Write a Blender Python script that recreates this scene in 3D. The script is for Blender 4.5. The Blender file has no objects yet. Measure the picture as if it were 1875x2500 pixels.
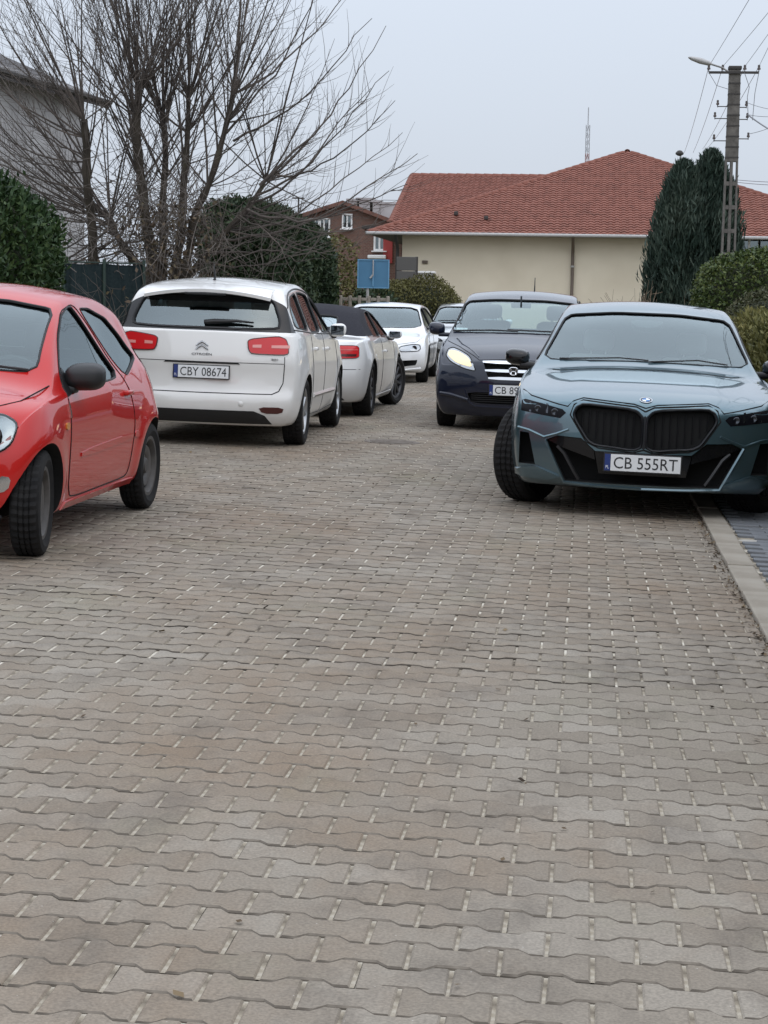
import bpy, bmesh, math, random
import numpy as np
from mathutils import Vector, Matrix
from mathutils.bvhtree import BVHTree
from mathutils.geometry import delaunay_2d_cdt

SC = bpy.context.scene
COL = SC.collection
R = math.radians

# ------------------------------------------------------------------ camera
# photograph 1875 x 2500 px; focal length in its pixels, horizon height, roll
F_PX, CAM_H, CX, CY = 4600.0, 1.48, 937.5, 1250.0
PITCH = math.atan((CY - 730.0) / F_PX)
YAW = math.atan(483.0 / F_PX)
ROLL = R(0.95)
CROSS = 0.025                      # cross-fall of the street (falls to the right)
_fw = Vector((-math.sin(YAW) * math.cos(PITCH), math.cos(YAW) * math.cos(PITCH), -math.sin(PITCH)))
_rt = Vector((math.cos(YAW), math.sin(YAW), 0))
_up = _rt.cross(_fw)
_r2 = _rt * math.cos(ROLL) + _up * math.sin(ROLL)
_u2 = -_rt * math.sin(ROLL) + _up * math.cos(ROLL)
cd = bpy.data.cameras.new('camera')
cam = bpy.data.objects.new('camera', cd)
COL.objects.link(cam)
m = Matrix.Identity(4)
for i in range(3):
    m[i][0], m[i][1], m[i][2] = _r2[i], _u2[i], -_fw[i]
m[2][3] = CAM_H
cam.matrix_world = m
cd.sensor_fit = 'VERTICAL'
cd.sensor_height = 36.0
cd.lens = F_PX / 2500.0 * 36.0
cd.clip_start, cd.clip_end = 0.1, 3000.0
SC.camera = cam

def at(px, py, Y):
    """point on the photograph's ray through (px, py) at street distance Y"""
    d = _fw * F_PX + _r2 * (px * 1.1302 - CX) - _u2 * (py * 1.1302 - CY)
    return Vector((0, 0, CAM_H)) + d * (Y / d.y)

def cross(y):
    """the cross-fall levels out further down the street"""
    t = min(max((y - 15.0) / 17.0, 0.0), 1.0)
    return CROSS * (1 - t * t * (3 - 2 * t))

def gz(x, y=0.0):
    return -cross(y) * min(max(x, -7.0), 3.0)

# ------------------------------------------------------------------ sky and sun (overcast)
w = bpy.data.worlds.new('World')
SC.world = w
w.use_nodes = True
nt = w.node_tree
nt.nodes.clear()
out = nt.nodes.new('ShaderNodeOutputWorld')
bg = nt.nodes.new('ShaderNodeBackground')
sky = nt.nodes.new('ShaderNodeTexSky')
sky.sky_type = 'NISHITA'
sky.sun_disc = False
SUN_EL, SUN_ROT = R(62), R(150)
sky.sun_elevation = SUN_EL
sky.sun_rotation = SUN_ROT
sky.air_density, sky.dust_density, sky.ozone_density = 1.0, 4.0, 1.0
# cloud cover evens the blue sky out to a pale grey
mixc = nt.nodes.new('ShaderNodeMix')
mixc.data_type = 'RGBA'
mixc.inputs['Factor'].default_value = 0.87
mixc.inputs['B'].default_value = (5.40, 5.90, 6.70, 1)
tcw = nt.nodes.new('ShaderNodeTexCoord')
nzw = nt.nodes.new('ShaderNodeTexNoise')
nzw.inputs['Scale'].default_value = 2.2
nzw.inputs['Detail'].default_value = 3
mpw = nt.nodes.new('ShaderNodeMapRange')
mpw.inputs['To Min'].default_value = 0.94
mpw.inputs['To Max'].default_value = 1.06
mulw = nt.nodes.new('ShaderNodeVectorMath')
mulw.operation = 'SCALE'
# an overcast sky is brighter overhead than at the horizon (CIE overcast law, softened)
sepw = nt.nodes.new('ShaderNodeSeparateXYZ')
nt.links.new(tcw.outputs['Generated'], sepw.inputs[0])
cie = nt.nodes.new('ShaderNodeMapRange')
cie.inputs['From Min'].default_value = 0.0
cie.inputs['From Max'].default_value = 1.0
cie.inputs['To Min'].default_value = 1.0
cie.inputs['To Max'].default_value = 2.3
nt.links.new(sepw.outputs['Z'], cie.inputs['Value'])
fac = nt.nodes.new('ShaderNodeMath')
fac.operation = 'MULTIPLY'
nt.links.new(cie.outputs[0], fac.inputs[0])
nt.links.new(mpw.outputs['Result'], fac.inputs[1])
nt.links.new(tcw.outputs['Generated'], nzw.inputs['Vector'])
nt.links.new(nzw.outputs['Fac'], mpw.inputs['Value'])
nt.links.new(sky.outputs['Color'], mixc.inputs['A'])
nt.links.new(mixc.outputs['Result'], mulw.inputs[0])
nt.links.new(fac.outputs[0], mulw.inputs['Scale'])
nt.links.new(mulw.outputs['Vector'], bg.inputs['Color'])
bg.inputs['Strength'].default_value = 0.1
nt.links.new(bg.outputs['Background'], out.inputs['Surface'])

sd = bpy.data.lights.new('sun', 'SUN')
sd.energy = 0.6
sd.angle = R(170)
sd.color = (1.0, 0.97, 0.93)
sun = bpy.data.objects.new('sun', sd)
COL.objects.link(sun)
# direction to the sun: Nishita rotation runs clockwise from +Y
sv = Vector((math.sin(SUN_ROT) * math.cos(SUN_EL), math.cos(SUN_ROT) * math.cos(SUN_EL), math.sin(SUN_EL)))
sun.rotation_euler = sv.to_track_quat('Z', 'Y').to_euler()
sun.location = (0, 0, 30)

SC.view_settings.view_transform = 'Standard'
SC.view_settings.look = 'None'
SC.view_settings.exposure = 0.27
SC.view_settings.gamma = 1.0
SC.view_settings.use_curve_mapping = False

# ------------------------------------------------------------------ materials
MATS = {}

def principled(name, col, rough=0.6, metal=0.0, coat=0.0, spec=0.5, coat_rough=0.03):
    if name in MATS:
        return MATS[name]
    mt = bpy.data.materials.new(name)
    mt.use_nodes = True
    b = mt.node_tree.nodes['Principled BSDF']
    b.inputs['Base Color'].default_value = (*col, 1)
    b.inputs['Roughness'].default_value = rough
    b.inputs['Metallic'].default_value = metal
    b.inputs['Coat Weight'].default_value = coat
    b.inputs['Coat Roughness'].default_value = coat_rough
    b.inputs['Specular IOR Level'].default_value = spec
    MATS[name] = mt
    return mt

def node(mt, typ, **kw):
    n = mt.node_tree.nodes.new(typ)
    for k, v in kw.items():
        setattr(n, k, v)
    return n

def lk(mt, a, b):
    mt.node_tree.links.new(a, b)

def noise_mat(name, stops, scale=5.0, detail=4, rough=0.8, bump=0.0, bscale=40.0, coord='Object', spec=0.3, scale_vec=None, rough_noise=0.0, bdist=0.01):
    """noise driven colour ramp with a fine bump"""
    if name in MATS:
        return MATS[name]
    mt = principled(name, (1, 1, 1), rough, spec=spec)
    b = mt.node_tree.nodes['Principled BSDF']
    tc = node(mt, 'ShaderNodeTexCoord')
    mp = node(mt, 'ShaderNodeMapping')
    if scale_vec:
        mp.inputs['Scale'].default_value = scale_vec
    lk(mt, tc.outputs[coord], mp.inputs['Vector'])
    nz = node(mt, 'ShaderNodeTexNoise')
    nz.inputs['Scale'].default_value = scale
    nz.inputs['Detail'].default_value = detail
    lk(mt, mp.outputs[0], nz.inputs['Vector'])
    cr = node(mt, 'ShaderNodeValToRGB')
    while len(cr.color_ramp.elements) < len(stops):
        cr.color_ramp.elements.new(0.5)
    for e, (p, c) in zip(cr.color_ramp.elements, stops):
        e.position = p
        e.color = (*c, 1)
    lk(mt, nz.outputs['Fac'], cr.inputs['Fac'])
    lk(mt, cr.outputs['Color'], b.inputs['Base Color'])
    if bump:
        n2 = node(mt, 'ShaderNodeTexNoise')
        n2.inputs['Scale'].default_value = bscale
        n2.inputs['Detail'].default_value = 3
        lk(mt, mp.outputs[0], n2.inputs['Vector'])
        bp = node(mt, 'ShaderNodeBump')
        bp.inputs['Strength'].default_value = bump
        bp.inputs['Distance'].default_value = bdist
        lk(mt, n2.outputs['Fac'], bp.inputs['Height'])
        lk(mt, bp.outputs['Normal'], b.inputs['Normal'])
    return mt

def leaf_mat(name, cols, rough=0.6):
    """per-leaf colour from the 'tone' attribute"""
    mt = principled(name, cols[1], rough, spec=0.25)
    b = mt.node_tree.nodes['Principled BSDF']
    a = node(mt, 'ShaderNodeAttribute', attribute_name='tone')
    cr = node(mt, 'ShaderNodeValToRGB')
    while len(cr.color_ramp.elements) < len(cols):
        cr.color_ramp.elements.new(0.5)
    for i, (e, c) in enumerate(zip(cr.color_ramp.elements, cols)):
        e.position = i / (len(cols) - 1)
        e.color = (*c, 1)
    lk(mt, a.outputs['Fac'], cr.inputs['Fac'])
    lk(mt, cr.outputs['Color'], b.inputs['Base Color'])
    return mt

def paint_mat(name, col, metal=0.0, rough=0.35, dirt=0.25, dirtcol=(0.22, 0.19, 0.16), coat=1.0, coat_ior=1.65):
    """car paint: clear coat over the colour, road film growing towards the sills"""
    mt = principled(name, col, rough, metal, coat=coat, coat_rough=0.02, spec=0.12)
    b = mt.node_tree.nodes['Principled BSDF']
    b.inputs['Coat IOR'].default_value = coat_ior
    tc = node(mt, 'ShaderNodeTexCoord')
    sp = node(mt, 'ShaderNodeSeparateXYZ')
    lk(mt, tc.outputs['Object'], sp.inputs[0])
    nz = node(mt, 'ShaderNodeTexNoise')
    nz.inputs['Scale'].default_value = 3.0
    nz.inputs['Detail'].default_value = 6
    lk(mt, tc.outputs['Object'], nz.inputs['Vector'])
    mr = node(mt, 'ShaderNodeMapRange')
    mr.inputs['From Min'].default_value = 0.75
    mr.inputs['From Max'].default_value = 0.15
    lk(mt, sp.outputs['Z'], mr.inputs['Value'])
    mu = node(mt, 'ShaderNodeMath', operation='MULTIPLY')
    lk(mt, mr.outputs[0], mu.inputs[0])
    lk(mt, nz.outputs['Fac'], mu.inputs[1])
    mu2 = node(mt, 'ShaderNodeMath', operation='MULTIPLY_ADD')
    lk(mt, mu.outputs[0], mu2.inputs[0])
    mu2.inputs[1].default_value = dirt * 2
    mu2.inputs[2].default_value = dirt * 0.06
    mx = node(mt, 'ShaderNodeMix', data_type='RGBA')
    lk(mt, mu2.outputs[0], mx.inputs['Factor'])
    mx.inputs['A'].default_value = (*col, 1)
    mx.inputs['B'].default_value = (*dirtcol, 1)
    lk(mt, mx.outputs['Result'], b.inputs['Base Color'])
    cw = node(mt, 'ShaderNodeMapRange')
    cw.inputs['From Max'].default_value = 0.4
    cw.inputs['To Min'].default_value = coat
    cw.inputs['To Max'].default_value = coat * 0.45
    lk(mt, mu2.outputs[0], cw.inputs['Value'])
    lk(mt, cw.outputs[0], b.inputs['Coat Weight'])
    return mt

def glass_mat(name, tint, refl=1.0, base=0.04):
    """thin window pane: tinted see-through plus mirror reflection by angle"""
    if name in MATS:
        return MATS[name]
    mt = bpy.data.materials.new(name)
    mt.use_nodes = True
    n = mt.node_tree.nodes
    n.clear()
    o = node(mt, 'ShaderNodeOutputMaterial')
    tr = node(mt, 'ShaderNodeBsdfTransparent')
    tr.inputs['Color'].default_value = (*tint, 1)
    gl = node(mt, 'ShaderNodeBsdfGlossy')
    gl.inputs['Roughness'].default_value = 0.015
    gl.inputs['Color'].default_value = (0.74, 0.85, 0.88, 1)
    fr = node(mt, 'ShaderNodeFresnel')
    fr.inputs['IOR'].default_value = 1.5
    ma = node(mt, 'ShaderNodeMath', operation='MULTIPLY_ADD', use_clamp=True)
    ma.inputs[1].default_value = refl
    ma.inputs[2].default_value = base
    lk(mt, fr.outputs[0], ma.inputs[0])
    mx = node(mt, 'ShaderNodeMixShader')
    lk(mt, ma.outputs[0], mx.inputs['Fac'])
    lk(mt, tr.outputs[0], mx.inputs[1])
    lk(mt, gl.outputs[0], mx.inputs[2])
    lk(mt, mx.outputs[0], o.inputs['Surface'])
    MATS[name] = mt
    return mt

M_BLACK = principled('black_plastic', (0.012, 0.012, 0.013), 0.45)
M_GLOSS = principled('gloss_black', (0.006, 0.006, 0.007), 0.15, coat=0.35, spec=0.3)
M_DARK = principled('dark_cavity', (0.006, 0.006, 0.006), 0.9)
M_RUBBER = noise_mat('tyre_rubber', [(0.3, (0.006, 0.006, 0.0065)), (0.7, (0.015, 0.014, 0.0135))], 14, rough=0.85)
M_SEAL = principled('window_seal', (0.01, 0.01, 0.011), 0.6)
M_CHROME = principled('chrome', (0.75, 0.77, 0.8), 0.12, 1.0)
M_MIRROR = principled('mirror_face', (0.10, 0.11, 0.12), 0.05, 1.0)
M_SILVER = principled('alloy', (0.42, 0.43, 0.44), 0.35, 0.8)
M_STEEL = noise_mat('steel_rim', [(0.3, (0.045, 0.043, 0.042)), (0.7, (0.10, 0.092, 0.085))], 9, rough=0.55)
M_ALLOYD = principled('dark_alloy', (0.05, 0.05, 0.055), 0.35, 0.6)
M_TRIM = principled('cabin_trim', (0.05, 0.055, 0.06), 0.8)
M_SEAT = principled('seat_fabric', (0.10, 0.105, 0.11), 0.9)
M_PLATE = principled('plate_white', (0.72, 0.73, 0.73), 0.4)
M_PBLUE = principled('plate_blue', (0.01, 0.03, 0.16), 0.4)
M_INK = principled('plate_ink', (0.012, 0.012, 0.014), 0.5)
M_WHITE = principled('white_mark', (0.75, 0.76, 0.78), 0.4)
M_LAMPRED = principled('lamp_red', (0.60, 0.014, 0.018), 0.25, coat=0.5)
M_LAMPRED2 = principled('lamp_red_pale', (0.75, 0.30, 0.27), 0.15, coat=1.0)
M_LAMPDARK = principled('lamp_red_dark', (0.06, 0.008, 0.008), 0.3, coat=0.6)
M_LENS = glass_mat('lamp_lens', (0.86, 0.9, 0.9), 1.1, 0.02)
M_GLASS = glass_mat('car_glass', (0.66, 0.78, 0.76), 1.7, 0.07)
M_SIDEGLASS = glass_mat('side_glass', (0.50, 0.58, 0.58), 0.9, 0.10)
M_WSCREEN = glass_mat('windscreen_glass', (0.74, 0.87, 0.85), 1.85, 0.06)
M_GLASSD = glass_mat('privacy_glass', (0.22, 0.26, 0.27), 2.8, 0.08)
M_LAMPIN = principled('lamp_reflector', (0.42, 0.44, 0.46), 0.25, 0.8)

# ------------------------------------------------------------------ mesh helpers
def new_mesh(name, verts, faces, mat=None, smooth=False, sharp=None, mats=None, midx=None):
    me = bpy.data.meshes.new(name)
    me.from_pydata([tuple(v) for v in verts], [], [tuple(f) for f in faces])
    for mm in (mats or ([mat] if mat else [])):
        me.materials.append(mm)
    if midx is not None:
        me.polygons.foreach_set('material_index', midx)
    if smooth:
        me.shade_smooth()
        if sharp:
            me.set_sharp_from_angle(angle=R(sharp))
    me.update()
    return me

def link(name, me, parent=None, label=None, cat=None, group=None, kind=None):
    o = bpy.data.objects.new(name, me)
    COL.objects.link(o)
    if parent is not None:
        o.parent = parent
    tagp(o, label, cat, group, kind)
    return o

def tagp(o, label=None, cat=None, group=None, kind=None):
    if label: o['label'] = label
    if cat: o['category'] = cat
    if group: o['group'] = group
    if kind: o['kind'] = kind
    return o

def empty(name, loc, label=None, cat=None, group=None):
    o = bpy.data.objects.new(name, None)
    o.empty_display_size = 0.2
    COL.objects.link(o)
    o.location = loc
    return tagp(o, label, cat, group)

def quad_mesh(name, quads, mat, tone=None):
    """quads: (n,4,3) numpy array -> one mesh of loose quads, tone per quad"""
    n = len(quads)
    me = bpy.data.meshes.new(name)
    me.vertices.add(n * 4)
    me.vertices.foreach_set('co', np.ascontiguousarray(quads, dtype=np.float32).ravel())
    me.loops.add(n * 4)
    me.loops.foreach_set('vertex_index', np.arange(n * 4, dtype=np.int32))
    me.polygons.add(n)
    me.polygons.foreach_set('loop_start', np.arange(n, dtype=np.int32) * 4)
    if tone is not None:
        at_ = me.attributes.new('tone', 'FLOAT', 'FACE')
        at_.data.foreach_set('value', np.asarray(tone, dtype=np.float32))
    me.materials.append(mat)
    me.update()
    me.validate()
    return me

class MB:
    """collects shapes into one mesh"""
    def __init__(s):
        s.v, s.f, s.m = [], [], []
    def add(s, vs, fs, mi=0):
        o = len(s.v)
        s.v += [tuple(v) for v in vs]
        s.f += [tuple(i + o for i in f) for f in fs]
        s.m += [mi] * len(fs)
        return s
    def box(s, c, d, mi=0, rot=None, taper=1.0):
        x, y, z = d[0] / 2, d[1] / 2, d[2] / 2
        vs = [Vector((sx * x * (taper if sz > 0 else 1), sy * y * (taper if sz > 0 else 1), sz * z)) for sz in (-1, 1) for sx, sy in ((-1, -1), (1, -1), (1, 1), (-1, 1))]
        if rot is not None:
            vs = [rot @ v for v in vs]
        vs = [v + Vector(c) for v in vs]
        return s.add(vs, [(3, 2, 1, 0), (4, 5, 6, 7), (0, 1, 5, 4), (1, 2, 6, 5), (2, 3, 7, 6), (3, 0, 4, 7)], mi)
    def tube(s, pts, rad, n=6, mi=0, closed=False, cap=True):
        pts = [Vector(p) for p in pts]
        k = len(pts)
        rads = rad if hasattr(rad, '__len__') else [rad] * k
        vs, fs = [], []
        up = None
        for i, p in enumerate(pts):
            if closed:
                t = pts[(i + 1) % k] - pts[i - 1]
            else:
                t = pts[min(i + 1, k - 1)] - pts[max(i - 1, 0)]
            if t.length < 1e-9:
                t = Vector((0, 0, 1))
            t.normalize()
            if up is None:
                up = Vector((0, 0, 1)) if abs(t.z) < 0.9 else Vector((1, 0, 0))
            a = t.cross(up)
            if a.length < 1e-6:
                a = t.cross(Vector((0.3, 1, 0.2)))
            a.normalize()
            b = a.cross(t)
            up = b
            for j in range(n):
                an = 2 * math.pi * (j + 0.5) / n
                vs.append(p + (a * math.cos(an) + b * math.sin(an)) * rads[i])
        for i in range(k if closed else k - 1):
            i2 = (i + 1) % k
            for j in range(n):
                j2 = (j + 1) % n
                fs.append((i * n + j, i * n + j2, i2 * n + j2, i2 * n + j))
        if not closed and cap:
            fs.append(tuple(range(n)))
            fs.append(tuple((k - 1) * n + j for j in reversed(range(n))))
        return s.add(vs, fs, mi)
    def lathe(s, prof, n=32, axis='y', mi=0, c=(0, 0, 0), a0=0.0):
        """prof: list of (r, h); revolved about axis through c"""
        vs, fs = [], []
        k = len(prof)
        for i in range(n):
            a = 2 * math.pi * i / n + a0
            ca, sa = math.cos(a), math.sin(a)
            for r, h in prof:
                if axis == 'y': p = (r * ca, h, r * sa)
                elif axis == 'z': p = (r * ca, r * sa, h)
                else: p = (h, r * ca, r * sa)
                vs.append((p[0] + c[0], p[1] + c[1], p[2] + c[2]))
        for i in range(n):
            i2 = (i + 1) % n
            for j in range(k - 1):
                fs.append((i * k + j, i * k + j + 1, i2 * k + j + 1, i2 * k + j))
        return s.add(vs, fs, mi)
    def rbox(s, c, d, b=0.03, mi=0, rot=None):
        """box with chamfered edges"""
        bm = bmesh.new()
        bmesh.ops.create_cube(bm, size=1)
        for v in bm.verts:
            v.co = Vector((v.co.x * d[0], v.co.y * d[1], v.co.z * d[2]))
        bmesh.ops.bevel(bm, geom=bm.edges[:], offset=b, segments=2, profile=0.5, affect='EDGES')
        bm.verts.ensure_lookup_table()
        vs = [(rot @ v.co if rot is not None else v.co) + Vector(c) for v in bm.verts]
        fs = [[v.index for v in f.verts] for f in bm.faces]
        bm.free()
        return s.add(vs, fs, mi)
    def mesh(s, name, mat=None, smooth=False, sharp=None, mats=None):
        return new_mesh(name, s.v, s.f, mat, smooth, sharp, mats, s.m if mats else None)
    def obj(s, name, mat, parent=None, smooth=False, sharp=None, mats=None, **kw):
        return link(name, s.mesh(name, mat, smooth, sharp, mats), parent, **kw)

def pchip(tab):
    xs = np.array([p[0] for p in tab], float)
    ys = np.array([p[1] for p in tab], float)
    if xs[0] > xs[-1]:
        xs, ys = xs[::-1], ys[::-1]
    h = np.diff(xs)
    d = np.diff(ys) / h
    mm = np.zeros_like(ys)
    for i in range(1, len(xs) - 1):
        if d[i - 1] * d[i] > 0:
            w1, w2 = 2 * h[i] + h[i - 1], h[i] + 2 * h[i - 1]
            mm[i] = (w1 + w2) / (w1 / d[i - 1] + w2 / d[i])
    mm[0], mm[-1] = d[0], d[-1]
    def f(x):
        x = np.clip(np.asarray(x, float), xs[0], xs[-1])
        i = np.clip(np.searchsorted(xs, x) - 1, 0, len(h) - 1)
        t = (x - xs[i]) / h[i]
        return (ys[i] * (1 + 2 * t) * (1 - t) ** 2 + h[i] * mm[i] * t * (1 - t) ** 2
                + ys[i + 1] * t * t * (3 - 2 * t) + h[i] * mm[i + 1] * t * t * (t - 1))
    return f

def chaikin(poly, it=2, q=0.22, closed=True):
    p = [tuple(a) for a in poly]
    for _ in range(it):
        o = []
        n = len(p)
        if not closed:
            o.append(p[0])
        for i in range(n if closed else n - 1):
            a, b = p[i], p[(i + 1) % n]
            o.append(tuple(a[k] * (1 - q) + b[k] * q for k in range(len(a))))
            o.append(tuple(a[k] * q + b[k] * (1 - q) for k in range(len(a))))
        if not closed:
            o.append(p[-1])
        p = o
    return p

def text_mesh(name, s, width, height, mat, depth=0.002, squeeze=True):
    """flat lettering, centred, in the XY plane"""
    cu = bpy.data.curves.new(name, 'FONT')
    cu.body = s
    cu.extrude = depth
    cu.resolution_u = 3
    tmp = bpy.data.objects.new(name, cu)
    COL.objects.link(tmp)
    dg = bpy.context.evaluated_depsgraph_get()
    me = bpy.data.meshes.new_from_object(tmp.evaluated_get(dg))
    bpy.data.objects.remove(tmp)
    co = np.empty(len(me.vertices) * 3, np.float32)
    me.vertices.foreach_get('co', co)
    co = co.reshape(-1, 3)
    mn, mx = co.min(0), co.max(0)
    c = (mn + mx) / 2
    co = co - c
    co[:, 0] *= width / (mx[0] - mn[0])
    co[:, 1] *= height / (mx[1] - mn[1])
    me.vertices.foreach_set('co', co.ravel())
    me.materials.clear()
    me.materials.append(mat)
    me.update()
    return me
# ------------------------------------------------------------------ ground and street
rng = np.random.default_rng(7)
KERB_X0, KERB_X1 = 0.845, 1.005
ROAD_X0 = -5.4
PL, PW = 0.2065, 0.1415            # paver pitch along the row / between rows

def paver_mat(name, kind):
    """grey concrete paver, per-stone tone plus rust and soot stains lying across the street"""
    mt = principled(name, (0.3, 0.28, 0.26), 0.85, spec=0.25)
    b = mt.node_tree.nodes['Principled BSDF']
    ge = node(mt, 'ShaderNodeNewGeometry')
    a = node(mt, 'ShaderNodeAttribute', attribute_name='tone')
    a.attribute_type = kind
    # base colour per stone
    cr = node(mt, 'ShaderNodeValToRGB')
    cr.color_ramp.elements.new(0.5)
    els = cr.color_ramp.elements
    for e, p, c in zip(els, (0.0, 0.5, 1.0), ((0.200, 0.170, 0.134), (0.242, 0.211, 0.171), (0.284, 0.253, 0.211))):
        e.position = p
        e.color = (*c, 1)
    lk(mt, a.outputs['Fac'], cr.inputs['Fac'])
    # broad stains (world position)
    def stain(prev, scale, lo, hi, col, amount, off):
        mp = node(mt, 'ShaderNodeMapping')
        mp.inputs['Location'].default_value = off
        mp.inputs['Scale'].default_value = (1.0, 0.55, 1.0)
        lk(mt, ge.outputs['Position'], mp.inputs['Vector'])
        nz = node(mt, 'ShaderNodeTexNoise')
        nz.inputs['Scale'].default_value = scale
        nz.inputs['Detail'].default_value = 8
        nz.inputs['Roughness'].default_value = 0.68
        lk(mt, mp.outputs[0], nz.inputs['Vector'])
        mr = node(mt, 'ShaderNodeMapRange')
        mr.inputs['From Min'].default_value = lo
        mr.inputs['From Max'].default_value = hi
        mr.inputs['To Max'].default_value = amount
        lk(mt, nz.outputs['Fac'], mr.inputs['Value'])
        mx = node(mt, 'ShaderNodeMix', data_type='RGBA')
        lk(mt, mr.outputs[0], mx.inputs['Factor'])
        lk(mt, prev, mx.inputs['A'])
        mx.inputs['B'].default_value = (*col, 1)
        return mx.outputs['Result']
    c1 = stain(cr.outputs['Color'], 0.75, 0.44, 0.66, (0.205, 0.150, 0.102), 0.75, (3, 1, 0))
    c2 = stain(c1, 3.0, 0.50, 0.72, (0.105, 0.088, 0.072), 0.6, (8, 2, 0))
    c3 = stain(c2, 0.9, 0.55, 0.75, (0.20, 0.195, 0.13), 0.45, (1, 9, 0))
    c4 = stain(c3, 1.1, 0.60, 0.78, (0.30, 0.285, 0.26), 0.5, (5, 5, 0))
    # aggregate speckle
    vo = node(mt, 'ShaderNodeTexNoise')
    vo.inputs['Scale'].default_value = 130
    vo.inputs['Detail'].default_value = 2
    lk(mt, ge.outputs['Position'], vo.inputs['Vector'])
    mr = node(mt, 'ShaderNodeMapRange')
    mr.inputs['From Min'].default_value = 0.3
    mr.inputs['From Max'].default_value = 0.7
    mr.inputs['To Min'].default_value = 0.82
    mr.inputs['To Max'].default_value = 1.16
    lk(mt, vo.outputs['Fac'], mr.inputs['Value'])
    vm = node(mt, 'ShaderNodeVectorMath', operation='SCALE')
    lk(mt, c4, vm.inputs[0])
    lk(mt, mr.outputs[0], vm.inputs['Scale'])
    # pale chips of quartz
    v2 = node(mt, 'ShaderNodeTexVoronoi')
    v2.inputs['Scale'].default_value = 42
    lk(mt, ge.outputs['Position'], v2.inputs['Vector'])
    mr2 = node(mt, 'ShaderNodeMapRange')
    mr2.inputs['From Min'].default_value = 0.10
    mr2.inputs['From Max'].default_value = 0.05
    mr2.inputs['To Max'].default_value = 0.55
    lk(mt, v2.outputs['Distance'], mr2.inputs['Value'])
    v3 = node(mt, 'ShaderNodeTexWhiteNoise')
    lk(mt, v2.outputs['Position'], v3.inputs['Vector'])
    gt = node(mt, 'ShaderNodeMath', operation='GREATER_THAN')
    gt.inputs[1].default_value = 0.93
    lk(mt, v3.outputs['Value'], gt.inputs[0])
    mm = node(mt, 'ShaderNodeMath', operation='MULTIPLY')
    lk(mt, mr2.outputs[0], mm.inputs[0])
    lk(mt, gt.outputs[0], mm.inputs[1])
    mx2 = node(mt, 'ShaderNodeMix', data_type='RGBA')
    lk(mt, mm.outputs[0], mx2.inputs['Factor'])
    lk(mt, vm.outputs[0], mx2.inputs['A'])
    mx2.inputs['B'].default_value = (0.62, 0.60, 0.56, 1)
    lk(mt, mx2.outputs['Result'], b.inputs['Base Color'])
    bp = node(mt, 'ShaderNodeBump')
    bp.inputs['Strength'].default_value = 0.5
    bp.inputs['Distance'].default_value = 0.002
    lk(mt, vo.outputs['Fac'], bp.inputs['Height'])
    lk(mt, bp.outputs['Normal'], b.inputs['Normal'])
    return mt

M_PAV1 = paver_mat('paver_concrete_single', 'OBJECT')
M_PAV2 = paver_mat('paver_concrete', 'GEOMETRY')
M_JOINT = noise_mat('joint_sand', [(0.37, (0.085, 0.068, 0.05)), (0.50, (0.30, 0.26, 0.20)), (0.65, (0.56, 0.52, 0.44))], 9.0, 6, 0.95, 0.6, 90, scale_vec=(1, 1, 1))
M_SOIL = noise_mat('soil', [(0.3, (0.05, 0.055, 0.03)), (0.6, (0.11, 0.10, 0.06)), (0.8, (0.08, 0.10, 0.04))], 2.0, 6, 0.95, 0.5, 30)

# earth sheet to the horizon
SX = [-900, -60, -7.0, ROAD_X0 - 0.02, 3.0, 60, 900]
vs, fs = [], []
YS = [-60, -5, 15, 18, 21, 24, 27, 30, 32, 70, 200, 1500]
for y in YS:
    for x in SX:
        vs.append((x, y, gz(x, y) - (0.09 if -7.0 < x < 3 else 0.07)))
n = len(SX)
for j in range(len(YS) - 1):
    for i in range(n - 1):
        fs.append((j * n + i, j * n + i + 1, (j + 1) * n + i + 1, (j + 1) * n + i))
link('ground', new_mesh('ground', vs, fs, M_SOIL), kind='structure')

# joint bed of the street
def strip(name, x0, x1, y0, y1, dz, mat, parent=None, kind=None, ny=120):
    vs = [(x, y, gz(x, y) + dz) for y in np.linspace(y0, y1, ny + 1) for x in (x0, x1)]
    fs = [(2 * i, 2 * i + 1, 2 * i + 3, 2 * i + 2) for i in range(ny)]
    return link(name, new_mesh(name, vs, fs, mat), parent, kind=kind)

road = strip('road', ROAD_X0, KERB_X0 - 0.002, -40, 58, -0.011, M_JOINT, kind='structure')

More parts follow.
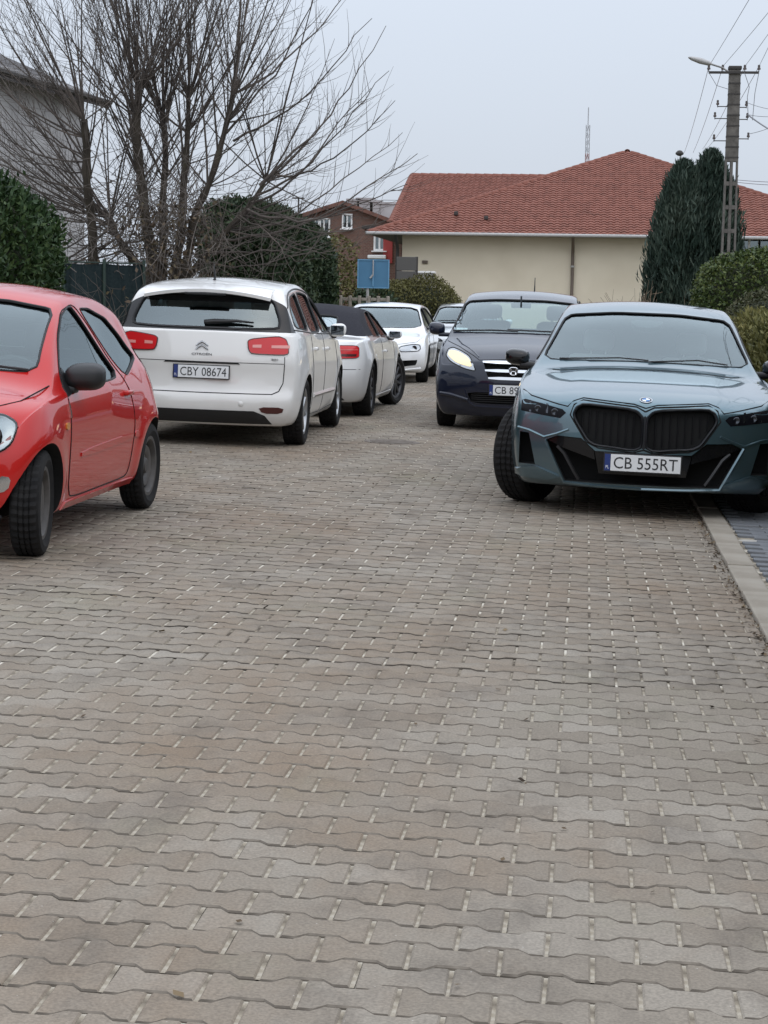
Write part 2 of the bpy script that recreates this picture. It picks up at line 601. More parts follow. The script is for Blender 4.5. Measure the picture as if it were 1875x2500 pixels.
# dog-bone paver outline
def paver_outline():
    a, g = PL / 2 - 0.0045, 0.0075
    hw, hn = PW / 2 + 0.0145 - g / 2, PW / 2 - 0.0145 - g / 2
    x1, x2 = 0.036, 0.062
    side = [(a, hw), (x2, hw), (x1, hn), (0, hn), (-x1, hn), (-x2, hw), (-a, hw)]
    return side + [(-x, -y) for x, y in side]
OUT = np.array(paver_outline())
cen = OUT * 0
inn = OUT.copy()
inn[:, 0] -= np.sign(OUT[:, 0]) * np.where(np.abs(OUT[:, 0]) > 0.08, 0.005, 0)
inn[:, 1] -= np.sign(OUT[:, 1]) * 0.0042
NP_ = len(OUT)
def paver_arrays(skirt=True):
    top = np.c_[inn, np.zeros(NP_)]
    rim = np.c_[OUT, np.full(NP_, -0.0042)]
    v = [top, rim]
    f = [tuple(reversed(range(NP_)))] if False else [tuple(range(NP_))]
    for i in range(NP_):
        j = (i + 1) % NP_
        f.append((i, NP_ + i, NP_ + j, j))
    if skirt:
        v.append(np.c_[OUT, np.full(NP_, -0.02)])
        for i in range(NP_):
            j = (i + 1) % NP_
            f.append((NP_ + i, 2 * NP_ + i, 2 * NP_ + j, NP_ + j))
    k = sum(len(q) for q in v)
    e, hw = PL / 2, PW / 2 + 0.009
    v.append(np.array([(e - 0.006, -hw, -0.0046), (e + 0.006, -hw, -0.0046), (e + 0.006, hw, -0.0046), (e - 0.006, hw, -0.0046)]))
    f.append((k, k + 1, k + 2, k + 3))               # sand swept into the cross joint
    return np.vstack(v), f
PV, PF = paver_arrays(True)
PV2, PF2 = paver_arrays(False)
M_PSIDE = noise_mat('paver_dark_side', [(0.3, (0.03, 0.025, 0.02)), (0.50, (0.075, 0.063, 0.05)), (0.68, (0.22, 0.19, 0.155))], 5, 7, 0.95, coord='Object')
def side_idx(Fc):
    # arrises and sides of the long wavy edges are darker than the top, cross joints hold sand
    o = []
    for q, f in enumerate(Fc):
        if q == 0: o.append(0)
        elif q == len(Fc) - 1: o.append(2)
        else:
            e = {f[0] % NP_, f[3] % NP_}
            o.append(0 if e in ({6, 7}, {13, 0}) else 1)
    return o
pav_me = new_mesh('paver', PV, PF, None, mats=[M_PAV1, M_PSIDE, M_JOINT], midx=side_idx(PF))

rows = []
r0 = int(math.floor(2.2 / PW))
spots = []
for rI in range(r0, int(54 / PW)):
    y = rI * PW
    off = (rI % 2) * PL / 2 + 0.055
    k0 = int(math.floor((ROAD_X0 - off) / PL)) + 1
    x = off + k0 * PL
    while x - PL / 2 < KERB_X0 - 0.03:
        spots.append((x, y))
        x += PL
# visible wedge only, a margin to each side for other viewpoints
def px_of(x, y, z):
    v = Vector((x, y, z - CAM_H))
    d = v.dot(_fw)
    return CX + F_PX * v.dot(_r2) / d, CY - F_PX * v.dot(_u2) / d, d
info = []
for (x, y) in spots:
    u, v_, d = px_of(x, y, gz(x, y))
    info.append((x, y, u, v_, d))
seen = [i for i, q in enumerate(info) if -60 < q[2] < 1935 and q[3] < 2540]
seen.sort(key=lambda i: info[i][4])
single = set(seen[:300])
tilt = rng.normal(0, 0.0042, (len(spots), 2))
dzs = rng.normal(0, 0.0010, len(spots))
tone = np.clip(rng.normal(0.5, 0.20, len(spots)), 0, 1)
for i in sorted(single):
    x, y = spots[i]
    o = bpy.data.objects.new('paver', pav_me)
    COL.objects.link(o)
    o.parent = road
    full = min(1.0, (KERB_X0 - x) / (PL / 2))
    o.location = (x, y, gz(x) + dzs[i])
    o.rotation_euler = (tilt[i, 0], math.atan(CROSS) + tilt[i, 1], rng.normal(0, 0.010))
    o['tone'] = float(tone[i])
    if x + PL / 2 > KERB_X0 - 0.003:                     # cut stone at the kerb
        wdt = KERB_X0 - 0.004 - (x - PL / 2)
        o.scale = (wdt / PL, 1, 1)
        o.location.x = x - PL / 2 + wdt / 2
def field(idx, V, Fc, name):
    k = len(V)
    P = np.array([spots[i] for i in idx])
    n = len(idx)
    co = np.repeat(V[None], n, 0).copy()
    sc = np.ones(n)
    over = P[:, 0] + PL / 2 > KERB_X0 - 0.003
    wd = KERB_X0 - 0.004 - (P[:, 0] - PL / 2)
    sc[over] = np.maximum(wd[over], 0.02) / PL
    cxs = np.where(over, P[:, 0] - PL / 2 + np.maximum(wd, 0.02) / 2, P[:, 0])
    co[:, :, 0] *= sc[:, None]
    CRS = np.array([cross(v) for v in P[:, 1]])
    co[:, :, 2] += co[:, :, 0] * (tilt[idx, 1] - CRS)[:, None] + co[:, :, 1] * tilt[idx, 0][:, None] + dzs[idx][:, None]
    co[:, :, 0] += cxs[:, None]
    co[:, :, 1] += P[:, 1][:, None]
    co[:, :, 2] += (-CRS * np.clip(cxs, -7, 3))[:, None]
    me = bpy.data.meshes.new(name)
    me.vertices.add(n * k)
    me.vertices.foreach_set('co', co.astype(np.float32).ravel())
    ls = np.array([len(f) for f in Fc])
    flat = np.array([a for f in Fc for a in f])
    allv = (flat[None] + (np.arange(n) * k)[:, None]).ravel()
    me.loops.add(len(allv))
    me.loops.foreach_set('vertex_index', allv.astype(np.int32))
    lt = np.tile(ls, n)
    me.polygons.add(len(lt))
    me.polygons.foreach_set('loop_start', np.r_[0, np.cumsum(lt)[:-1]].astype(np.int32))
    a_ = me.attributes.new('tone', 'FLOAT', 'FACE')
    a_.data.foreach_set('value', np.repeat(tone[idx], len(Fc)).astype(np.float32))
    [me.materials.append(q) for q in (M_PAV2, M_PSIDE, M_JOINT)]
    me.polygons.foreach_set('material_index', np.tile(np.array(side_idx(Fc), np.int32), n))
    me.update()
    me.validate()
    return link(name, me, road, kind='stuff')
rest = np.array([i for i in range(len(spots)) if i not in single])
near = rest[[spots[i][1] < 16 for i in rest]]
far = rest[[spots[i][1] >= 16 for i in rest]]
field(near, PV, PF, 'paver_field')
field(far, PV2, PF2, 'far_paver_field')

# kerb stones, flush concrete, one metre each
M_KERB = noise_mat('kerb_concrete', [(0.3, (0.235, 0.205, 0.165)), (0.55, (0.325, 0.292, 0.242)), (0.75, (0.37, 0.338, 0.288))], 3.0, 6, 0.9, 0.4, 60)
kerb = strip('kerb', KERB_X0 + 0.002, KERB_X1 + 0.002, -6, 58, -0.012, M_JOINT, kind='structure')
mb = MB()
mb.rbox((0, 0, -0.055), (KERB_X1 - KERB_X0 - 0.008, 0.992, 0.15), 0.008)
kme = mb.mesh('kerb_stone', M_KERB)
for i in range(56):
    o = bpy.data.objects.new('kerb_stone', kme)
    COL.objects.link(o)
    o.parent = kerb
    xx = (KERB_X0 + KERB_X1) / 2
    o.location = (xx + rng.normal(0, 0.002), 2.35 + i, gz(xx, 2.35 + i) + 0.006 + rng.normal(0, 0.0025))
    o.rotation_euler = (rng.normal(0, 0.002), math.atan(cross(2.35 + i)) + rng.normal(0, 0.004), rng.normal(0, 0.002))

# footway beyond the kerb: blue grey rectangular blocks, crossed by pale edging strips
M_FOOT = noise_mat('footway_block', [(0.3, (0.15, 0.16, 0.172)), (0.6, (0.205, 0.213, 0.225)), (0.8, (0.24, 0.24, 0.245))], 6.0, 5, 0.85, 0.4, 80)
M_EDGE = noise_mat('edging_concrete', [(0.3, (0.36, 0.345, 0.31)), (0.7, (0.50, 0.48, 0.44))], 5.0, 5, 0.9, 0.4, 70)
foot = strip('footway', KERB_X1 + 0.004, 2.9, -6, 46, -0.006, M_JOINT, kind='structure')
fmb = MB()
fmb.rbox((0, 0, -0.03), (0.193, 0.0945, 0.08), 0.005)
fme = fmb.mesh('paving_block', M_FOOT)
STRIPS = (12.25, 12.95)            # pale edging strips at the gateway
cnt = 0
fq = []
for rI in range(-90, 400):
    y = 6.0 + rI * 0.1 + 0.05
    if any(abs(y - s) < 0.09 for s in STRIPS):
        continue
    for k in range(10):
        x = KERB_X1 + 0.12 + k * 0.2 - (rI % 2) * 0.1
        if x < KERB_X1 + 0.1 or x > 2.82:
            continue
        u, v_, d = px_of(x, y, gz(x, y))
        if -100 < u < 2050 and d > 1 and 6.0 < y < 15.5 and cnt < 290:
            cnt += 1
            o = bpy.data.objects.new('paving_block', fme)
            COL.objects.link(o)
            o.parent = foot
            o.location = (x, y, gz(x, y) + rng.normal(0, 0.001))
            o.rotation_euler = (0, math.atan(cross(y)), rng.normal(0, 0.004))
        else:
            dz = rng.normal(0.010, 0.001)
            T = [np.array((x + a * 0.0915, y + b * 0.042, gz(x + a * 0.0915, y) + dz)) for a, b in ((-1, -1), (1, -1), (1, 1), (-1, 1))]
            B = [np.array((x + a * 0.0965, y + b * 0.047, gz(x + a * 0.0965, y) + dz - 0.014)) for a, b in ((-1, -1), (1, -1), (1, 1), (-1, 1))]
            fq.append(T)
            for e in range(4):
                fq.append([B[e], B[(e + 1) % 4], T[(e + 1) % 4], T[e]])
link('paving_block_field', quad_mesh('paving_block_field', np.array(fq), M_FOOT), foot, kind='stuff')
for s in STRIPS:
    b_ = MB()
    b_.rbox((2.0, s, gz(2.0) - 0.03), (1.96, 0.075, 0.1), 0.008, rot=None)
    o = b_.obj('edging_strip', M_EDGE, foot)
# grit and leaf crumbs along the kerb joint
qs, tn = [], []
for i in range(2600):
    y = 3.0 + abs(rng.normal(0, 1)) * 0 + rng.random() * 22
    x = KERB_X0 - 0.012 + rng.normal(0, 0.022)
    if rng.random() < 0.12:
        x = KERB_X0 + rng.normal(-0.06, 0.09)
    if i > 2460:                                # strays over the street
        x, y = rng.uniform(ROAD_X0 + 0.2, KERB_X0), 3.0 + 14 * rng.random() ** 1.4
    s = 0.003 + 0.010 * rng.random() ** 2
    a = rng.random() * 6.28
    d1 = np.array([math.cos(a), math.sin(a), rng.normal(0, 0.3)]) * s
    d2 = np.array([-math.sin(a), math.cos(a), rng.normal(0, 0.3)]) * s * 0.6
    c = np.array([x, y, gz(x, y) + 0.004 + s * 0.3 + (0.004 if x > KERB_X0 else 0)])
    qs.append([c - d1 - d2, c + d1 - d2, c + d1 + d2, c - d1 + d2])
    tn.append(rng.random())
M_CRUMB = leaf_mat('leaf_crumbs', [(0.03, 0.02, 0.012), (0.09, 0.06, 0.035), (0.20, 0.15, 0.09)], 0.9)
link('leaf_litter', quad_mesh('leaf_litter', np.array(qs), M_CRUMB, tn), None,
     'brown leaf crumbs and grit along the kerb joint', 'litter', kind='stuff')
# drain cover flush with the street
M_IRON = noise_mat('cast_iron', [(0.3, (0.12, 0.10, 0.085)), (0.7, (0.20, 0.175, 0.15))], 20, 4, 0.8, 0.5, 60)
dx, dy = -1.92, 18.95
t = empty('drain_cover', (dx, dy, gz(dx, dy)), 'small dark cast iron drain cover set in the paving', 'drain cover')
b_ = MB(); b_.lathe([(0.0, 0.002), (0.24, 0.002), (0.25, 0.004), (0.285, 0.005), (0.29, -0.01)], 28, 'z')
o = b_.obj('frame', M_IRON, t); o.rotation_euler[1] = math.atan(cross(dy))
for k in range(7):
    b_ = MB(); L = 2 * math.sqrt(0.22 ** 2 - ((k - 3) * 0.06) ** 2)
    b_.rbox((0, (k - 3) * 0.06, 0.004), (L, 0.03, 0.008), 0.003)
    o = b_.obj('bar', M_IRON, t); o.rotation_euler[1] = math.atan(cross(dy))
# ------------------------------------------------------------------ cars
def lap_smooth(co, edges, it=4, lam=0.5, fix=None):
    n = len(co)
    deg = np.bincount(edges.ravel(), minlength=n).astype(float)
    for _ in range(it):
        s = np.zeros_like(co)
        np.add.at(s, edges[:, 0], co[edges[:, 1]])
        np.add.at(s, edges[:, 1], co[edges[:, 0]])
        co = co + lam * (s / deg[:, None] - co)
    return co

def lattice(ns, nt, nr):
    """surface lattice of a box: params (s,t,r) and quads facing outwards"""
    idx = {}
    P = []
    def vid(i, j, k):
        key = (i, j, k)
        if key not in idx:
            idx[key] = len(P)
            P.append((i / ns, 2 * j / nt - 1, k / nr))
        return idx[key]
    F = []
    for i in range(ns):
        for j in range(nt):
            F.append((vid(i, j, nr), vid(i + 1, j, nr), vid(i + 1, j + 1, nr), vid(i, j + 1, nr)))
            F.append((vid(i, j, 0), vid(i, j + 1, 0), vid(i + 1, j + 1, 0), vid(i + 1, j, 0)))
    for i in range(ns):
        for k in range(nr):
            F.append((vid(i, 0, k), vid(i + 1, 0, k), vid(i + 1, 0, k + 1), vid(i, 0, k + 1)))
            F.append((vid(i, nt, k), vid(i, nt, k + 1), vid(i + 1, nt, k + 1), vid(i + 1, nt, k)))
    for j in range(nt):
        for k in range(nr):
            F.append((vid(0, j, k), vid(0, j, k + 1), vid(0, j + 1, k + 1), vid(0, j + 1, k)))
            F.append((vid(ns, j, k), vid(ns, j + 1, k), vid(ns, j + 1, k + 1), vid(ns, j, k + 1)))
    return np.array(P), F

def tmp_obj(name, me):
    o = bpy.data.objects.new(name, me)
    COL.objects.link(o)
    return o

def prism(poly, axis, a, b):
    """closed prism of a 2D polygon; axis 'x': poly is (y,z); axis 'y': poly is (x,z); axis 'z': (x,y)"""
    area = sum(poly[i][0] * poly[(i + 1) % len(poly)][1] - poly[(i + 1) % len(poly)][0] * poly[i][1] for i in range(len(poly)))
    if area < 0:
        poly = poly[::-1]
    n = len(poly)
    def P(u, v, w):
        return {'x': (w, u, v), 'y': (u, w, v), 'z': (u, v, w)}[axis]
    vs = [P(u, v, a) for u, v in poly] + [P(u, v, b) for u, v in poly]
    fs = [tuple(reversed(range(n))), tuple(range(n, 2 * n))]
    fs += [(i, (i + 1) % n, n + (i + 1) % n, n + i) for i in range(n)]
    if axis == 'y':
        fs = [tuple(reversed(f)) for f in fs]
    return vs, fs

class Car:
    def __init__(s, name, label, spec, paint, loc, heading, seed=0):
        s.sp, s.paint = spec, paint
        s.root = empty(name, (0, 0, 0), label, 'car')
        x, y = loc
        mt = Matrix.Translation((x, y, gz(x, y))) @ Matrix.Rotation(math.atan(cross(y)), 4, 'Y') @ Matrix.Rotation(heading, 4, 'Z')
        s.root.matrix_world = mt
        s.shell()

    # -- body surface -------------------------------------------------
    def surf(s, S, T, Rr, inset=0.0):
        sp = s.sp
        X0, X1 = sp['X']
        rb = 0.6
        x = X0 + (X1 - X0) * S
        zb, zt = sp['zb'](x), sp['zt'](x) - inset
        zl = np.minimum(sp['zl'](x), zt - 0.015)
        z = np.where(Rr < rb, zb + (zl - zb) * Rr / rb, zl + (zt - zl) * (Rr - rb) / (1 - rb))
        q = np.clip((z - zb) / (zl - zb), 0, 1)
        wl = sp['w'](x) - inset
        up = np.clip((Rr - rb) / (1 - rb), 0, 1)
        W = np.where(Rr <= rb, wl * sp['sect'](q), wl * sp['sect'](1.0) - (z - zl) * sp['tum'](x))
        y = T * W
        z = z - sp['crown'](x) * T * T * up ** 0.5
        ef = np.clip((x - (X1 - sp.get('ef', 0.7))) / sp.get('ef', 0.7), 0, 1) ** 2
        er = np.clip(((X0 + sp.get('er', 0.6)) - x) / sp.get('er', 0.6), 0, 1) ** 2
        aT = np.abs(T)
        x = x + ef * (sp['xf'](z) - X1 - sp['bowf'] * aT ** sp.get('bowp', 2.4))
        x = x + er * (sp['xr'](z) - X0 + sp['bowr'] * aT ** sp.get('bowp', 2.4))
        # wheel arch lips
        for ax in sp['axles']:
            d = np.hypot(x - ax, z - sp['rw'])
            y = y + np.sign(T) * (aT > 0.98) * sp.get('flare', 0.018) * np.exp(-((d - sp['rarch'] - 0.02) / 0.07) ** 2) * (Rr <= rb)
        if 'mod' in sp:
            x, y, z = sp['mod'](x, y, z, S, T, Rr)
        return np.c_[x, y, z]

    def shell(s):
        sp = s.sp
        P, F = lattice(sp.get('ns', 120), sp.get('nt', 40), sp.get('nr', 36))
        co = s.surf(P[:, 0], P[:, 1], P[:, 2])
        e = set()
        for f in F:
            for a, b in zip(f, f[1:] + f[:1]):
                e.add((a, b) if a < b else (b, a))
        co = lap_smooth(co, np.array(list(e)), sp.get('smooth', 4))
        s.co, s.F = co, F
        s.bvh = BVHTree.FromPolygons([Vector(c) for c in co], F)

    def cabin_mesh(s):
        sp = s.sp
        c0, c1 = sp['cabin']
        X0, X1 = sp['X']
        P, F = lattice(40, 10, 12)
        S = ((c0 - X0) + (c1 - c0) * P[:, 0]) / (X1 - X0)
        co = s.surf(S, P[:, 1], 0.33 + 0.67 * P[:, 2], sp.get('inset', 0.055))
        co[:, 2] = np.maximum(co[:, 2], sp.get('floor', 0.42) + 0.001 * P[:, 2])
        return co, F

    def build(s, side_windows=(), windscreen=None, rear_window=None, front_cuts=(), rear_cuts=(), arch_w=0.30, cut_cabin=True):
        """solid body minus cabin, window openings, wheel wells and grille recesses"""
        sp = s.sp
        body = tmp_obj('body', new_mesh('body', s.co, s.F, s.paint))
        temps = []
        def cutter(parts, mat):
            mb = MB()
            for vs, fs in parts:
                mb.add(vs, fs)
            o = tmp_obj('cut', mb.mesh('cut', mat))
            temps.append(o)
            md = body.modifiers.new('b', 'BOOLEAN')
            md.operation, md.solver, md.object = 'DIFFERENCE', 'EXACT', o
            md.material_mode = 'TRANSFER'
        if cut_cabin:
            cutter([s.cabin_mesh()], M_TRIM)
        parts = []
        for ax in sp['axles']:
            ra = sp['rarch']
            circ = [(ax + ra * math.cos(a), sp['rw'] + ra * math.sin(a)) for a in np.linspace(0, 2 * math.pi, 40, endpoint=False)]
            for sg in (1, -1):
                a_, b_ = sorted((sg * (sp['wmax'] - arch_w), sg * 1.3))
                parts.append(prism(circ, 'y', a_, b_))
        cutter(parts, M_DARK)
        parts = [prism(list(p), 'y', -1.3, 1.3) for p in side_windows]
        if parts: cutter(parts, M_SEAL)
        if windscreen: cutter([prism(list(windscreen), 'x', sp['cabin'][1] - sp.get('ws_back', 1.3), 4)], M_SEAL)
        if rear_window: cutter([prism(list(rear_window), 'x', -4, sp['cabin'][0] + sp.get('rw_fwd', 0.9))], M_SEAL)
        cuts = [prism(list(p), 'x', xb, 4) for p, xb in front_cuts] + [prism(list(p), 'x', -4, xb) for p, xb in rear_cuts]
        if cuts: cutter(cuts, M_DARK)
        dg = bpy.context.evaluated_depsgraph_get()
        me = bpy.data.meshes.new_from_object(body.evaluated_get(dg))
        me.name = 'body'
        bpy.data.objects.remove(body)
        for o in temps:
            bpy.data.objects.remove(o)
        me.shade_smooth()
        me.set_sharp_from_angle(angle=R(32))
        s.body = link('body', me, s.root)
        return s.body

    # -- projection onto the body -------------------------------------
    def hit(s, view, a, b):
        o, d = {'F': ((6, a, b), (-1, 0, 0)), 'B': ((-6, a, b), (1, 0, 0)), 'L': ((a, 4, b), (0, -1, 0)),
                'R': ((a, -4, b), (0, 1, 0)), 'T': ((a, b, 5), (0, 0, -1))}[view]
        p, nrm, _, _ = s.bvh.ray_cast(Vector(o), Vector(d))
        if p is None:
            q = {'F': (s.sp['X'][1] - 0.1, a, b), 'B': (s.sp['X'][0] + 0.1, a, b), 'L': (a, 0.85, b), 'R': (a, -0.85, b), 'T': (a, b, 1.3)}[view]
            p, nrm, _, _ = s.bvh.find_nearest(Vector(q))
        if nrm.dot(Vector(d)) > 0:
            nrm = -nrm
        return p, nrm

    def patch(s, name, poly, view, mat, off=0.004, thick=0.012, parent=None, res=0.04, axis_off=False):
        pts = [tuple(p) for p in poly]
        n = len(pts)
        # densify the outline
        dens = []
        for i in range(n):
            a, b = pts[i], pts[(i + 1) % n]
            k = max(1, int(math.hypot(a[0] - b[0], a[1] - b[1]) / res))
            dens += [(a[0] + (b[0] - a[0]) * t / k, a[1] + (b[1] - a[1]) * t / k) for t in range(k)]
        n = len(dens)
        mn = np.min(dens, 0); mx = np.max(dens, 0)
        ins = []
        for gx in np.arange(mn[0] + res / 2, mx[0], res):
            for gy in np.arange(mn[1] + res / 2, mx[1], res):
                c = False
                dmin = 9
                for i in range(n):
                    x1, y1 = dens[i]; x2, y2 = dens[i - 1]
                    if (y1 > gy) != (y2 > gy) and gx < (x2 - x1) * (gy - y1) / (y2 - y1 + 1e-12) + x1:
                        c = not c
                    dmin = min(dmin, (gx - x1) ** 2 + (gy - y1) ** 2)
                if c and dmin > (res * 0.45) ** 2:
                    ins.append((gx, gy))
        area = sum(dens[i][0] * dens[(i + 1) % n][1] - dens[(i + 1) % n][0] * dens[i][1] for i in range(n))
        if area < 0:
            dens = dens[::-1]
        V2, _, F2, ov, _, _ = delaunay_2d_cdt([Vector(p) for p in dens + ins], [], [list(range(n))], 1, 1e-6)
        V, N = [], []
        for q in V2:
            p, nr = s.hit(view, q.x, q.y)
            V.append(p); N.append(nr)
        k = len(V)
        # smooth the projected normals for an even offset
        nb = [set() for _ in range(k)]
        for f in F2:
            for a in f:
                nb[a].update(f)
        N2 = [sum((N[b] for b in nb[a]), Vector((0, 0, 0))).normalized() if nb[a] else N[a] for a in range(k)]
        top = [V[i] + N2[i] * off for i in range(k)]
        bot = [V[i] + N2[i] * (off - thick) for i in range(k)]
        ax = {'F': Vector((1, 0, 0)), 'B': Vector((-1, 0, 0)), 'L': Vector((0, 1, 0)), 'R': Vector((0, -1, 0)), 'T': Vector((0, 0, 1))}[view]
        fs = []
        for f in F2:
            a, b, c = (top[i] for i in f[:3])
            if (b - a).cross(c - a).dot(ax) < 0:
                f = tuple(reversed(f))
            fs.append(tuple(f))
        ec = {}
        for f in fs:
            for a, b in zip(f, f[1:] + f[:1]):
                ec[(a, b)] = 1
        allf = list(fs)
        if thick > 0:
            allf += [tuple(i + k for i in reversed(f)) for f in fs]
            for (a, b) in ec:
                if (b, a) not in ec:
                    allf.append((b, a, a + k, b + k))
            vs = top + bot
        else:
            vs = top
        me = new_mesh(name, vs, allf, mat, True, 40)
        return link(name, me, parent or s.root)

    def line(s, name, pts, view, mat, r=0.004, off=0.0, closed=False, parent=None, res=0.05, n=5):
        P = []
        k = len(pts)
        for i in range(k if closed else k - 1):
            a, b = pts[i], pts[(i + 1) % k]
            c = max(1, int(math.hypot(a[0] - b[0], a[1] - b[1]) / res))
            for t in range(c):
                P.append((a[0] + (b[0] - a[0]) * t / c, a[1] + (b[1] - a[1]) * t / c))
        if not closed:
            P.append(pts[-1])
        Q = []
        for a, b in P:
            p, nr = s.hit(view, a, b)
            if abs(nr[{'F': 0, 'B': 0, 'L': 1, 'R': 1, 'T': 2}[view]]) < 0.16:
                continue
            Q.append(p + nr * off)
        mb = MB()
        mb.tube(Q, r, n, closed=closed)
        return mb.obj(name, mat, parent or s.root, True, 60)

    def window(s, name, poly, view, mat=None, depth=0.012, seal=0.010, grow=1.0):
        mat = mat or {'F': M_WSCREEN, 'B': M_GLASS, 'L': M_SIDEGLASS, 'R': M_SIDEGLASS}[view]
        g = s.patch(name, poly, view, mat, -depth, 0.0, res=0.06)
        s.line('seal', poly, view, M_SEAL, seal, -0.002, closed=True, parent=g)
        return g

    # -- fittings -------------------------------------------------------
    def wheels(s, rw, width, style, rim_mat, steer=0.0, track=None, tread=48, rim_r=0.7):
        sp = s.sp
        for ai, ax in enumerate(sp['axles']):
            for sg in (1, -1):
                yo = sg * ((track or sp['wmax'] - 0.045) - width / 2)
                key = (rw, width, style, rim_mat.name)
                rim_me, tyre_me = wheel_meshes(*key, tread, rim_mat, rim_r)
                o = link('wheel', rim_me, s.root)
                o.location = (ax, yo, rw)
                rz = steer if ai == len(sp['axles']) - 1 else 0.0
                o.rotation_euler = (0, 0.35 * (ai + 1) + sg, rz + (0 if sg > 0 else math.pi))
                t = link('tyre', tyre_me, o)

    def plate(s, view, z, y, txt, w=0.52, h=0.114, off=0.012, tilt=0.0, blue=True, frame=M_BLACK, frac=1.0):
        p, nr = s.hit(view, y, z)
        x = p.x
        sg = 1 if view == 'F' else -1
        mb = MB()
        o = empty('plate_mount', (0, 0, 0))
        bpy.data.objects.remove(o)
        mb.rbox((0, 0, 0), (w + 0.018, h + 0.018, 0.012), 0.003)
        fr = mb.obj('number_plate', frame, s.root)
        rot = Matrix(((0, 0, sg), (sg, 0, 0), (0, 1, 0))).to_4x4()
        # local x -> viewer's right, local y -> up, local z -> outwards
        fr.matrix_local = Matrix.Translation((x + sg * off, y, z)) @ Matrix.Rotation(-sg * tilt, 4, 'Y') @ rot
        mb = MB(); mb.rbox((0.02 if blue else 0, 0, 0.0075), (w - (0.042 if blue else 0), h, 0.003), 0.001)
        mb.obj('plate_field', M_PLATE, fr)
        if blue:
            mb = MB(); mb.rbox((-w / 2 + 0.0195, 0, 0.0075), (0.039, h, 0.003), 0.001)
            mb.obj('plate_band', M_PBLUE, fr)
            me = text_mesh('band_lettering', 'PL', 0.022, 0.022, M_WHITE, 0.0005)
            q = link('band_lettering', me, fr); q.location = (-w / 2 + 0.0195, -h * 0.28, 0.0096)
        tw_ = w - 0.085
        me = text_mesh('lettering', txt, tw_ * frac, h * 0.70, M_INK, 0.0006)
        q = link('lettering', me, fr); q.location = (0.02 - tw_ * (1 - frac) / 2, 0, 0.0098)
        return fr

    def mirror(s, x, y, z, mat, size=(0.12, 0.21, 0.15), base=M_BLACK, sides=(1, -1), face=1, both=True):
        """door mirrors: shell with a glass face looking backwards"""
        for sg in sides:
            mb = MB()
            dx, dy, dz = size
            # rounded shell, tapering outwards and to the front
            bm = bmesh.new()
            bmesh.ops.create_cube(bm, size=1)
            bmesh.ops.bevel(bm, geom=bm.edges[:], offset=0.36, segments=5, profile=0.5, affect='EDGES')
            for v in bm.verts:
                f = 0.5 + v.co.x
                v.co = Vector((v.co.x * dx, sg * v.co.y * dy * (1 - 0.12 * f), v.co.z * dz * (1 - 0.30 * f) + 0.02 * v.co.y * 2 * 0.3))
            bm.verts.ensure_lookup_table()
            mb.add([v.co.copy() + Vector((x, sg * (y + dy / 2), z)) for v in bm.verts], [[v.index for v in f.verts] for f in bm.faces] if sg > 0 else [[v.index for v in reversed(f.verts)] for f in bm.faces])
            bm.free()
            o = mb.obj('door_mirror', mat, s.root, True, 60)
            mb = MB()
            mb.rbox((x - dx / 2 - 0.002, sg * (y + dy / 2), z), (0.008, dy * 0.74, dz * 0.62), 0.003)
            mb.obj('mirror_glass', M_MIRROR, o)
            mb = MB()
            mb.rbox((x + 0.005, sg * (y + 0.0), z - dz * 0.40), (dx * 0.6, 0.16, 0.05), 0.015)
            mb.obj('mirror_foot', base, o, True, 50)

    def seats(s, rows, z0=0.45, hgt=0.62, w=0.46, y=0.36, mat=None, bench=True, dash=None, wheel_side=1, tilt=0.25, headz=0.12):
        mat = mat or M_SEAT
        for i, x in enumerate(rows):
            ys = (y, -y) if (i == 0 or not bench) else (0.42, 0.0, -0.42)
            for yy in ys:
                mb = MB()
                rt = Matrix.Rotation(-tilt, 3, 'Y')
                mb.rbox((x + 0.22, yy, z0), (0.5, w if len(ys) == 2 else 0.41, 0.16), 0.05)
                mb.rbox(Vector((x, yy, z0 + 0.02)) + rt @ Vector((-0.02, 0, hgt / 2)), (0.13, w if len(ys) == 2 else 0.41, hgt), 0.055, rot=rt)
                o = mb.obj('seat', mat, s.root, True, 50)
                mb = MB()
                mb.rbox(Vector((x, yy, z0 + 0.02)) + rt @ Vector((-0.02, 0, hgt + headz)), (0.10, 0.25, 0.18), 0.045, rot=rt)
                mb.tube([Vector((x, yy + 0.06, z0 + 0.02)) + rt @ Vector((-0.02, 0, hgt - 0.05)), Vector((x, yy + 0.06, z0)) + rt @ Vector((-0.02, 0, hgt + headz))], 0.008, 6)
                mb.tube([Vector((x, yy - 0.06, z0 + 0.02)) + rt @ Vector((-0.02, 0, hgt - 0.05)), Vector((x, yy - 0.06, z0)) + rt @ Vector((-0.02, 0, hgt + headz))], 0.008, 6)
                mb.obj('headrest', mat, o, True, 50)
        if dash:
            dx, dz, dw = dash
            mb = MB()
            mb.rbox((dx, 0, dz - 0.12), (0.42, dw, 0.24), 0.06)
            d = mb.obj('dashboard', M_TRIM, s.root, True, 50)
            mb = MB()
            rt = Matrix.Rotation(R(-62), 3, 'Y')
            ring = [Vector((dx - 0.36, wheel_side * y, dz - 0.06)) + rt @ Vector((0.185 * math.cos(a), 0.185 * math.sin(a), 0)) for a in np.linspace(0, 2 * math.pi, 28, endpoint=False)]
            mb.tube(ring, 0.016, 6, closed=True)
            mb.rbox((dx - 0.34, wheel_side * y, dz - 0.07), (0.06, 0.16, 0.10), 0.02)
            mb.tube([(dx - 0.34, wheel_side * y, dz - 0.07), (dx - 0.1, wheel_side * y, dz - 0.16)], 0.03, 8)
            mb.obj('steering_wheel', M_TRIM, s.root, True, 50)

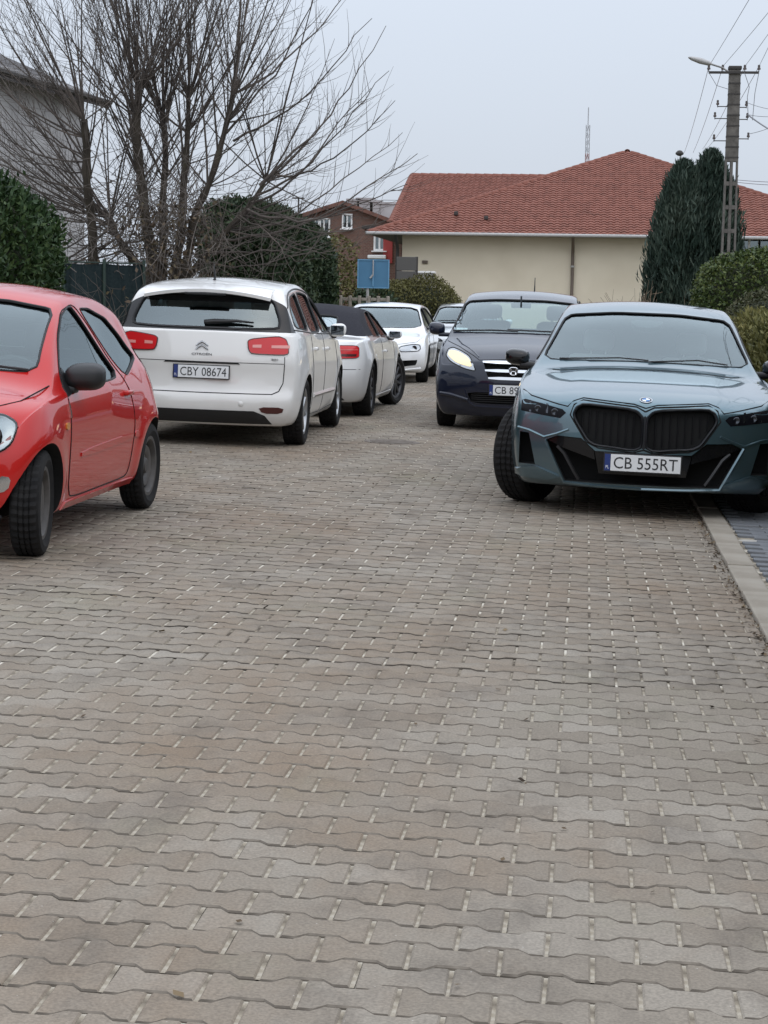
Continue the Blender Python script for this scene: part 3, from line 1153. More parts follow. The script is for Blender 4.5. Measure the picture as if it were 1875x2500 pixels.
    def handle(s, x, z, view, mat, L=0.20):
        p, nr = s.hit(view, x, z)
        sg = 1 if view == 'L' else -1
        mb = MB()
        mb.rbox((x, p.y + sg * 0.022, z), (L, 0.02, 0.032), 0.009)
        mb.rbox((x - L * 0.42, p.y + sg * 0.008, z), (0.03, 0.03, 0.028), 0.006)
        mb.rbox((x + L * 0.42, p.y + sg * 0.008, z), (0.03, 0.03, 0.028), 0.006)
        return mb.obj('door_handle', mat, s.root, True, 50)

WHEELS = {}
def wheel_meshes(rw, width, style, matname, tread, rim_mat, rim_r):
    key = (rw, width, style, matname)
    if key in WHEELS:
        return WHEELS[key]
    h = width / 2
    rr = rw * rim_r
    # tyre: sidewall bulge, shoulder, grooved tread with alternating blocks
    prof = [(rr - 0.015, -h * 0.72), (rr + 0.01, -h * 0.80), (rr + (rw - rr) * 0.45, -h * 1.0), (rw - 0.022, -h * 0.93), (rw - 0.006, -h * 0.80),
            (rw, -h * 0.62), (rw, -h * 0.40), (rw - 0.008, -h * 0.385), (rw - 0.008, -h * 0.315), (rw, -h * 0.30), (rw, -h * 0.06), (rw - 0.008, -h * 0.045)]
    prof = prof + [(r, -y) for r, y in reversed(prof)]
    n = tread * 2
    vs, fs = [], []
    k = len(prof)
    for i in range(n):
        for j, (r, y) in enumerate(prof):
            a = 2 * math.pi * (i + (0.5 * abs(y) / h)) / n
            rr_ = r - (0.007 if (i % 2 and r > rw - 0.012) else 0)
            vs.append((rr_ * math.cos(a), y, rr_ * math.sin(a)))
    for i in range(n):
        i2 = (i + 1) % n
        for j in range(k - 1):
            fs.append((i * k + j, i * k + j + 1, i2 * k + j + 1, i2 * k + j))
    tyre = new_mesh('tyre', vs, fs, M_RUBBER, True, 28)
    mb = MB()
    mats = [rim_mat, M_DARK, M_STEEL, M_CHROME]
    # barrel and lip (outer face towards +y)
    mb.lathe([(rr - 0.035, -h * 0.7), (rr - 0.03, 0.0), (rr - 0.028, h * 0.55), (rr - 0.012, h * 0.78), (rr + 0.008, h * 0.80), (rr + 0.008, h * 0.70)], 40, 'y', 0)
    if style == 'steel':
        pr = [(0.0, h * 0.30), (0.05, h * 0.32), (0.075, h * 0.28), (0.09, h * 0.46), (0.13, h * 0.52), (rr * 0.78, h * 0.28), (rr * 0.86, h * 0.18), (rr - 0.03, h * 0.30)]
        mb.lathe(pr, 40, 'y', 0)
        for i in range(12):
            a = 2 * math.pi * i / 12
            mb.lathe([(0.0, 0.0), (0.016, 0.0), (0.018, -0.004)], 8, 'y', 1, (rr * 0.74 * math.cos(a), h * 0.36, rr * 0.74 * math.sin(a)))
        mb.lathe([(0.0, h * 0.62), (0.045, h * 0.58), (0.055, h * 0.40)], 16, 'y', 0)
    else:
        ns = {'five': 5, 'ten': 10, 'seven': 7}[style]
        mb.lathe([(0.0, h * 0.05), (rr - 0.03, h * 0.0)], 32, 'y', 1)
        mb.lathe([(0.0, h * 0.74), (0.03, h * 0.74), (0.062, h * 0.64), (0.075, h * 0.40)], 20, 'y', 0)
        mb.lathe([(rr * 0.62, h * 0.06), (rr * 0.60, h * 0.10), (0.08, h * 0.10)], 28, 'y', 2)   # brake disc
        for i in range(ns):
            a = 2 * math.pi * i / ns
            wi, wo = (0.045, 0.032) if ns == 5 else (0.028, 0.018)
            ca, sa = math.cos(a), math.sin(a)
            def P(r, t, y): return (r * ca - t * sa, y, r * sa + t * ca)
            v = []
            for r, wd, y in ((0.045, wi, h * 0.66), (rr * 0.55, wi * 0.85, h * 0.70), (rr - 0.02, wo, h * 0.72)):
                v += [P(r, -wd, y - 0.012), P(r, -wd * 0.5, y), P(r, wd * 0.5, y), P(r, wd, y - 0.012), P(r, wd, y - 0.045), P(r, -wd, y - 0.045)]
            f = []
            for q in range(2):
                for b in range(6):
                    f.append((q * 6 + b, q * 6 + (b + 1) % 6, q * 6 + 6 + (b + 1) % 6, q * 6 + 6 + b))
            mb.add(v, f, 0)
    rim = mb.mesh('wheel', None, True, 40, mats)
    WHEELS[key] = (rim, tyre)
    return WHEELS[key]

def mirp(poly):
    return [(-a, b) for a, b in poly]
SECT = pchip([(0, 0.90), (0.12, 0.955), (0.35, 0.988), (0.62, 1.0), (0.82, 0.985), (1.0, 0.955)])

def const(v):
    return lambda x: np.asarray(x, float) * 0 + v

def roundel(car, view, a, b, r, mats, name='badge', tilt=0.0):
    p, nr = car.hit(view, a, b)
    q = nr.to_track_quat('Z', 'Y').to_matrix().to_4x4()
    mb = MB()
    mb.lathe([(0, 0.002), (r * 0.98, 0.002), (r, 0.0), (r, -0.01)], 24, 'z', 0)
    k = r * 0.68
    for i in range(4):
        a0 = i * math.pi / 2
        arc = [(0, 0, 0.003)] + [(k * math.cos(a0 + t), k * math.sin(a0 + t), 0.003) for t in np.linspace(0, math.pi / 2, 6)]
        mb.add(arc, [tuple(range(7))], 1 + i % 2)
    mb.tube([(r * math.cos(t), r * math.sin(t), 0.001) for t in np.linspace(0, 2 * math.pi, 24, endpoint=False)], r * 0.07, 5, 3, True)
    o = link(name, mb.mesh(name, None, False, None, mats), car.root)
    o.matrix_local = Matrix.Translation(p + nr * 0.004) @ q
    return o

def seam_both(car, pts, view, r=0.0035, mat=None):  # dark tubes drawn on the body stand in for shade in the panel gaps
    car.line('seam_shade', pts, view, mat or M_DARK, r, -0.001)
    if view in 'FB':
        car.line('seam_shade', mirp(pts), view, mat or M_DARK, r, -0.001)
    elif view == 'L':
        car.line('seam_shade', pts, 'R', mat or M_DARK, r, -0.001)
    elif view == 'T':
        car.line('seam_shade', [(a, -b) for a, b in pts], 'T', mat or M_DARK, r, -0.001)

def side_windows(car, polys, mat=None, seal=0.010):
    for p in polys:
        for v in 'LR':
            car.window('side_window', p, v, mat, seal=seal)

# ---- teal saloon parked half on the footway, nose to the camera
def build_teal():
    sp = dict(X=(-2.68, 2.38), axles=(-1.4975, 1.4975), rw=0.36, rarch=0.395, wmax=0.95,
              zt=pchip([(2.38, 0.805), (2.28, 0.845), (2.1, 0.878), (1.7, 0.925), (1.3, 0.968), (1.02, 1.000), (0.92, 1.020), (0.55, 1.20), (0.10, 1.405), (-0.25, 1.480), (-0.7, 1.505), (-1.2, 1.465), (-1.6, 1.34), (-2.05, 1.145), (-2.45, 1.10), (-2.68, 1.06)]),
              zl=pchip([(2.38, 0.765), (2.1, 0.838), (1.7, 0.888), (1.02, 0.955), (0.5, 0.965), (-1.5, 1.0), (-2.2, 1.03), (-2.68, 0.98)]),
              zb=pchip([(2.38, 0.20), (1.9, 0.17), (1.0, 0.17), (-1.5, 0.18), (-2.3, 0.22), (-2.68, 0.30)]),
              w=pchip([(2.38, 0.885), (2.2, 0.915), (1.9, 0.935), (1.5, 0.95), (0.4, 0.935), (-1.5, 0.95), (-2.2, 0.92), (-2.68, 0.84)]),
              tum=pchip([(2.38, 0.5), (1.1, 0.5), (0.9, 0.52), (0, 0.46), (-1.2, 0.46), (-1.9, 0.55), (-2.68, 0.4)]),
              crown=pchip([(2.38, 0.04), (1.2, 0.055), (0.9, 0.07), (0.5, 0.075), (0.0, 0.06), (-1, 0.05), (-2, 0.04), (-2.68, 0.04)]),
              sect=SECT, xf=pchip([(0.15, 2.30), (0.25, 2.365), (0.45, 2.38), (0.72, 2.375), (0.80, 2.345), (0.86, 2.30)]),
              xr=pchip([(0.2, -2.58), (0.5, -2.68), (0.9, -2.67), (1.06, -2.62)]),
              bowf=0.22, bowr=0.14, bowp=2.6, cabin=(-1.85, 0.95), floor=0.40, flare=0.012, ns=130, nt=44, smooth=3)
    def mod(x, y, z, S, T, Rr):
        # bonnet: raised centre between two creases
        g = np.clip((x - 0.95) / 0.3, 0, 1) * np.clip((2.34 - x) / 0.3, 0, 1)
        z = z + 0.012 * g * (Rr > 0.98) * np.clip((0.60 - np.abs(y)) / 0.06, 0, 1)
        return x, y, z
    sp['mod'] = mod
    paint = paint_mat('teal_paint', (0.085, 0.152, 0.184), 0.75, 0.30, 0.12)
    c = Car('saloon_car', 'teal blue saloon with black double grille, half parked on the footway', sp, paint, (0.455, 15.44), R(-91.2))
    sw = [chaikin(p, 2, 0.12) for p in (
        [(0.56, 1.015), (0.02, 1.325), (-0.36, 1.385), (-0.39, 1.025)],
        [(-0.46, 1.025), (-0.43, 1.385), (-0.95, 1.36), (-1.52, 1.12), (-1.50, 1.045)])]
    ws = chaikin([(-0.80, 1.030), (0, 1.048), (0.80, 1.030), (0.645, 1.378), (0.25, 1.412), (-0.25, 1.412), (-0.645, 1.378)], 2, 0.10)
    rw = chaikin([(-0.60, 1.16), (0.60, 1.16), (0.50, 1.37), (-0.50, 1.37)], 2, 0.12)
    kid = [(-0.014, 0.705), (-0.055, 0.748), (-0.13, 0.764), (-0.425, 0.780), (-0.472, 0.755), (-0.490, 0.712), (-0.480, 0.672), (-0.385, 0.530), (-0.33, 0.502), (-0.07, 0.478), (-0.014, 0.503)]
    kidr = chaikin(kid, 1, 0.15)
    low = [(-0.675, 0.518), (-0.60, 0.552), (-0.43, 0.545), (-0.33, 0.462), (0.33, 0.462), (0.43, 0.545), (0.60, 0.552), (0.675, 0.518), (0.53, 0.238), (-0.53, 0.238)]
    cor = [(-0.865, 0.56), (-0.80, 0.555), (-0.745, 0.335), (-0.865, 0.335)]
    body = c.build(sw, ws, rw, [(kidr, 2.255), (mirp(kidr), 2.255), (low, 2.12), (cor, 2.02), (mirp(cor), 2.02)])
    side_windows(c, sw)
    c.window('windscreen', ws, 'F', seal=0.007)
    c.window('rear_window', rw, 'B')
    # grille
    M_GRBAR = principled('grille_bar_black', (0.006, 0.006, 0.007), 0.6, spec=0.2)
    sur = [(0, 0.748), (-0.06, 0.778), (-0.43, 0.806), (-0.492, 0.772), (-0.515, 0.700), (-0.395, 0.520), (-0.31, 0.484), (-0.07, 0.463), (0, 0.485)]
    M_SUR = principled('grille_surround', (0.009, 0.010, 0.012), 0.35, spec=0.3)
    for sg in (1, -1):
        k = kidr if sg > 0 else mirp(kidr)
        g = c.patch('grille', k, 'F', M_DARK, -0.055, 0.01, res=0.05)
        for i in range(8):
            a = -0.075 - i * 0.052
            zt_ = 0.745 if i > 0 else 0.72
            zb_ = 0.50 if i < 5 else (0.54 if i == 5 else (0.585 if i == 6 else 0.63))
            c.line('grille_bar', [(a * sg, zb_), (a * sg, zt_)], 'F', M_GRBAR, 0.006, -0.04, parent=g, res=0.05)
        c.line('grille_frame', chaikin([(p[0] * 1.0 * sg, p[1]) for p in kid], 1, 0.15), 'F', M_SUR, 0.010, 0.002, True, res=0.04, n=6)
        # dark surround line
        c.line('seam_shade', [(sg * a, b) for a, b in sur], 'F', M_DARK, 0.006, 0.0)
    c.patch('grille_divider', [(-0.018, 0.705), (0, 0.72), (0.018, 0.705), (0.018, 0.50), (0, 0.488), (-0.018, 0.50)], 'F', M_SUR, 0.006, 0.02)
    # lower intake
    pan = [(-0.335, 0.462), (0.335, 0.462), (0.30, 0.305), (-0.30, 0.305)]
    c.patch('intake_panel', pan, 'F', M_GLOSS, -0.01, 0.03)
    upl = [(-0.665, 0.515), (-0.60, 0.548), (-0.43, 0.541), (-0.34, 0.462), (-0.33, 0.40), (-0.56, 0.47)]
    for sg in (1, -1):
        c.patch('intake_panel', [(sg * a, b) for a, b in upl], 'F', M_GLOSS, -0.012, 0.02)
        c.line('intake_fin', [(sg * -0.60, 0.478), (sg * -0.55, 0.43), (sg * -0.44, 0.245)], 'F', M_BLACK, 0.014, -0.02)
        c.patch('corner_blade', [(sg * a, b) for a, b in ((-0.88, 0.305), (-0.735, 0.330), (-0.56, 0.268), (-0.645, 0.238), (-0.88, 0.252))], 'F', paint, 0.018, 0.03)
        c.line('bumper_edge', [(sg * -0.685, 0.520), (sg * -0.535, 0.228), (sg * -0.30, 0.218), (0, 0.213)], 'F', paint, 0.011, 0.004)
        c.line('bumper_crease', [(sg * -0.52, 0.60), (sg * -0.60, 0.565), (sg * -0.69, 0.535), (sg * -0.80, 0.575), (sg * -0.88, 0.59)], 'F', paint, 0.009, 0.002)
        # headlamp
        hl = [(-0.865, 0.775), (-0.84, 0.785), (-0.70, 0.762), (-0.57, 0.735), (-0.545, 0.712), (-0.585, 0.672), (-0.70, 0.684), (-0.865, 0.705)]
        h = c.patch('headlight', [(sg * a, b) for a, b in hl], 'F', principled('headlight_smoked', (0.006, 0.006, 0.008), 0.3, spec=0.12), 0.003, 0.02, res=0.03)
        for yy in (-0.795, -0.675):
            c.patch('lamp_strip', [(sg * (yy - 0.009), 0.70), (sg * (yy + 0.005), 0.70), (sg * (yy + 0.003), 0.764), (sg * (yy - 0.011), 0.767)], 'F', M_LAMPDK, 0.006, 0.006, parent=h)
        for yy, zz in ((-0.745, 0.727), (-0.625, 0.712)):
            p, nr = c.hit('F', sg * yy, zz)
            mb = MB(); mb.lathe([(0, 0.0), (0.016, 0.001), (0.024, 0.006), (0.026, 0.0)], 16, 'x', 0, (p.x + 0.005, p.y, p.z))
            mb.obj('lamp_lens', M_LAMPDK, h, True)
        # bonnet shut line
        c.line('seam_shade', [(sg * -0.885, 0.90), (sg * -0.865, 0.845), (sg * -0.80, 0.812), (sg * -0.60, 0.768), (sg * -0.535, 0.757), (sg * -0.495, 0.797), (sg * -0.43, 0.819), (sg * -0.08, 0.796), (0, 0.772)], 'F', M_DARK, 0.005, 0.0)
        c.line('seam_shade', [(1.0, sg * 0.70), (1.07, sg * 0.64), (1.11, sg * 0.52), (1.12, 0)], 'T', M_DARK, 0.004, 0.0)
    for pts in ([(0.98, 0.80), (0.99, 0.25), (-0.1, 0.22)], [(-0.42, 1.0), (-0.45, 0.25)], [(-1.5, 1.0), (-1.35, 0.75), (-1.05, 0.5), (-1.0, 0.25)]):
        seam_both(c, pts, 'L')
    for v in 'LR':
        c.handle(-0.22, 0.86, v, paint)
        c.handle(-1.25, 0.88, v, paint)
    roundel(c, 'F', 0, 0.822, 0.041, [M_GLOSS, M_WHITE, principled('badge_blue', (0.02, 0.16, 0.42), 0.3), M_CHROME])
    c.plate('F', 0.392, 0.0, 'CB 555RT', off=0.016)
    c.mirror(0.52, 0.90, 1.03, M_GLOSS, (0.13, 0.20, 0.145))
    for pts in ([(-0.66, 1.035), (-0.2, 1.06), (0.02, 1.05)], [(0.02, 1.04), (0.4, 1.065), (0.62, 1.04)]):
        c.line('wiper', pts, 'F', M_BLACK, 0.006, 0.008)
    c.patch('mirror_housing', chaikin([(-0.13, 1.385), (0.13, 1.385), (0.12, 1.355), (0.05, 1.325), (-0.05, 1.325), (-0.12, 1.355)], 1), 'F', M_TRIM, -0.03, 0.05)
    c.seats([-0.15, -1.15], 0.46, 0.60, 0.50, 0.38, principled('pale_leather', (0.42, 0.43, 0.43), 0.6), dash=(0.72, 0.98, 1.45))
    c.wheels(0.36, 0.245, 'ten', M_ALLOYD, R(-26), 0.945, rim_r=0.70)
    return c
CARS = {}
M_LAMPDK = principled('smoked_reflector', (0.07, 0.075, 0.085), 0.25, 0.9)
CARS['teal'] = build_teal()
# ---- red three-door hatchback at the left edge, nose to the camera
def build_red():
    sp = dict(X=(-1.755, 1.85), axles=(-1.1835, 1.1835), rw=0.287, rarch=0.325, wmax=0.827,
              zt=pchip([(1.85, 0.66), (1.75, 0.74), (1.55, 0.82), (1.25, 0.885), (1.02, 0.925), (0.92, 0.955), (0.62, 1.16), (0.28, 1.345), (0.0, 1.425), (-0.35, 1.452), (-0.8, 1.43), (-1.15, 1.365), (-1.38, 1.25), (-1.54, 1.12), (-1.66, 1.01), (-1.755, 0.94)]),
              zl=pchip([(1.85, 0.62), (1.55, 0.765), (1.25, 0.825), (0.95, 0.86), (0.4, 0.875), (-0.5, 0.90), (-1.2, 0.96), (-1.755, 0.93)]),
              zb=pchip([(1.85, 0.22), (1.5, 0.19), (0.9, 0.18), (-1.0, 0.20), (-1.5, 0.26), (-1.755, 0.34)]),
              w=pchip([(1.85, 0.66), (1.7, 0.745), (1.5, 0.79), (1.2, 0.82), (0.3, 0.815), (-0.6, 0.82), (-1.2, 0.827), (-1.5, 0.78), (-1.755, 0.70)]),
              tum=pchip([(1.85, 0.5), (1.0, 0.5), (0.8, 0.42), (0, 0.42), (-0.9, 0.48), (-1.4, 0.52), (-1.755, 0.4)]),
              crown=pchip([(1.85, 0.07), (1.2, 0.075), (0.9, 0.08), (0.3, 0.07), (-1, 0.06), (-1.5, 0.04), (-1.755, 0.03)]),
              sect=pchip([(0, 0.915), (0.10, 0.95), (0.28, 0.975), (0.5, 0.99), (0.72, 1.0), (0.88, 0.985), (1.0, 0.955)]),
              xf=pchip([(0.2, 1.80), (0.35, 1.85), (0.55, 1.84), (0.75, 1.77)]),
              xr=pchip([(0.25, -1.70), (0.5, -1.755), (0.8, -1.74), (1.0, -1.68)]),
              bowf=0.32, bowr=0.16, bowp=2.4, cabin=(-1.5, 0.86), floor=0.38, ef=1.0, flare=0.017, ns=120, nt=40, smooth=4)
    def mod(x, y, z, S, T, Rr):
        # the body draws in towards the rear above the wheel arches
        g = np.clip((z - 0.62) / 0.40, 0, 1) * np.clip((-x - 0.15) / 0.95, 0, 1)
        return x, y * (1 - 0.115 * g), z
    sp['mod'] = mod
    paint = paint_mat('red_paint', (0.46, 0.0095, 0.0080), 0.0, 0.35, 0.08, coat_ior=1.42)
    c = Car('hatchback_car', 'red three-door hatchback with black mirror, cut off by the left edge', sp, paint, (-3.665, 11.02), R(-90.6))
    c.paint = paint
    door = chaikin([(0.70, 0.865), (0.64, 0.985), (0.43, 1.150), (0.21, 1.272), (0.02, 1.325), (-0.06, 1.325), (-0.52, 0.900)], 2, 0.10)
    qtr = chaikin([(-0.215, 1.315), (-0.50, 1.315), (-0.86, 1.255), (-1.06, 1.14), (-1.20, 1.00), (-0.68, 0.892)], 2, 0.09)
    ws = chaikin([(-0.625, 0.965), (0, 0.985), (0.625, 0.965), (0.545, 1.31), (0.25, 1.355), (-0.25, 1.355), (-0.545, 1.31)], 2, 0.10)
    rwn = chaikin([(-0.52, 1.02), (0.52, 1.02), (0.44, 1.22), (-0.44, 1.22)], 2, 0.14)
    grl = chaikin([(-0.42, 0.34), (0.42, 0.34), (0.36, 0.24), (-0.36, 0.24)], 2, 0.15)
    c.build([door, qtr], ws, rwn, [(grl, 1.60)])
    for v in 'LR':
        c.window('door_window', door, v, seal=0.008)
        c.window('quarter_window', qtr, v, seal=0.007)
        # door shut line, sill line and side moulding
        c.line('seam_shade', chaikin([(0.76, 0.78), (0.70, 0.94), (0.43, 1.165), (0.17, 1.30), (-0.10, 1.345), (-0.30, 1.20), (-0.58, 0.90), (-0.66, 0.80), (-0.71, 0.55), (-0.66, 0.30), (-0.60, 0.265), (0.62, 0.255), (0.72, 0.35)], 2, 0.15), v, M_DARK, 0.0045, 0.0, True)
        m_ = c.patch('side_moulding', chaikin([(0.50, 0.475), (0.50, 0.515), (-0.665, 0.545), (-0.665, 0.505)], 1), v, paint, 0.007, 0.018, res=0.05)
        c.patch('side_moulding', chaikin([(-0.715, 0.507), (-0.715, 0.547), (-0.86, 0.55), (-0.86, 0.51)], 1), v, paint, 0.007, 0.018, res=0.05)
        # mirror sail panel
        c.patch('mirror_sail', [(0.74, 0.835), (0.73, 0.89), (0.62, 0.99), (0.55, 0.89), (0.48, 0.875)], v, M_BLACK, 0.008, 0.02, res=0.04)
        c.handle(-0.56, 0.80, v, paint, 0.16)
        # indicator and badge on the wing
        c.patch('side_repeater', chaikin([(0.80, 0.66), (0.86, 0.66), (0.86, 0.70), (0.80, 0.70)], 1), v, principled('amber', (0.6, 0.22, 0.03), 0.2, coat=1.0), 0.008, 0.012, res=0.03)
        c.patch('wing_badge', [(0.745, 0.72), (0.765, 0.72), (0.775, 0.80), (0.755, 0.80)], v, M_CHROME, 0.008, 0.01, res=0.03)
        c.patch('sill', [(0.76, 0.205), (0.72, 0.245), (-0.78, 0.25), (-0.80, 0.21)], v, paint, 0.012, 0.02, res=0.06)
        c.line('tail_seam_shade', [(-1.28, 1.06), (-1.40, 0.92), (-1.47, 0.72)], v, M_DARK, 0.004, 0.0)  # dark tube painted in for the shade of the tail gap
    c.window('windscreen', ws, 'F', seal=0.009)
    c.window('rear_window', rwn, 'B', seal=0.009)
    for sg in (1, -1):
        hl = chaikin([(sg * 0.40, 0.60), (sg * 0.47, 0.75), (sg * 0.62, 0.775), (sg * 0.72, 0.72), (sg * 0.70, 0.60), (sg * 0.55, 0.54)], 2)
        h = c.patch('headlight', hl, 'F', M_LAMPIN, 0.002, 0.02, res=0.03)
        c.patch('lamp_lens', hl, 'F', M_LENS, 0.014, 0.0, res=0.03, parent=h)
        c.line('lamp_trim', hl, 'F', M_DARK, 0.006, 0.004, True, parent=h)
        p, nr = c.hit('F', sg * 0.60, 0.66)
        mb = MB(); mb.lathe([(0, 0.0), (0.04, 0.002), (0.06, 0.012), (0.066, 0.0)], 18, 'x', 0, (p.x - 0.005, p.y, p.z))
        mb.obj('lamp_ring', M_GLOSS, h, True)
        c.line('seam_shade', [(sg * 0.72, 0.90), (sg * 0.66, 0.83), (sg * 0.50, 0.78), (sg * 0.3, 0.755), (0, 0.75)], 'F', M_DARK, 0.0045, 0.0)
        tl = chaikin([(sg * 0.55, 0.72), (sg * 0.56, 0.93), (sg * 0.66, 0.95), (sg * 0.70, 0.74)], 2)
        c.patch('tail_light', tl, 'B', M_LAMPRED, 0.006, 0.015, res=0.04)
        fg = chaikin([(sg * 0.62, 0.36), (sg * 0.70, 0.38), (sg * 0.715, 0.45), (sg * 0.66, 0.46)], 1)
        c.patch('fog_trim', fg, 'F', M_CHROME, 0.004, 0.012, res=0.03)
    c.patch('chin', [(-0.66, 0.235), (0.66, 0.235), (0.62, 0.19), (-0.62, 0.19)], 'F', M_BLACK, 0.006, 0.02)
    c.patch('front_badge', [(-0.04, 0.68), (0, 0.74), (0.04, 0.68), (0, 0.62)], 'F', M_CHROME, 0.008, 0.01)
    for pts in ([(-0.58, 0.97), (-0.2, 0.985), (0.0, 0.98)], [(-0.02, 0.995), (0.4, 0.985), (0.58, 0.97)]):
        c.line('wiper', pts, 'F', M_BLACK, 0.009, 0.012)
    c.mirror(0.60, 0.725, 0.945, M_BLACK, (0.15, 0.24, 0.175))
    c.seats([-0.10, -0.95], 0.45, 0.56, 0.46, 0.34, bench=False, dash=(0.62, 0.92, 1.25))
    c.wheels(0.287, 0.165, 'steel', M_STEEL, R(8), 0.815, tread=40, rim_r=0.66)
    c.line('rear_wiper', [(0.0, 1.02), (-0.30, 1.10)], 'B', M_BLACK, 0.010, 0.012)
    return c

# ---- white people carrier seen from behind
def build_white_mpv():
    sp = dict(X=(-2.165, 2.265), axles=(-1.3925, 1.3925), rw=0.328, rarch=0.365, wmax=0.913,
              zt=pchip([(2.265, 0.74), (2.1, 0.84), (1.7, 0.97), (1.4, 1.03), (0.9, 1.28), (0.5, 1.46), (0.1, 1.56), (-0.4, 1.60), (-1.0, 1.59), (-1.5, 1.555), (-1.78, 1.505), (-1.90, 1.455), (-2.02, 1.28), (-2.10, 1.14), (-2.165, 1.08)]),
              zl=pchip([(2.265, 0.70), (1.7, 0.92), (1.3, 0.98), (0, 1.03), (-1.2, 1.07), (-2.165, 1.06)]),
              zb=pchip([(2.265, 0.22), (1.8, 0.2), (0, 0.2), (-1.7, 0.21), (-2.165, 0.21)]),
              w=pchip([(2.265, 0.72), (2.0, 0.86), (1.4, 0.905), (0, 0.905), (-1.4, 0.913), (-1.9, 0.895), (-2.165, 0.855)]),
              tum=pchip([(2.265, 0.4), (1.4, 0.45), (0.5, 0.42), (-1.5, 0.40), (-1.9, 0.36), (-2.165, 0.3)]),
              crown=pchip([(2.265, 0.06), (1.2, 0.08), (0, 0.055), (-1.5, 0.06), (-1.9, 0.045), (-2.165, 0.02)]),
              sect=SECT, xf=pchip([(0.2, 2.2), (0.5, 2.265), (0.75, 2.24)]),
              xr=pchip([(0.22, -2.09), (0.32, -2.15), (0.44, -2.165), (0.49, -2.16), (0.53, -2.125), (0.70, -2.115), (0.80, -2.135), (1.0, -2.115), (1.10, -2.10), (1.2, -2.09), (1.6, -2.0)]),
              bowf=0.30, bowr=0.15, bowp=2.8, cabin=(-2.0, 1.30), floor=0.45, flare=0.014, ns=125, nt=44, nr=40, smooth=3, rw_fwd=0.9, ws_back=1.2, er=0.75, ef=0.9)
    paint = paint_mat('white_paint', (0.80, 0.79, 0.765), 0.0, 0.35, 0.30, (0.30, 0.27, 0.23))
    c = Car('people_carrier', 'white people carrier seen from behind, rear window wiper and plate CBY 08674', sp, paint, (-3.605, 19.47), R(90.9))
    sw = [chaikin(p, 2, 0.12) for p in (
        [(1.12, 1.06), (0.42, 1.37), (0.10, 1.44), (0.06, 1.07)],
        [(0.0, 1.075), (0.03, 1.445), (-0.5, 1.47), (-0.84, 1.465), (-0.93, 1.09)],
        [(-1.02, 1.10), (-0.94, 1.465), (-1.45, 1.42), (-1.72, 1.30), (-1.80, 1.14)])]
    ws = chaikin([(-0.74, 1.07), (0.74, 1.07), (0.62, 1.44), (-0.62, 1.44)], 2, 0.12)
    rwn = chaikin([(-0.69, 1.115), (0.69, 1.115), (0.70, 1.20), (0.615, 1.40), (0.3, 1.432), (-0.3, 1.432), (-0.615, 1.40), (-0.70, 1.20)], 2, 0.16)
    c.build(sw, ws, rwn)
    side_windows(c, sw, seal=0.010)
    c.window('windscreen', ws, 'F')
    c.window('rear_window', rwn, 'B', glass_mat('tailgate_glass', (0.34, 0.41, 0.41), 1.8, 0.11), seal=0.014)
    c.patch('visor_band', [(-0.60, 1.365), (0.60, 1.365), (0.585, 1.405), (0.3, 1.43), (-0.3, 1.43), (-0.585, 1.405)], 'B', M_GLOSS, -0.006, 0.004)
    # black band round the rear window and the rear quarter
    c.paint = paint
    split_part(c, lambda q, f: q.x < -1.83 and 1.09 < q.z < 1.44 and f.material_index == 0, 'pillar_trim', M_GLOSS,
               [((-1.83, 0, 0), (1, 0, 0)), ((0, 0, 1.09), (0, 0, 1)), ((0, 0, 1.44), (0, 0, 1))])
    for sg in (1, -1):
        v = 'L' if sg > 0 else 'R'
        # chrome-free waist strip and roof edge
        c.line('waist_strip', [(1.2, 1.035), (0, 1.055), (-1.0, 1.08), (-1.85, 1.115)], v, M_BLACK, 0.008, 0.0)
        c.line('window_arch', chaikin([(1.25, 1.06), (0.45, 1.405), (0.05, 1.475), (-0.5, 1.505), (-1.0, 1.50), (-1.5, 1.455), (-1.82, 1.32)], 2, 0.2, False), v, M_BLACK, 0.010, 0.0)
        for pts in ([(1.05, 1.0), (1.10, 0.6), (1.0, 0.27), (0.1, 0.25)], [(0.03, 1.05), (0.0, 0.6), (0.02, 0.26)], [(-0.98, 1.08), (-1.02, 0.85), (-0.95, 0.60), (-0.88, 0.27), (0.0, 0.25)]):
            c.line('seam_shade', pts, v, M_DARK, 0.004, 0.0)
        c.handle(0.18, 0.90, v, paint)
        c.handle(-0.80, 0.92, v, paint)
        c.line('side_moulding', [(0.9, 0.44), (-0.85, 0.46)], v, paint, 0.022, 0.002)
        # tail lamp
        tl = chaikin([(sg * 0.425, 1.005), (sg * 0.46, 1.025), (sg * 0.70, 1.055), (sg * 0.765, 1.03), (sg * 0.79, 0.97), (sg * 0.795, 0.885), (sg * 0.46, 0.89), (sg * 0.435, 0.93)], 2, 0.15)
        t = c.patch('tail_light', tl, 'B', M_LAMPRED, 0.012, 0.03, res=0.03)
        c.line('lamp_trim', tl, 'B', M_LAMPDARK, 0.006, 0.008, True, parent=t)
        for a, b in ((0.47, 0.55), (0.64, 0.80)):
            c.patch('lamp_window', [(sg * a, 0.945), (sg * b, 0.945), (sg * b, 0.975), (sg * a, 0.97)], 'B', M_LAMPRED2, 0.0145, 0.006, parent=t, res=0.03)
        # bumper reflector and shut lines
        c.patch('rear_reflector', chaikin([(sg * 0.54, 0.395), (sg * 0.775, 0.395), (sg * 0.755, 0.335), (sg * 0.58, 0.335)], 1), 'B', M_LAMPDARK, 0.004, 0.012, res=0.04)
        c.line('seam_shade', [(sg * 0.765, 0.865), (sg * 0.765, 0.78), (sg * 0.755, 0.62), (sg * 0.72, 0.545), (sg * 0.66, 0.515), (0, 0.512)], 'B', M_DARK, 0.0055, -0.001)
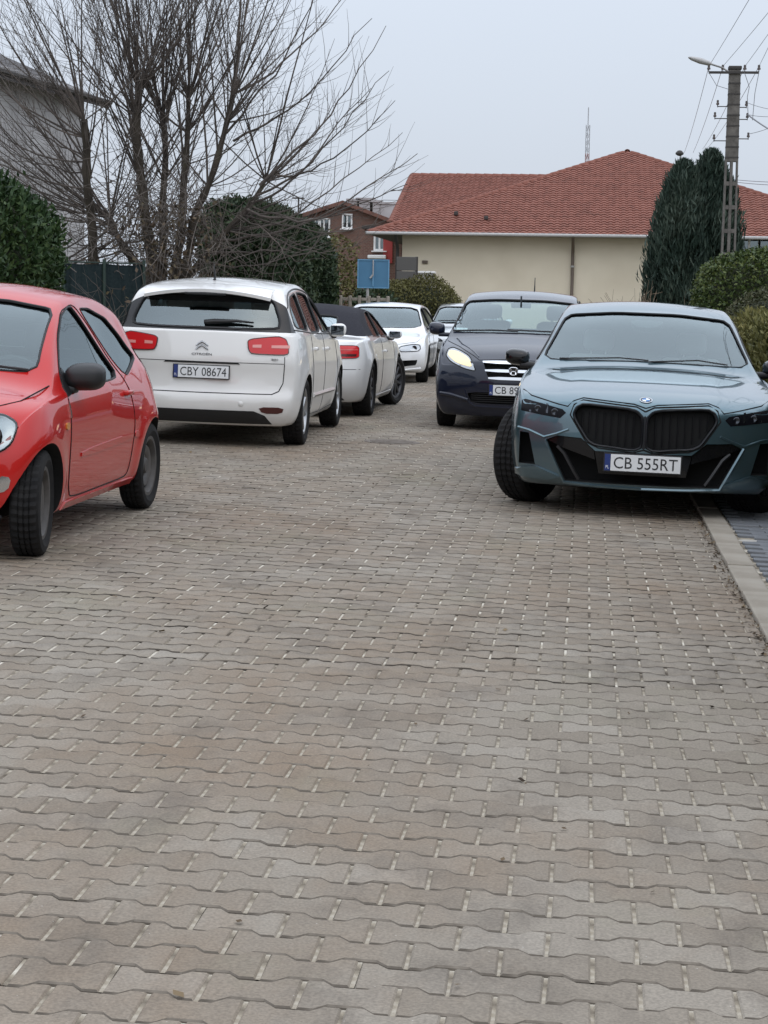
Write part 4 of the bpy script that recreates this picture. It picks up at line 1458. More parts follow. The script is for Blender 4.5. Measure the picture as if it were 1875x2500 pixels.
        hl = chaikin([(sg * 0.45, 0.70), (sg * 0.78, 0.78), (sg * 0.80, 0.68), (sg * 0.5, 0.62)], 2)
        c.patch('headlight', hl, 'F', M_LAMPIN, 0.004, 0.015)
    c.patch('valance', [(-0.66, 0.235), (-0.60, 0.315), (-0.5, 0.355), (0.5, 0.355), (0.60, 0.315), (0.66, 0.235)], 'B', M_BLACK, 0.006, 0.02, res=0.06)
    c.line('seam_shade', [(-0.76, 0.80), (0.76, 0.80)], 'B', M_DARK, 0.003, 0.0)
    c.patch('tailgate_grip', [(-0.36, 0.785), (0.36, 0.785), (0.34, 0.802), (-0.34, 0.802)], 'B', M_BLACK, 0.006, 0.012)
    # roof spoiler over the rear window
    mb = MB()
    n = 17
    top, bot = [], []
    for i in range(n):
        y = -0.60 + 1.20 * i / (n - 1)
        p, _ = c.hit('T', -1.66, y)
        zb_ = p.z - 0.055 - 0.02 * (y / 0.6) ** 2
        xb = -2.03 + 0.09 * (y / 0.6) ** 2
        top += [(-1.66, y, p.z + 0.004), (-1.82, y, p.z - 0.005), (xb, y, zb_)]
        bot += [(-1.66, y, p.z - 0.03), (-1.82, y, p.z - 0.045), (xb + 0.005, y, zb_ - 0.03)]
    V = top + bot
    o_ = len(top)
    Fc = []
    for i in range(n - 1):
        for j in range(2):
            a, b, d, e = i * 3 + j, i * 3 + j + 1, (i + 1) * 3 + j + 1, (i + 1) * 3 + j
            Fc.append((a, e, d, b))
            Fc.append((a + o_, b + o_, d + o_, e + o_))
        Fc.append((i * 3 + 2, (i + 1) * 3 + 2, (i + 1) * 3 + 2 + o_, i * 3 + 2 + o_))
    for i in (0, n - 1):
        for j in range(2):
            q = (i * 3 + j, i * 3 + j + 1, i * 3 + j + 1 + o_, i * 3 + j + o_)
            Fc.append(q if i == 0 else tuple(reversed(q)))
    mb.add(V, Fc)
    mb.obj('roof_spoiler', paint, c.root, True, 40)
    mb = MB(); mb.rbox((-2.02, 0, 1.428), (0.03, 0.40, 0.022), 0.006)
    mb.obj('brake_light', M_GLOSS, c.root)
    # chevron badge, script, plate, wiper, aerial
    for dz in (0.0, -0.034):
        Q = []
        for a, b in ((-0.058, 0.945 + dz), (-0.03, 0.967 + dz), (0, 0.985 + dz), (0.03, 0.967 + dz), (0.058, 0.945 + dz)):
            p, nr = c.hit('B', a, b); Q.append(p + nr * 0.006)
        mb = MB(); mb.tube(Q, [0.006, 0.009, 0.011, 0.009, 0.006], 6)
        mb.obj('badge', principled('badge_metal', (0.35, 0.36, 0.37), 0.3, 0.9), c.root, True)
    def script(txt, y, z, wd, ht):
        p, nr = c.hit('B', y, z)
        me = text_mesh('lettering', txt, wd, ht, principled('badge_dark', (0.16, 0.16, 0.17), 0.3, 0.7), 0.002)
        q = link('lettering', me, c.root)
        q.matrix_local = Matrix.Translation((p.x - 0.004, y, z)) @ Matrix(((0, 0, -1), (-1, 0, 0), (0, 1, 0))).to_4x4()
    script('CITRO\u00cbN', 0, 0.872, 0.19, 0.024)
    script('Picasso', -0.66, 0.845, 0.10, 0.026)
    c.plate('B', 0.705, 0.0, 'CBY 08674', off=0.014, tilt=0.05)
    mb = MB()
    Q = []
    for a, b in ((0.0, 1.155), (-0.10, 1.165), (-0.30, 1.175), (-0.46, 1.165)):
        p, nr = c.hit('B', a, b); Q.append(p + nr * 0.02)
    mb.tube(Q, [0.022, 0.024, 0.014, 0.008], 6)
    mb.obj('rear_wiper', M_BLACK, c.root, True)
    mb = MB(); p, nr = c.hit('T', -1.45, 0.02)
    mb.tube([p, p + Vector((0.01, 0, 0.03)), p + Vector((-0.07, 0, 0.17))], [0.016, 0.010, 0.004], 6)
    mb.obj('aerial', M_BLACK, c.root, True)
    p, nr = c.hit('B', -0.38, 0.42)
    mb = MB(); mb.lathe([(0, 0), (0.024, 0), (0.026, 0.003)], 16, 'x', 0, (p.x - 0.003, p.y, p.z)); mb.obj('parking_sensor', paint, c.root, True)
    c.mirror(0.92, 0.825, 1.08, paint, (0.13, 0.19, 0.16))
    c.seats([0.15, -0.95], 0.58, 0.62, 0.5, 0.38, dash=(1.05, 1.05, 1.4))
    c.wheels(0.328, 0.205, 'seven', M_SILVER, 0.0, 0.905, rim_r=0.66)
    return c

# ---- white convertible with a dark soft top
def split_part(c, cond, name, mat, planes):
    """take the faces of the body that satisfy cond (after clean plane cuts) into a part of their own"""
    bm = bmesh.new()
    bm.from_mesh(c.body.data)
    for co, no in planes:
        bmesh.ops.bisect_plane(bm, geom=bm.verts[:] + bm.edges[:] + bm.faces[:], plane_co=co, plane_no=no)
    b2 = bm.copy()
    bmesh.ops.delete(bm, geom=[f for f in bm.faces if cond(f.calc_center_median(), f)], context='FACES')
    bmesh.ops.delete(b2, geom=[f for f in b2.faces if not cond(f.calc_center_median(), f)], context='FACES')
    bm.to_mesh(c.body.data); bm.free()
    me = bpy.data.meshes.new(name)
    b2.to_mesh(me); b2.free()
    for m_ in c.body.data.materials:
        me.materials.append(mat if m_ == c.paint else m_)
    me.shade_smooth(); me.set_sharp_from_angle(angle=R(32))
    return link(name, me, c.root)

def build_convertible():
    sp = dict(X=(-2.38, 2.25), axles=(-1.3755, 1.3755), rw=0.34, rarch=0.38, wmax=0.927,
              zt=pchip([(2.25, 0.70), (2.1, 0.78), (1.7, 0.87), (1.25, 0.94), (1.1, 0.975), (0.7, 1.17), (0.33, 1.315), (0.0, 1.365), (-0.5, 1.378), (-0.95, 1.33), (-1.25, 1.22), (-1.52, 1.06), (-1.62, 1.01), (-2.0, 0.985), (-2.30, 0.96), (-2.38, 0.90)]),
              zl=pchip([(2.25, 0.66), (1.7, 0.83), (1.1, 0.90), (0, 0.92), (-1.0, 0.945), (-1.7, 0.955), (-2.2, 0.925), (-2.38, 0.86)]),
              zb=pchip([(2.25, 0.2), (1.7, 0.17), (0, 0.17), (-1.8, 0.19), (-2.38, 0.20)]),
              w=pchip([(2.25, 0.74), (2.0, 0.88), (1.4, 0.92), (0, 0.915), (-1.4, 0.927), (-2.0, 0.89), (-2.38, 0.80)]),
              tum=pchip([(2.25, 0.5), (1.1, 0.55), (0.5, 0.52), (-0.9, 0.55), (-1.5, 0.6), (-2.38, 0.5)]),
              crown=pchip([(2.25, 0.05), (1.1, 0.07), (0, 0.06), (-1.2, 0.07), (-1.6, 0.04), (-2.38, 0.03)]),
              sect=SECT, xf=pchip([(0.2, 2.18), (0.45, 2.25), (0.7, 2.22)]),
              xr=pchip([(0.2, -2.26), (0.40, -2.36), (0.55, -2.38), (0.62, -2.365), (0.8, -2.35), (0.95, -2.36)]),
              bowf=0.30, bowr=0.30, bowp=2.4, cabin=(-1.45, 1.05), floor=0.4, er=1.0, ef=0.9, flare=0.014, ns=125, nt=40, smooth=3, rw_fwd=0.6)
    paint = paint_mat('pearl_white_paint', (0.80, 0.80, 0.79), 0.0, 0.3, 0.28, (0.28, 0.26, 0.24))
    c = Car('convertible_car', 'white convertible with closed dark soft top, behind the white people carrier', sp, paint, (-3.52, 24.75), R(89.1))
    sw = [chaikin(p, 2, 0.10) for p in (
        [(0.86, 0.965), (0.28, 1.255), (-0.05, 1.295), (-0.10, 0.965)],
        [(-0.16, 0.965), (-0.12, 1.295), (-0.50, 1.275), (-0.80, 1.14), (-0.92, 0.98)])]
    ws = chaikin([(-0.70, 0.99), (0.70, 0.99), (0.56, 1.27), (-0.56, 1.27)], 2, 0.12)
    rwn = chaikin([(-0.46, 1.085), (0.46, 1.085), (0.43, 1.235), (-0.43, 1.235)], 2, 0.12)
    c.build(sw, ws, rwn)
    st = split_part(c, lambda q, f: -1.585 < q.x < 0.30 and q.z > 0.99 + 0.0 * q.x and f.material_index == 0, 'soft_top',
                    noise_mat('soft_top_fabric', [(0.3, (0.018, 0.018, 0.024)), (0.7, (0.030, 0.030, 0.038))], 60, rough=0.95),
                    [((-1.585, 0, 0), (1, 0, 0)), ((0.30, 0, 0), (1, 0, 0)), ((0, 0, 0.99), (0, 0, 1))])
    side_windows(c, sw, seal=0.009)
    c.window('windscreen', ws, 'F')
    c.window('rear_window', rwn, 'B', glass_mat('soft_top_window', (0.5, 0.55, 0.56), 2.0, 0.35), seal=0.012)
    for sg in (1, -1):
        tl = chaikin([(sg * 0.47, 0.885), (sg * 0.79, 0.885), (sg * 0.815, 0.86), (sg * 0.82, 0.735), (sg * 0.52, 0.725)], 2, 0.12)
        t = c.patch('tail_light', tl, 'B', M_LAMPRED, 0.006, 0.02, res=0.03)
        c.line('lamp_trim', tl, 'B', M_LAMPDARK, 0.005, 0.004, True, parent=t)
        c.patch('lamp_window', [(sg * 0.56, 0.755), (sg * 0.79, 0.755), (sg * 0.79, 0.785), (sg * 0.55, 0.785)], 'B', M_LAMPDARK, 0.009, 0.006, parent=t, res=0.03)
        c.line('lamp_rib', [(sg * 0.52, 0.835), (sg * 0.80, 0.835)], 'B', M_LAMPRED2, 0.004, 0.006, parent=t)
        v = 'L' if sg > 0 else 'R'
        for pts in ([(0.92, 0.92), (0.95, 0.55), (0.88, 0.25), (-0.3, 0.23)], [(-0.28, 0.95), (-0.36, 0.6), (-0.30, 0.23)]):
            c.line('seam_shade', pts, v, M_DARK, 0.004, 0.0)
        c.handle(-0.10, 0.78, v, paint)
        c.patch('sill', [(0.92, 0.18), (0.90, 0.235), (-0.92, 0.235), (-0.92, 0.18)], v, paint, 0.02, 0.03, res=0.06)
        c.line('waist_strip', [(0.95, 0.945), (0, 0.955), (-0.95, 0.975), (-1.55, 0.99)], v, M_CHROME, 0.006, 0.0)
        hl = chaikin([(sg * 0.45, 0.66), (sg * 0.80, 0.74), (sg * 0.80, 0.64), (sg * 0.5, 0.58)], 2)
        c.patch('headlight', hl, 'F', M_LAMPIN, 0.004, 0.015)
        p, _ = c.hit('B', sg * 0.55, 0.27)
        mb = MB(); mb.lathe([(0.030, 0.0), (0.042, 0.0), (0.045, 0.10), (0.03, 0.10)], 18, 'x', 0, (p.x - 0.02, p.y, p.z)); mb.obj('exhaust_tip', M_STEEL, c.root, True)
    c.patch('valance', [(-0.66, 0.225), (-0.60, 0.30), (-0.48, 0.36), (0.48, 0.36), (0.60, 0.30), (0.66, 0.225)], 'B', M_BLACK, 0.006, 0.02, res=0.06)
    c.line('seam_shade', [(-0.84, 0.60), (0, 0.60), (0.84, 0.60)], 'B', M_DARK, 0.0035, 0.0)
    c.mirror(0.55, 0.865, 0.985, paint, (0.11, 0.19, 0.13))
    c.seats([0.0, -0.85], 0.42, 0.56, 0.48, 0.36, bench=False, dash=(0.75, 0.93, 1.35))
    c.wheels(0.34, 0.235, 'ten', M_ALLOYD, R(-14), 0.925, rim_r=0.70)
    return c

# ---- white hatchback facing the camera further down the street
def build_white_hatch():
    sp = dict(X=(-2.06, 2.19), axles=(-1.289, 1.289), rw=0.32, rarch=0.355, wmax=0.885,
              zt=pchip([(2.19, 0.66), (2.05, 0.74), (1.7, 0.84), (1.25, 0.915), (1.1, 0.955), (0.7, 1.17), (0.30, 1.345), (-0.05, 1.405), (-0.5, 1.425), (-1.1, 1.39), (-1.6, 1.30), (-1.9, 1.10), (-2.06, 1.0)]),
              zl=pchip([(2.19, 0.61), (1.7, 0.79), (1.1, 0.88), (0, 0.92), (-1.5, 0.98), (-2.06, 0.97)]),
              zb=pchip([(2.19, 0.22), (1.7, 0.18), (0, 0.18), (-1.7, 0.22), (-2.06, 0.3)]),
              w=pchip([(2.19, 0.80), (2.0, 0.86), (1.3, 0.882), (0, 0.875), (-1.3, 0.885), (-2.06, 0.78)]),
              tum=pchip([(2.19, 0.5), (1.1, 0.5), (0, 0.45), (-1.5, 0.42), (-2.06, 0.3)]),
              crown=pchip([(2.19, 0.05), (1.1, 0.07), (0, 0.055), (-2.06, 0.04)]),
              sect=SECT, xf=pchip([(0.18, 2.12), (0.4, 2.19), (0.55, 2.18), (0.72, 2.12)]), xr=pchip([(0.2, -2.0), (0.6, -2.06), (1.0, -2.0)]),
              bowf=0.26, bowr=0.18, bowp=2.4, cabin=(-1.85, 1.0), floor=0.4, ef=0.8, flare=0.014, ns=110, nt=36, smooth=3)
    return sp

def build_a3():
    sp = build_white_hatch()
    paint = paint_mat('cool_white_paint', (0.80, 0.81, 0.82), 0.0, 0.3, 0.2, (0.30, 0.28, 0.26))
    c = Car('hatchback_car', 'white hatchback facing the camera behind the white convertible', sp, paint, (-3.71, 35.25), R(-89.0))
    sw = [chaikin(p, 2, 0.10) for p in (
        [(0.78, 0.985), (0.22, 1.285), (-0.20, 1.335), (-0.25, 0.99)],
        [(-0.31, 0.99), (-0.26, 1.335), (-0.85, 1.31), (-1.25, 1.18), (-1.35, 1.03)])]
    ws = chaikin([(-0.74, 0.965), (0.74, 0.965), (0.59, 1.335), (-0.59, 1.335)], 2, 0.12)
    rwn = chaikin([(-0.55, 1.06), (0.55, 1.06), (0.46, 1.28), (-0.46, 1.28)], 2, 0.12)
    grl = chaikin([(-0.33, 0.64), (0.33, 0.64), (0.24, 0.30), (-0.24, 0.30)], 2, 0.12)
    ints = [[(sg * 0.36, 0.40), (sg * 0.76, 0.42), (sg * 0.76, 0.33), (sg * 0.40, 0.29)] for sg in (1, -1)]
    c.build(sw, ws, rwn, [(grl, 2.06)] + [(p, 1.98) for p in ints])
    side_windows(c, sw, seal=0.009)
    c.window('windscreen', ws, 'F', seal=0.009); c.window('rear_window', rwn, 'B')
    c.line('grille_frame', grl, 'F', M_CHROME, 0.012, 0.003, True)
    for i in range(6):
        c.line('grille_bar', [(-0.27, 0.34 + i * 0.052), (0.27, 0.34 + i * 0.052)], 'F', M_BLACK, 0.008, -0.02)
    for sg in (1, -1):
        hl = chaikin([(sg * 0.40, 0.60), (sg * 0.43, 0.65), (sg * 0.64, 0.69), (sg * 0.76, 0.68), (sg * 0.775, 0.61), (sg * 0.73, 0.57), (sg * 0.45, 0.56)], 2, 0.15)
        h = c.patch('headlight', hl, 'F', M_LAMPIN, 0.002, 0.02, res=0.03)
        c.line('lamp_trim', hl, 'F', M_GLOSS, 0.008, 0.003, True, parent=h)
        for yy in (0.67,):
            p, nr = c.hit('F', sg * yy, 0.625)
            mb = MB(); mb.lathe([(0, 0.0), (0.026, 0.002), (0.042, 0.010), (0.046, 0.0)], 16, 'x', 0, (p.x + 0.002, p.y, p.z)); mb.obj('lamp_ring', M_GLOSS, h, True)
        c.line('bumper_edge', [(sg * 0.78, 0.27), (sg * 0.4, 0.235), (0, 0.23)], 'F', paint, 0.022, 0.006)
        c.line('seam_shade', [(sg * 0.78, 0.80), (sg * 0.70, 0.73), (sg * 0.4, 0.69), (0, 0.68)], 'F', M_DARK, 0.004, 0.0)
        v = 'L' if sg > 0 else 'R'
        for pts in ([(0.85, 0.95), (0.88, 0.5), (0.80, 0.25)], [(-0.28, 0.98), (-0.32, 0.5), (-0.28, 0.25)]):
            c.line('seam_shade', pts, v, M_DARK, 0.004, 0.0)
        c.handle(-0.12, 0.84, v, paint)
    c.mirror(0.62, 0.86, 1.01, paint, (0.12, 0.19, 0.14))
    c.seats([-0.1, -1.05], 0.45, 0.58, 0.48, 0.36, dash=(0.78, 0.95, 1.35))
    c.wheels(0.32, 0.225, 'five', M_SILVER, R(4), 0.88, rim_r=0.68)
    return c

def build_far():
    sp = build_white_hatch()
    paint = paint_mat('silver_paint', (0.55, 0.57, 0.58), 0.5, 0.3, 0.2)
    c = Car('hatchback_car', 'pale silver hatchback, farthest of the cars, half hidden behind the dark people carrier', sp, paint, (-2.70, 43.0), R(-88.0))
    sw = [chaikin([(0.78, 0.985), (0.22, 1.285), (-0.80, 1.31), (-1.25, 1.18), (-1.35, 1.03)], 2, 0.1)]
    ws = chaikin([(-0.74, 0.965), (0.74, 0.965), (0.59, 1.335), (-0.59, 1.335)], 2, 0.12)
    rwn = chaikin([(-0.55, 1.06), (0.55, 1.06), (0.46, 1.28), (-0.46, 1.28)], 2, 0.12)
    c.build(sw, ws, rwn)
    side_windows(c, sw); c.window('windscreen', ws, 'F'); c.window('rear_window', rwn, 'B')
    for sg in (1, -1):
        hl = chaikin([(sg * 0.42, 0.58), (sg * 0.5, 0.65), (sg * 0.75, 0.68), (sg * 0.75, 0.58)], 2, 0.15)
        c.patch('headlight', hl, 'F', M_GLOSS, 0.004, 0.02, res=0.04)
    c.patch('grille', [(-0.35, 0.60), (0.35, 0.60), (0.3, 0.52), (-0.3, 0.52)], 'F', M_GLOSS, 0.004, 0.02)
    c.patch('intake_panel', [(-0.6, 0.42), (0.6, 0.42), (0.5, 0.28), (-0.5, 0.28)], 'F', M_BLACK, 0.004, 0.02)
    c.mirror(0.62, 0.86, 1.01, paint, (0.12, 0.19, 0.14))
    c.seats([-0.1, -1.05], 0.45, 0.58, 0.48, 0.36, dash=(0.78, 0.95, 1.35))
    c.line('wiper', [(-0.6, 1.01), (0.0, 1.03), (0.5, 1.0)], 'F', M_BLACK, 0.012, 0.012)
    mb = MB(); p, nr = c.hit('T', 0.15, 0.0)
    mb.rbox((p.x, 0, p.z + 0.02), (0.1, 0.04, 0.06), 0.01); mb.obj('aerial', M_BLACK, c.root)
    c.wheels(0.32, 0.205, 'five', M_SILVER, 0.0, 0.88, rim_r=0.68)
    return c

# ---- dark people carrier coming towards the camera with its lamp lit
def build_dark_mpv():
    sp = dict(X=(-2.09, 2.19), axles=(-1.3425, 1.3425), rw=0.318, rarch=0.355, wmax=0.905,
              zt=pchip([(2.19, 0.80), (2.08, 0.86), (1.8, 0.95), (1.45, 1.035), (1.28, 1.08), (0.85, 1.30), (0.42, 1.49), (0.1, 1.56), (-0.5, 1.60), (-1.2, 1.585), (-1.7, 1.52), (-1.9, 1.30), (-2.09, 1.08)]),
              zl=pchip([(2.19, 0.74), (1.8, 0.88), (1.3, 0.98), (0, 1.0), (-1.5, 1.03), (-2.09, 1.04)]),
              zb=pchip([(2.19, 0.17), (1.7, 0.17), (0, 0.18), (-1.7, 0.22), (-2.09, 0.3)]),
              w=pchip([(2.19, 0.86), (2.0, 0.885), (1.35, 0.905), (0, 0.90), (-1.4, 0.905), (-2.09, 0.83)]),
              tum=pchip([(2.19, 0.5), (1.3, 0.45), (0.8, 0.40), (0, 0.34), (-1.5, 0.34), (-2.09, 0.3)]),
              crown=pchip([(2.19, 0.05), (1.2, 0.07), (0, 0.055), (-2.09, 0.04)]),
              sect=SECT, xf=pchip([(0.16, 2.10), (0.35, 2.17), (0.55, 2.19), (0.72, 2.165), (0.85, 2.10)]), xr=pchip([(0.2, -2.02), (0.6, -2.09), (1.1, -2.0)]),
              bowf=0.20, bowr=0.15, bowp=2.8, cabin=(-1.9, 1.18), floor=0.45, flare=0.012, ns=115, nt=40, smooth=3, ws_back=1.4)
    paint = paint_mat('navy_paint', (0.003, 0.0068, 0.021), 0.0, 0.3, 0.04, coat_ior=1.5)
    c = Car('people_carrier', 'dark navy people carrier with a lit headlight, coming up behind the teal saloon', sp, paint, (-0.80, 23.30), R(-90.0))
    sw = [chaikin(p, 2, 0.10) for p in (
        [(0.95, 1.06), (0.36, 1.40), (-0.05, 1.47), (-0.10, 1.04)],
        [(-0.16, 1.04), (-0.12, 1.47), (-0.85, 1.49), (-0.95, 1.06)],
        [(-1.03, 1.06), (-0.93, 1.49), (-1.45, 1.46), (-1.68, 1.30), (-1.75, 1.10)])]
    ws = chaikin([(-0.80, 1.085), (0, 1.10), (0.80, 1.085), (0.665, 1.455), (0.3, 1.485), (-0.3, 1.485), (-0.665, 1.455)], 2, 0.12)
    rwn = chaikin([(-0.62, 1.10), (0.62, 1.10), (0.55, 1.45), (-0.55, 1.45)], 2, 0.12)
    low = chaikin([(-0.52, 0.445), (0.52, 0.445), (0.46, 0.315), (-0.46, 0.315)], 2, 0.12)
    grl = chaikin([(-0.345, 0.79), (0.345, 0.79), (0.28, 0.60), (-0.28, 0.60)], 2, 0.10)
    c.build(sw, ws, rwn, [(low, 2.02), (grl, 2.06)])
    side_windows(c, sw)
    gl = c.window('windscreen', ws, 'F', None, seal=0.010)
    c.window('rear_window', rwn, 'B')
    for z, w_ in ((0.782, 0.345), (0.690, 0.315), (0.606, 0.275)):
        c.patch('grille_bar', chaikin([(-w_, z - 0.016), (w_, z - 0.016), (w_ + 0.006, z + 0.016), (-w_ - 0.006, z + 0.016)], 1), 'F', M_CHROME, 0.006, 0.02)
    for i in range(5):
        c.line('intake_slat', [(-0.48, 0.33 + i * 0.024), (0.48, 0.33 + i * 0.024)], 'F', M_BLACK, 0.006, -0.04)
    # letter emblem in a ring
    p, nr = c.hit('F', 0, 0.69)
    e = MB()
    ring = chaikin([(-0.052, 0.042), (0.052, 0.042), (0.038, -0.042), (-0.038, -0.042)], 2)
    e.tube([(p.x + 0.016, a, 0.690 + b) for a, b in ring], 0.006, 6, closed=True)
    for sg in (1, -1):
        e.tube([(p.x + 0.016, sg * 0.034, 0.725), (p.x + 0.018, sg * 0.022, 0.690), (p.x + 0.016, sg * 0.026, 0.655)], 0.008, 6)
    e.tube([(p.x + 0.018, -0.024, 0.688), (p.x + 0.018, 0.024, 0.688)], 0.007, 6)
    e.obj('badge', M_CHROME, c.root, True)
    e = MB(); e.lathe([(0, 0), (0.045, 0), (0.05, -0.01)], 20, 'x', 0, (p.x + 0.010, 0, 0.69)); e.obj('badge_ground', M_GLOSS, c.root)
    lit = bpy.data.materials.new('lamp_lit'); lit.use_nodes = True
    b = lit.node_tree.nodes['Principled BSDF']
    b.inputs['Base Color'].default_value = (0.35, 0.30, 0.20, 1)
    b.inputs['Emission Color'].default_value = (1.0, 0.77, 0.42, 1)
    b.inputs['Emission Strength'].default_value = 0.85
    for sg in (1, -1):
        hl = chaikin([(sg * 0.785, 0.835), (sg * 0.77, 0.905), (sg * 0.715, 0.925), (sg * 0.62, 0.895), (sg * 0.50, 0.835), (sg * 0.415, 0.675), (sg * 0.55, 0.70), (sg * 0.72, 0.77)], 2, 0.16)
        h = c.patch('headlight', hl, 'F', M_LAMPIN, 0.002, 0.02, res=0.03)
        c.line('lamp_trim', hl, 'F', M_DARK, 0.006, 0.003, True, parent=h)
        pl = chaikin([(sg * 0.765, 0.842), (sg * 0.745, 0.893), (sg * 0.64, 0.878), (sg * 0.51, 0.815), (sg * 0.46, 0.715), (sg * 0.66, 0.765)], 2, 0.18)
        g = c.patch('lamp_bulb', pl, 'F', lit, 0.008, 0.01, parent=h, res=0.03)
        c.line('seam_shade', [(sg * 0.80, 0.99), (sg * 0.64, 0.935), (sg * 0.46, 0.845), (sg * 0.39, 0.80), (0, 0.82)], 'F', M_DARK, 0.0045, 0.0)
        c.line('bonnet_crease', [(2.02, sg * 0.40), (1.6, sg * 0.62), (1.32, sg * 0.70)], 'T', paint, 0.012, -0.004)
        c.line('fog_ledge', [(sg * 0.82, 0.415), (sg * 0.70, 0.405), (sg * 0.50, 0.355)], 'F', paint, 0.022, 0.006, n=8)
        c.line('intake_edge', [(sg * 0.55, 0.47), (sg * 0.50, 0.33), (sg * 0.42, 0.285), (0, 0.28)], 'F', paint, 0.012, 0.003)
        v = 'L' if sg > 0 else 'R'
        for pts in ([(1.05, 1.0), (1.08, 0.5), (0.95, 0.25)], [(-0.13, 1.02), (-0.15, 0.25)], [(-0.99, 1.04), (-0.9, 0.3)]):
            c.line('seam_shade', pts, v, M_DARK, 0.004, 0.0)
        c.handle(0.02, 0.88, v, paint); c.handle(-0.82, 0.9, v, paint)
    c.plate('F', 0.475, 0.0, 'CB 89', off=0.014, frac=0.60)
    c.mirror(0.86, 0.875, 1.12, paint, (0.13, 0.20, 0.17), paint)
    for pts in ([(-0.76, 1.095), (-0.3, 1.115), (0.0, 1.11)], [(-0.12, 1.125), (0.4, 1.115), (0.70, 1.09)]):
        c.line('wiper', pts, 'F', M_BLACK, 0.010, 0.012)
    c.patch('sticker', [(-0.735, 1.125), (-0.60, 1.125), (-0.60, 1.155), (-0.735, 1.155)], 'F', M_WHITE, -0.016, 0.002)
    mb = MB(); mb.rbox((0.45, 0, 1.42), (0.03, 0.24, 0.065), 0.015); mb.tube([(0.47, 0, 1.44), (0.5, 0, 1.53)], 0.012, 6)
    mb.obj('interior_mirror', M_TRIM, c.root, True, 50)
    mb = MB(); p, nr = c.hit('T', -1.5, 0.1); mb.tube([p, p + Vector((-0.04, 0, 0.22))], [0.012, 0.005], 6); mb.obj('aerial', M_BLACK, c.root)
    c.seats([0.05, -0.95], 0.58, 0.64, 0.48, 0.42, bench=False, dash=(0.95, 1.05, 1.4))
    c.wheels(0.318, 0.205, 'five', M_SILVER, 0.0, 0.895, rim_r=0.66)
    return c

CARS['red'] = build_red()
CARS['mpv'] = build_white_mpv()
CARS['conv'] = build_convertible()
CARS['a3'] = build_a3()
CARS['far'] = build_far()
CARS['dark'] = build_dark_mpv()
# ------------------------------------------------------------------ vegetation helpers
vr = np.random.default_rng(21)

def unit(v):
    return v / (np.linalg.norm(v, axis=-1, keepdims=True) + 1e-9)

def leaves(P, N, size, aspect=1.6, upb=0.3, outb=0.5, rnd=0.8, jit=0.05, clump=0.0, tone_sd=0.22, seed=0, tone_off=None):
    """one quad per point: long axis leans up / outwards / at random"""
    r = np.random.default_rng(seed)
    n = len(P)
    d = unit(upb * np.array([0, 0, 1.0]) + outb * N + rnd * r.normal(0, 1, (n, 3)))
    w = unit(np.cross(d, r.normal(0, 1, (n, 3)) + 0.4 * np.cross(d, N)))
    s = size * (0.6 + 0.8 * r.random(n))[:, None]
    c = P + N * r.normal(0, jit, (n, 1))
    a, b = d * s * aspect / 2, w * s / 2
    q = np.stack([c - a, c + b * 0.9 - a * 0.1, c + a, c - b * 0.9 - a * 0.1], 1)
    t = np.clip(0.5 + r.normal(0, tone_sd, n) + (tone_off if tone_off is not None else 0), 0, 1)
    return q, t

def lump(P, f, amp, seed):
    """smooth pseudo noise by summed sines"""
    r = np.random.default_rng(seed)
    o = np.zeros(len(P))
    for k in range(7):
        v = r.normal(0, f, 3)
        o += np.sin(P @ v + r.random() * 6.28) / 7 ** 0.5
    return o * amp

def ell_pts(n, c, rad, seed, zmin=-1.0, power=2.0, shell=0.25):
    """points on (and a little inside) a super-ellipsoid"""
    r = np.random.default_rng(seed)
    d = unit(r.normal(0, 1, (int(n * 1.6), 3)))
    d = d[d[:, 2] > zmin][:n]
    k = (np.abs(d) ** power).sum(1) ** (-1 / power)
    P = d * k[:, None]
    P = P * (1 - shell * r.random(len(P)) ** 2)[:, None]
    N = unit(P / np.array(rad) * np.array([1, 1, 1]))
    return P * np.array(rad) + np.array(c), N

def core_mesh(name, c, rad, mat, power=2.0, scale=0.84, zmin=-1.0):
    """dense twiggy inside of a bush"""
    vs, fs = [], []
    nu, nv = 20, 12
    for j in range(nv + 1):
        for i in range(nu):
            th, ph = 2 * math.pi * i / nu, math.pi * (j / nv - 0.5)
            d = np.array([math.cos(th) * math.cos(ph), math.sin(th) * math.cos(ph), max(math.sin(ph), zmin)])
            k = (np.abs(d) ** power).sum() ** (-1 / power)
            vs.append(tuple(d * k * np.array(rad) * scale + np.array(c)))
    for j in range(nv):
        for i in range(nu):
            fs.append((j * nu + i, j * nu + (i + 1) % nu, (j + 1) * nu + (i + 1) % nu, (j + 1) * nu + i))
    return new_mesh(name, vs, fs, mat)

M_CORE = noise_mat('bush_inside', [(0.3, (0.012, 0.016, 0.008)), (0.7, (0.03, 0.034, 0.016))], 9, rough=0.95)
M_BARK = noise_mat('bark', [(0.3, (0.030, 0.025, 0.020)), (0.6, (0.065, 0.054, 0.042)), (0.8, (0.075, 0.075, 0.042))], 6, 6, 0.95, 0.8, 30, scale_vec=(1, 1, 0.35))
M_TWIG = noise_mat('twig_bark', [(0.3, (0.060, 0.050, 0.044)), (0.7, (0.125, 0.104, 0.090))], 3, rough=0.9)
M_TWIG2 = noise_mat('fine_twig_bark', [(0.3, (0.075, 0.064, 0.056)), (0.7, (0.150, 0.128, 0.112))], 3, rough=0.9)
M_THUJA = leaf_mat('thuja_leaf', [(0.010, 0.026, 0.009), (0.026, 0.056, 0.016), (0.062, 0.095, 0.028)])
M_DARKHEDGE = leaf_mat('dark_thuja_leaf', [(0.010, 0.022, 0.010), (0.024, 0.044, 0.018), (0.055, 0.070, 0.030)])
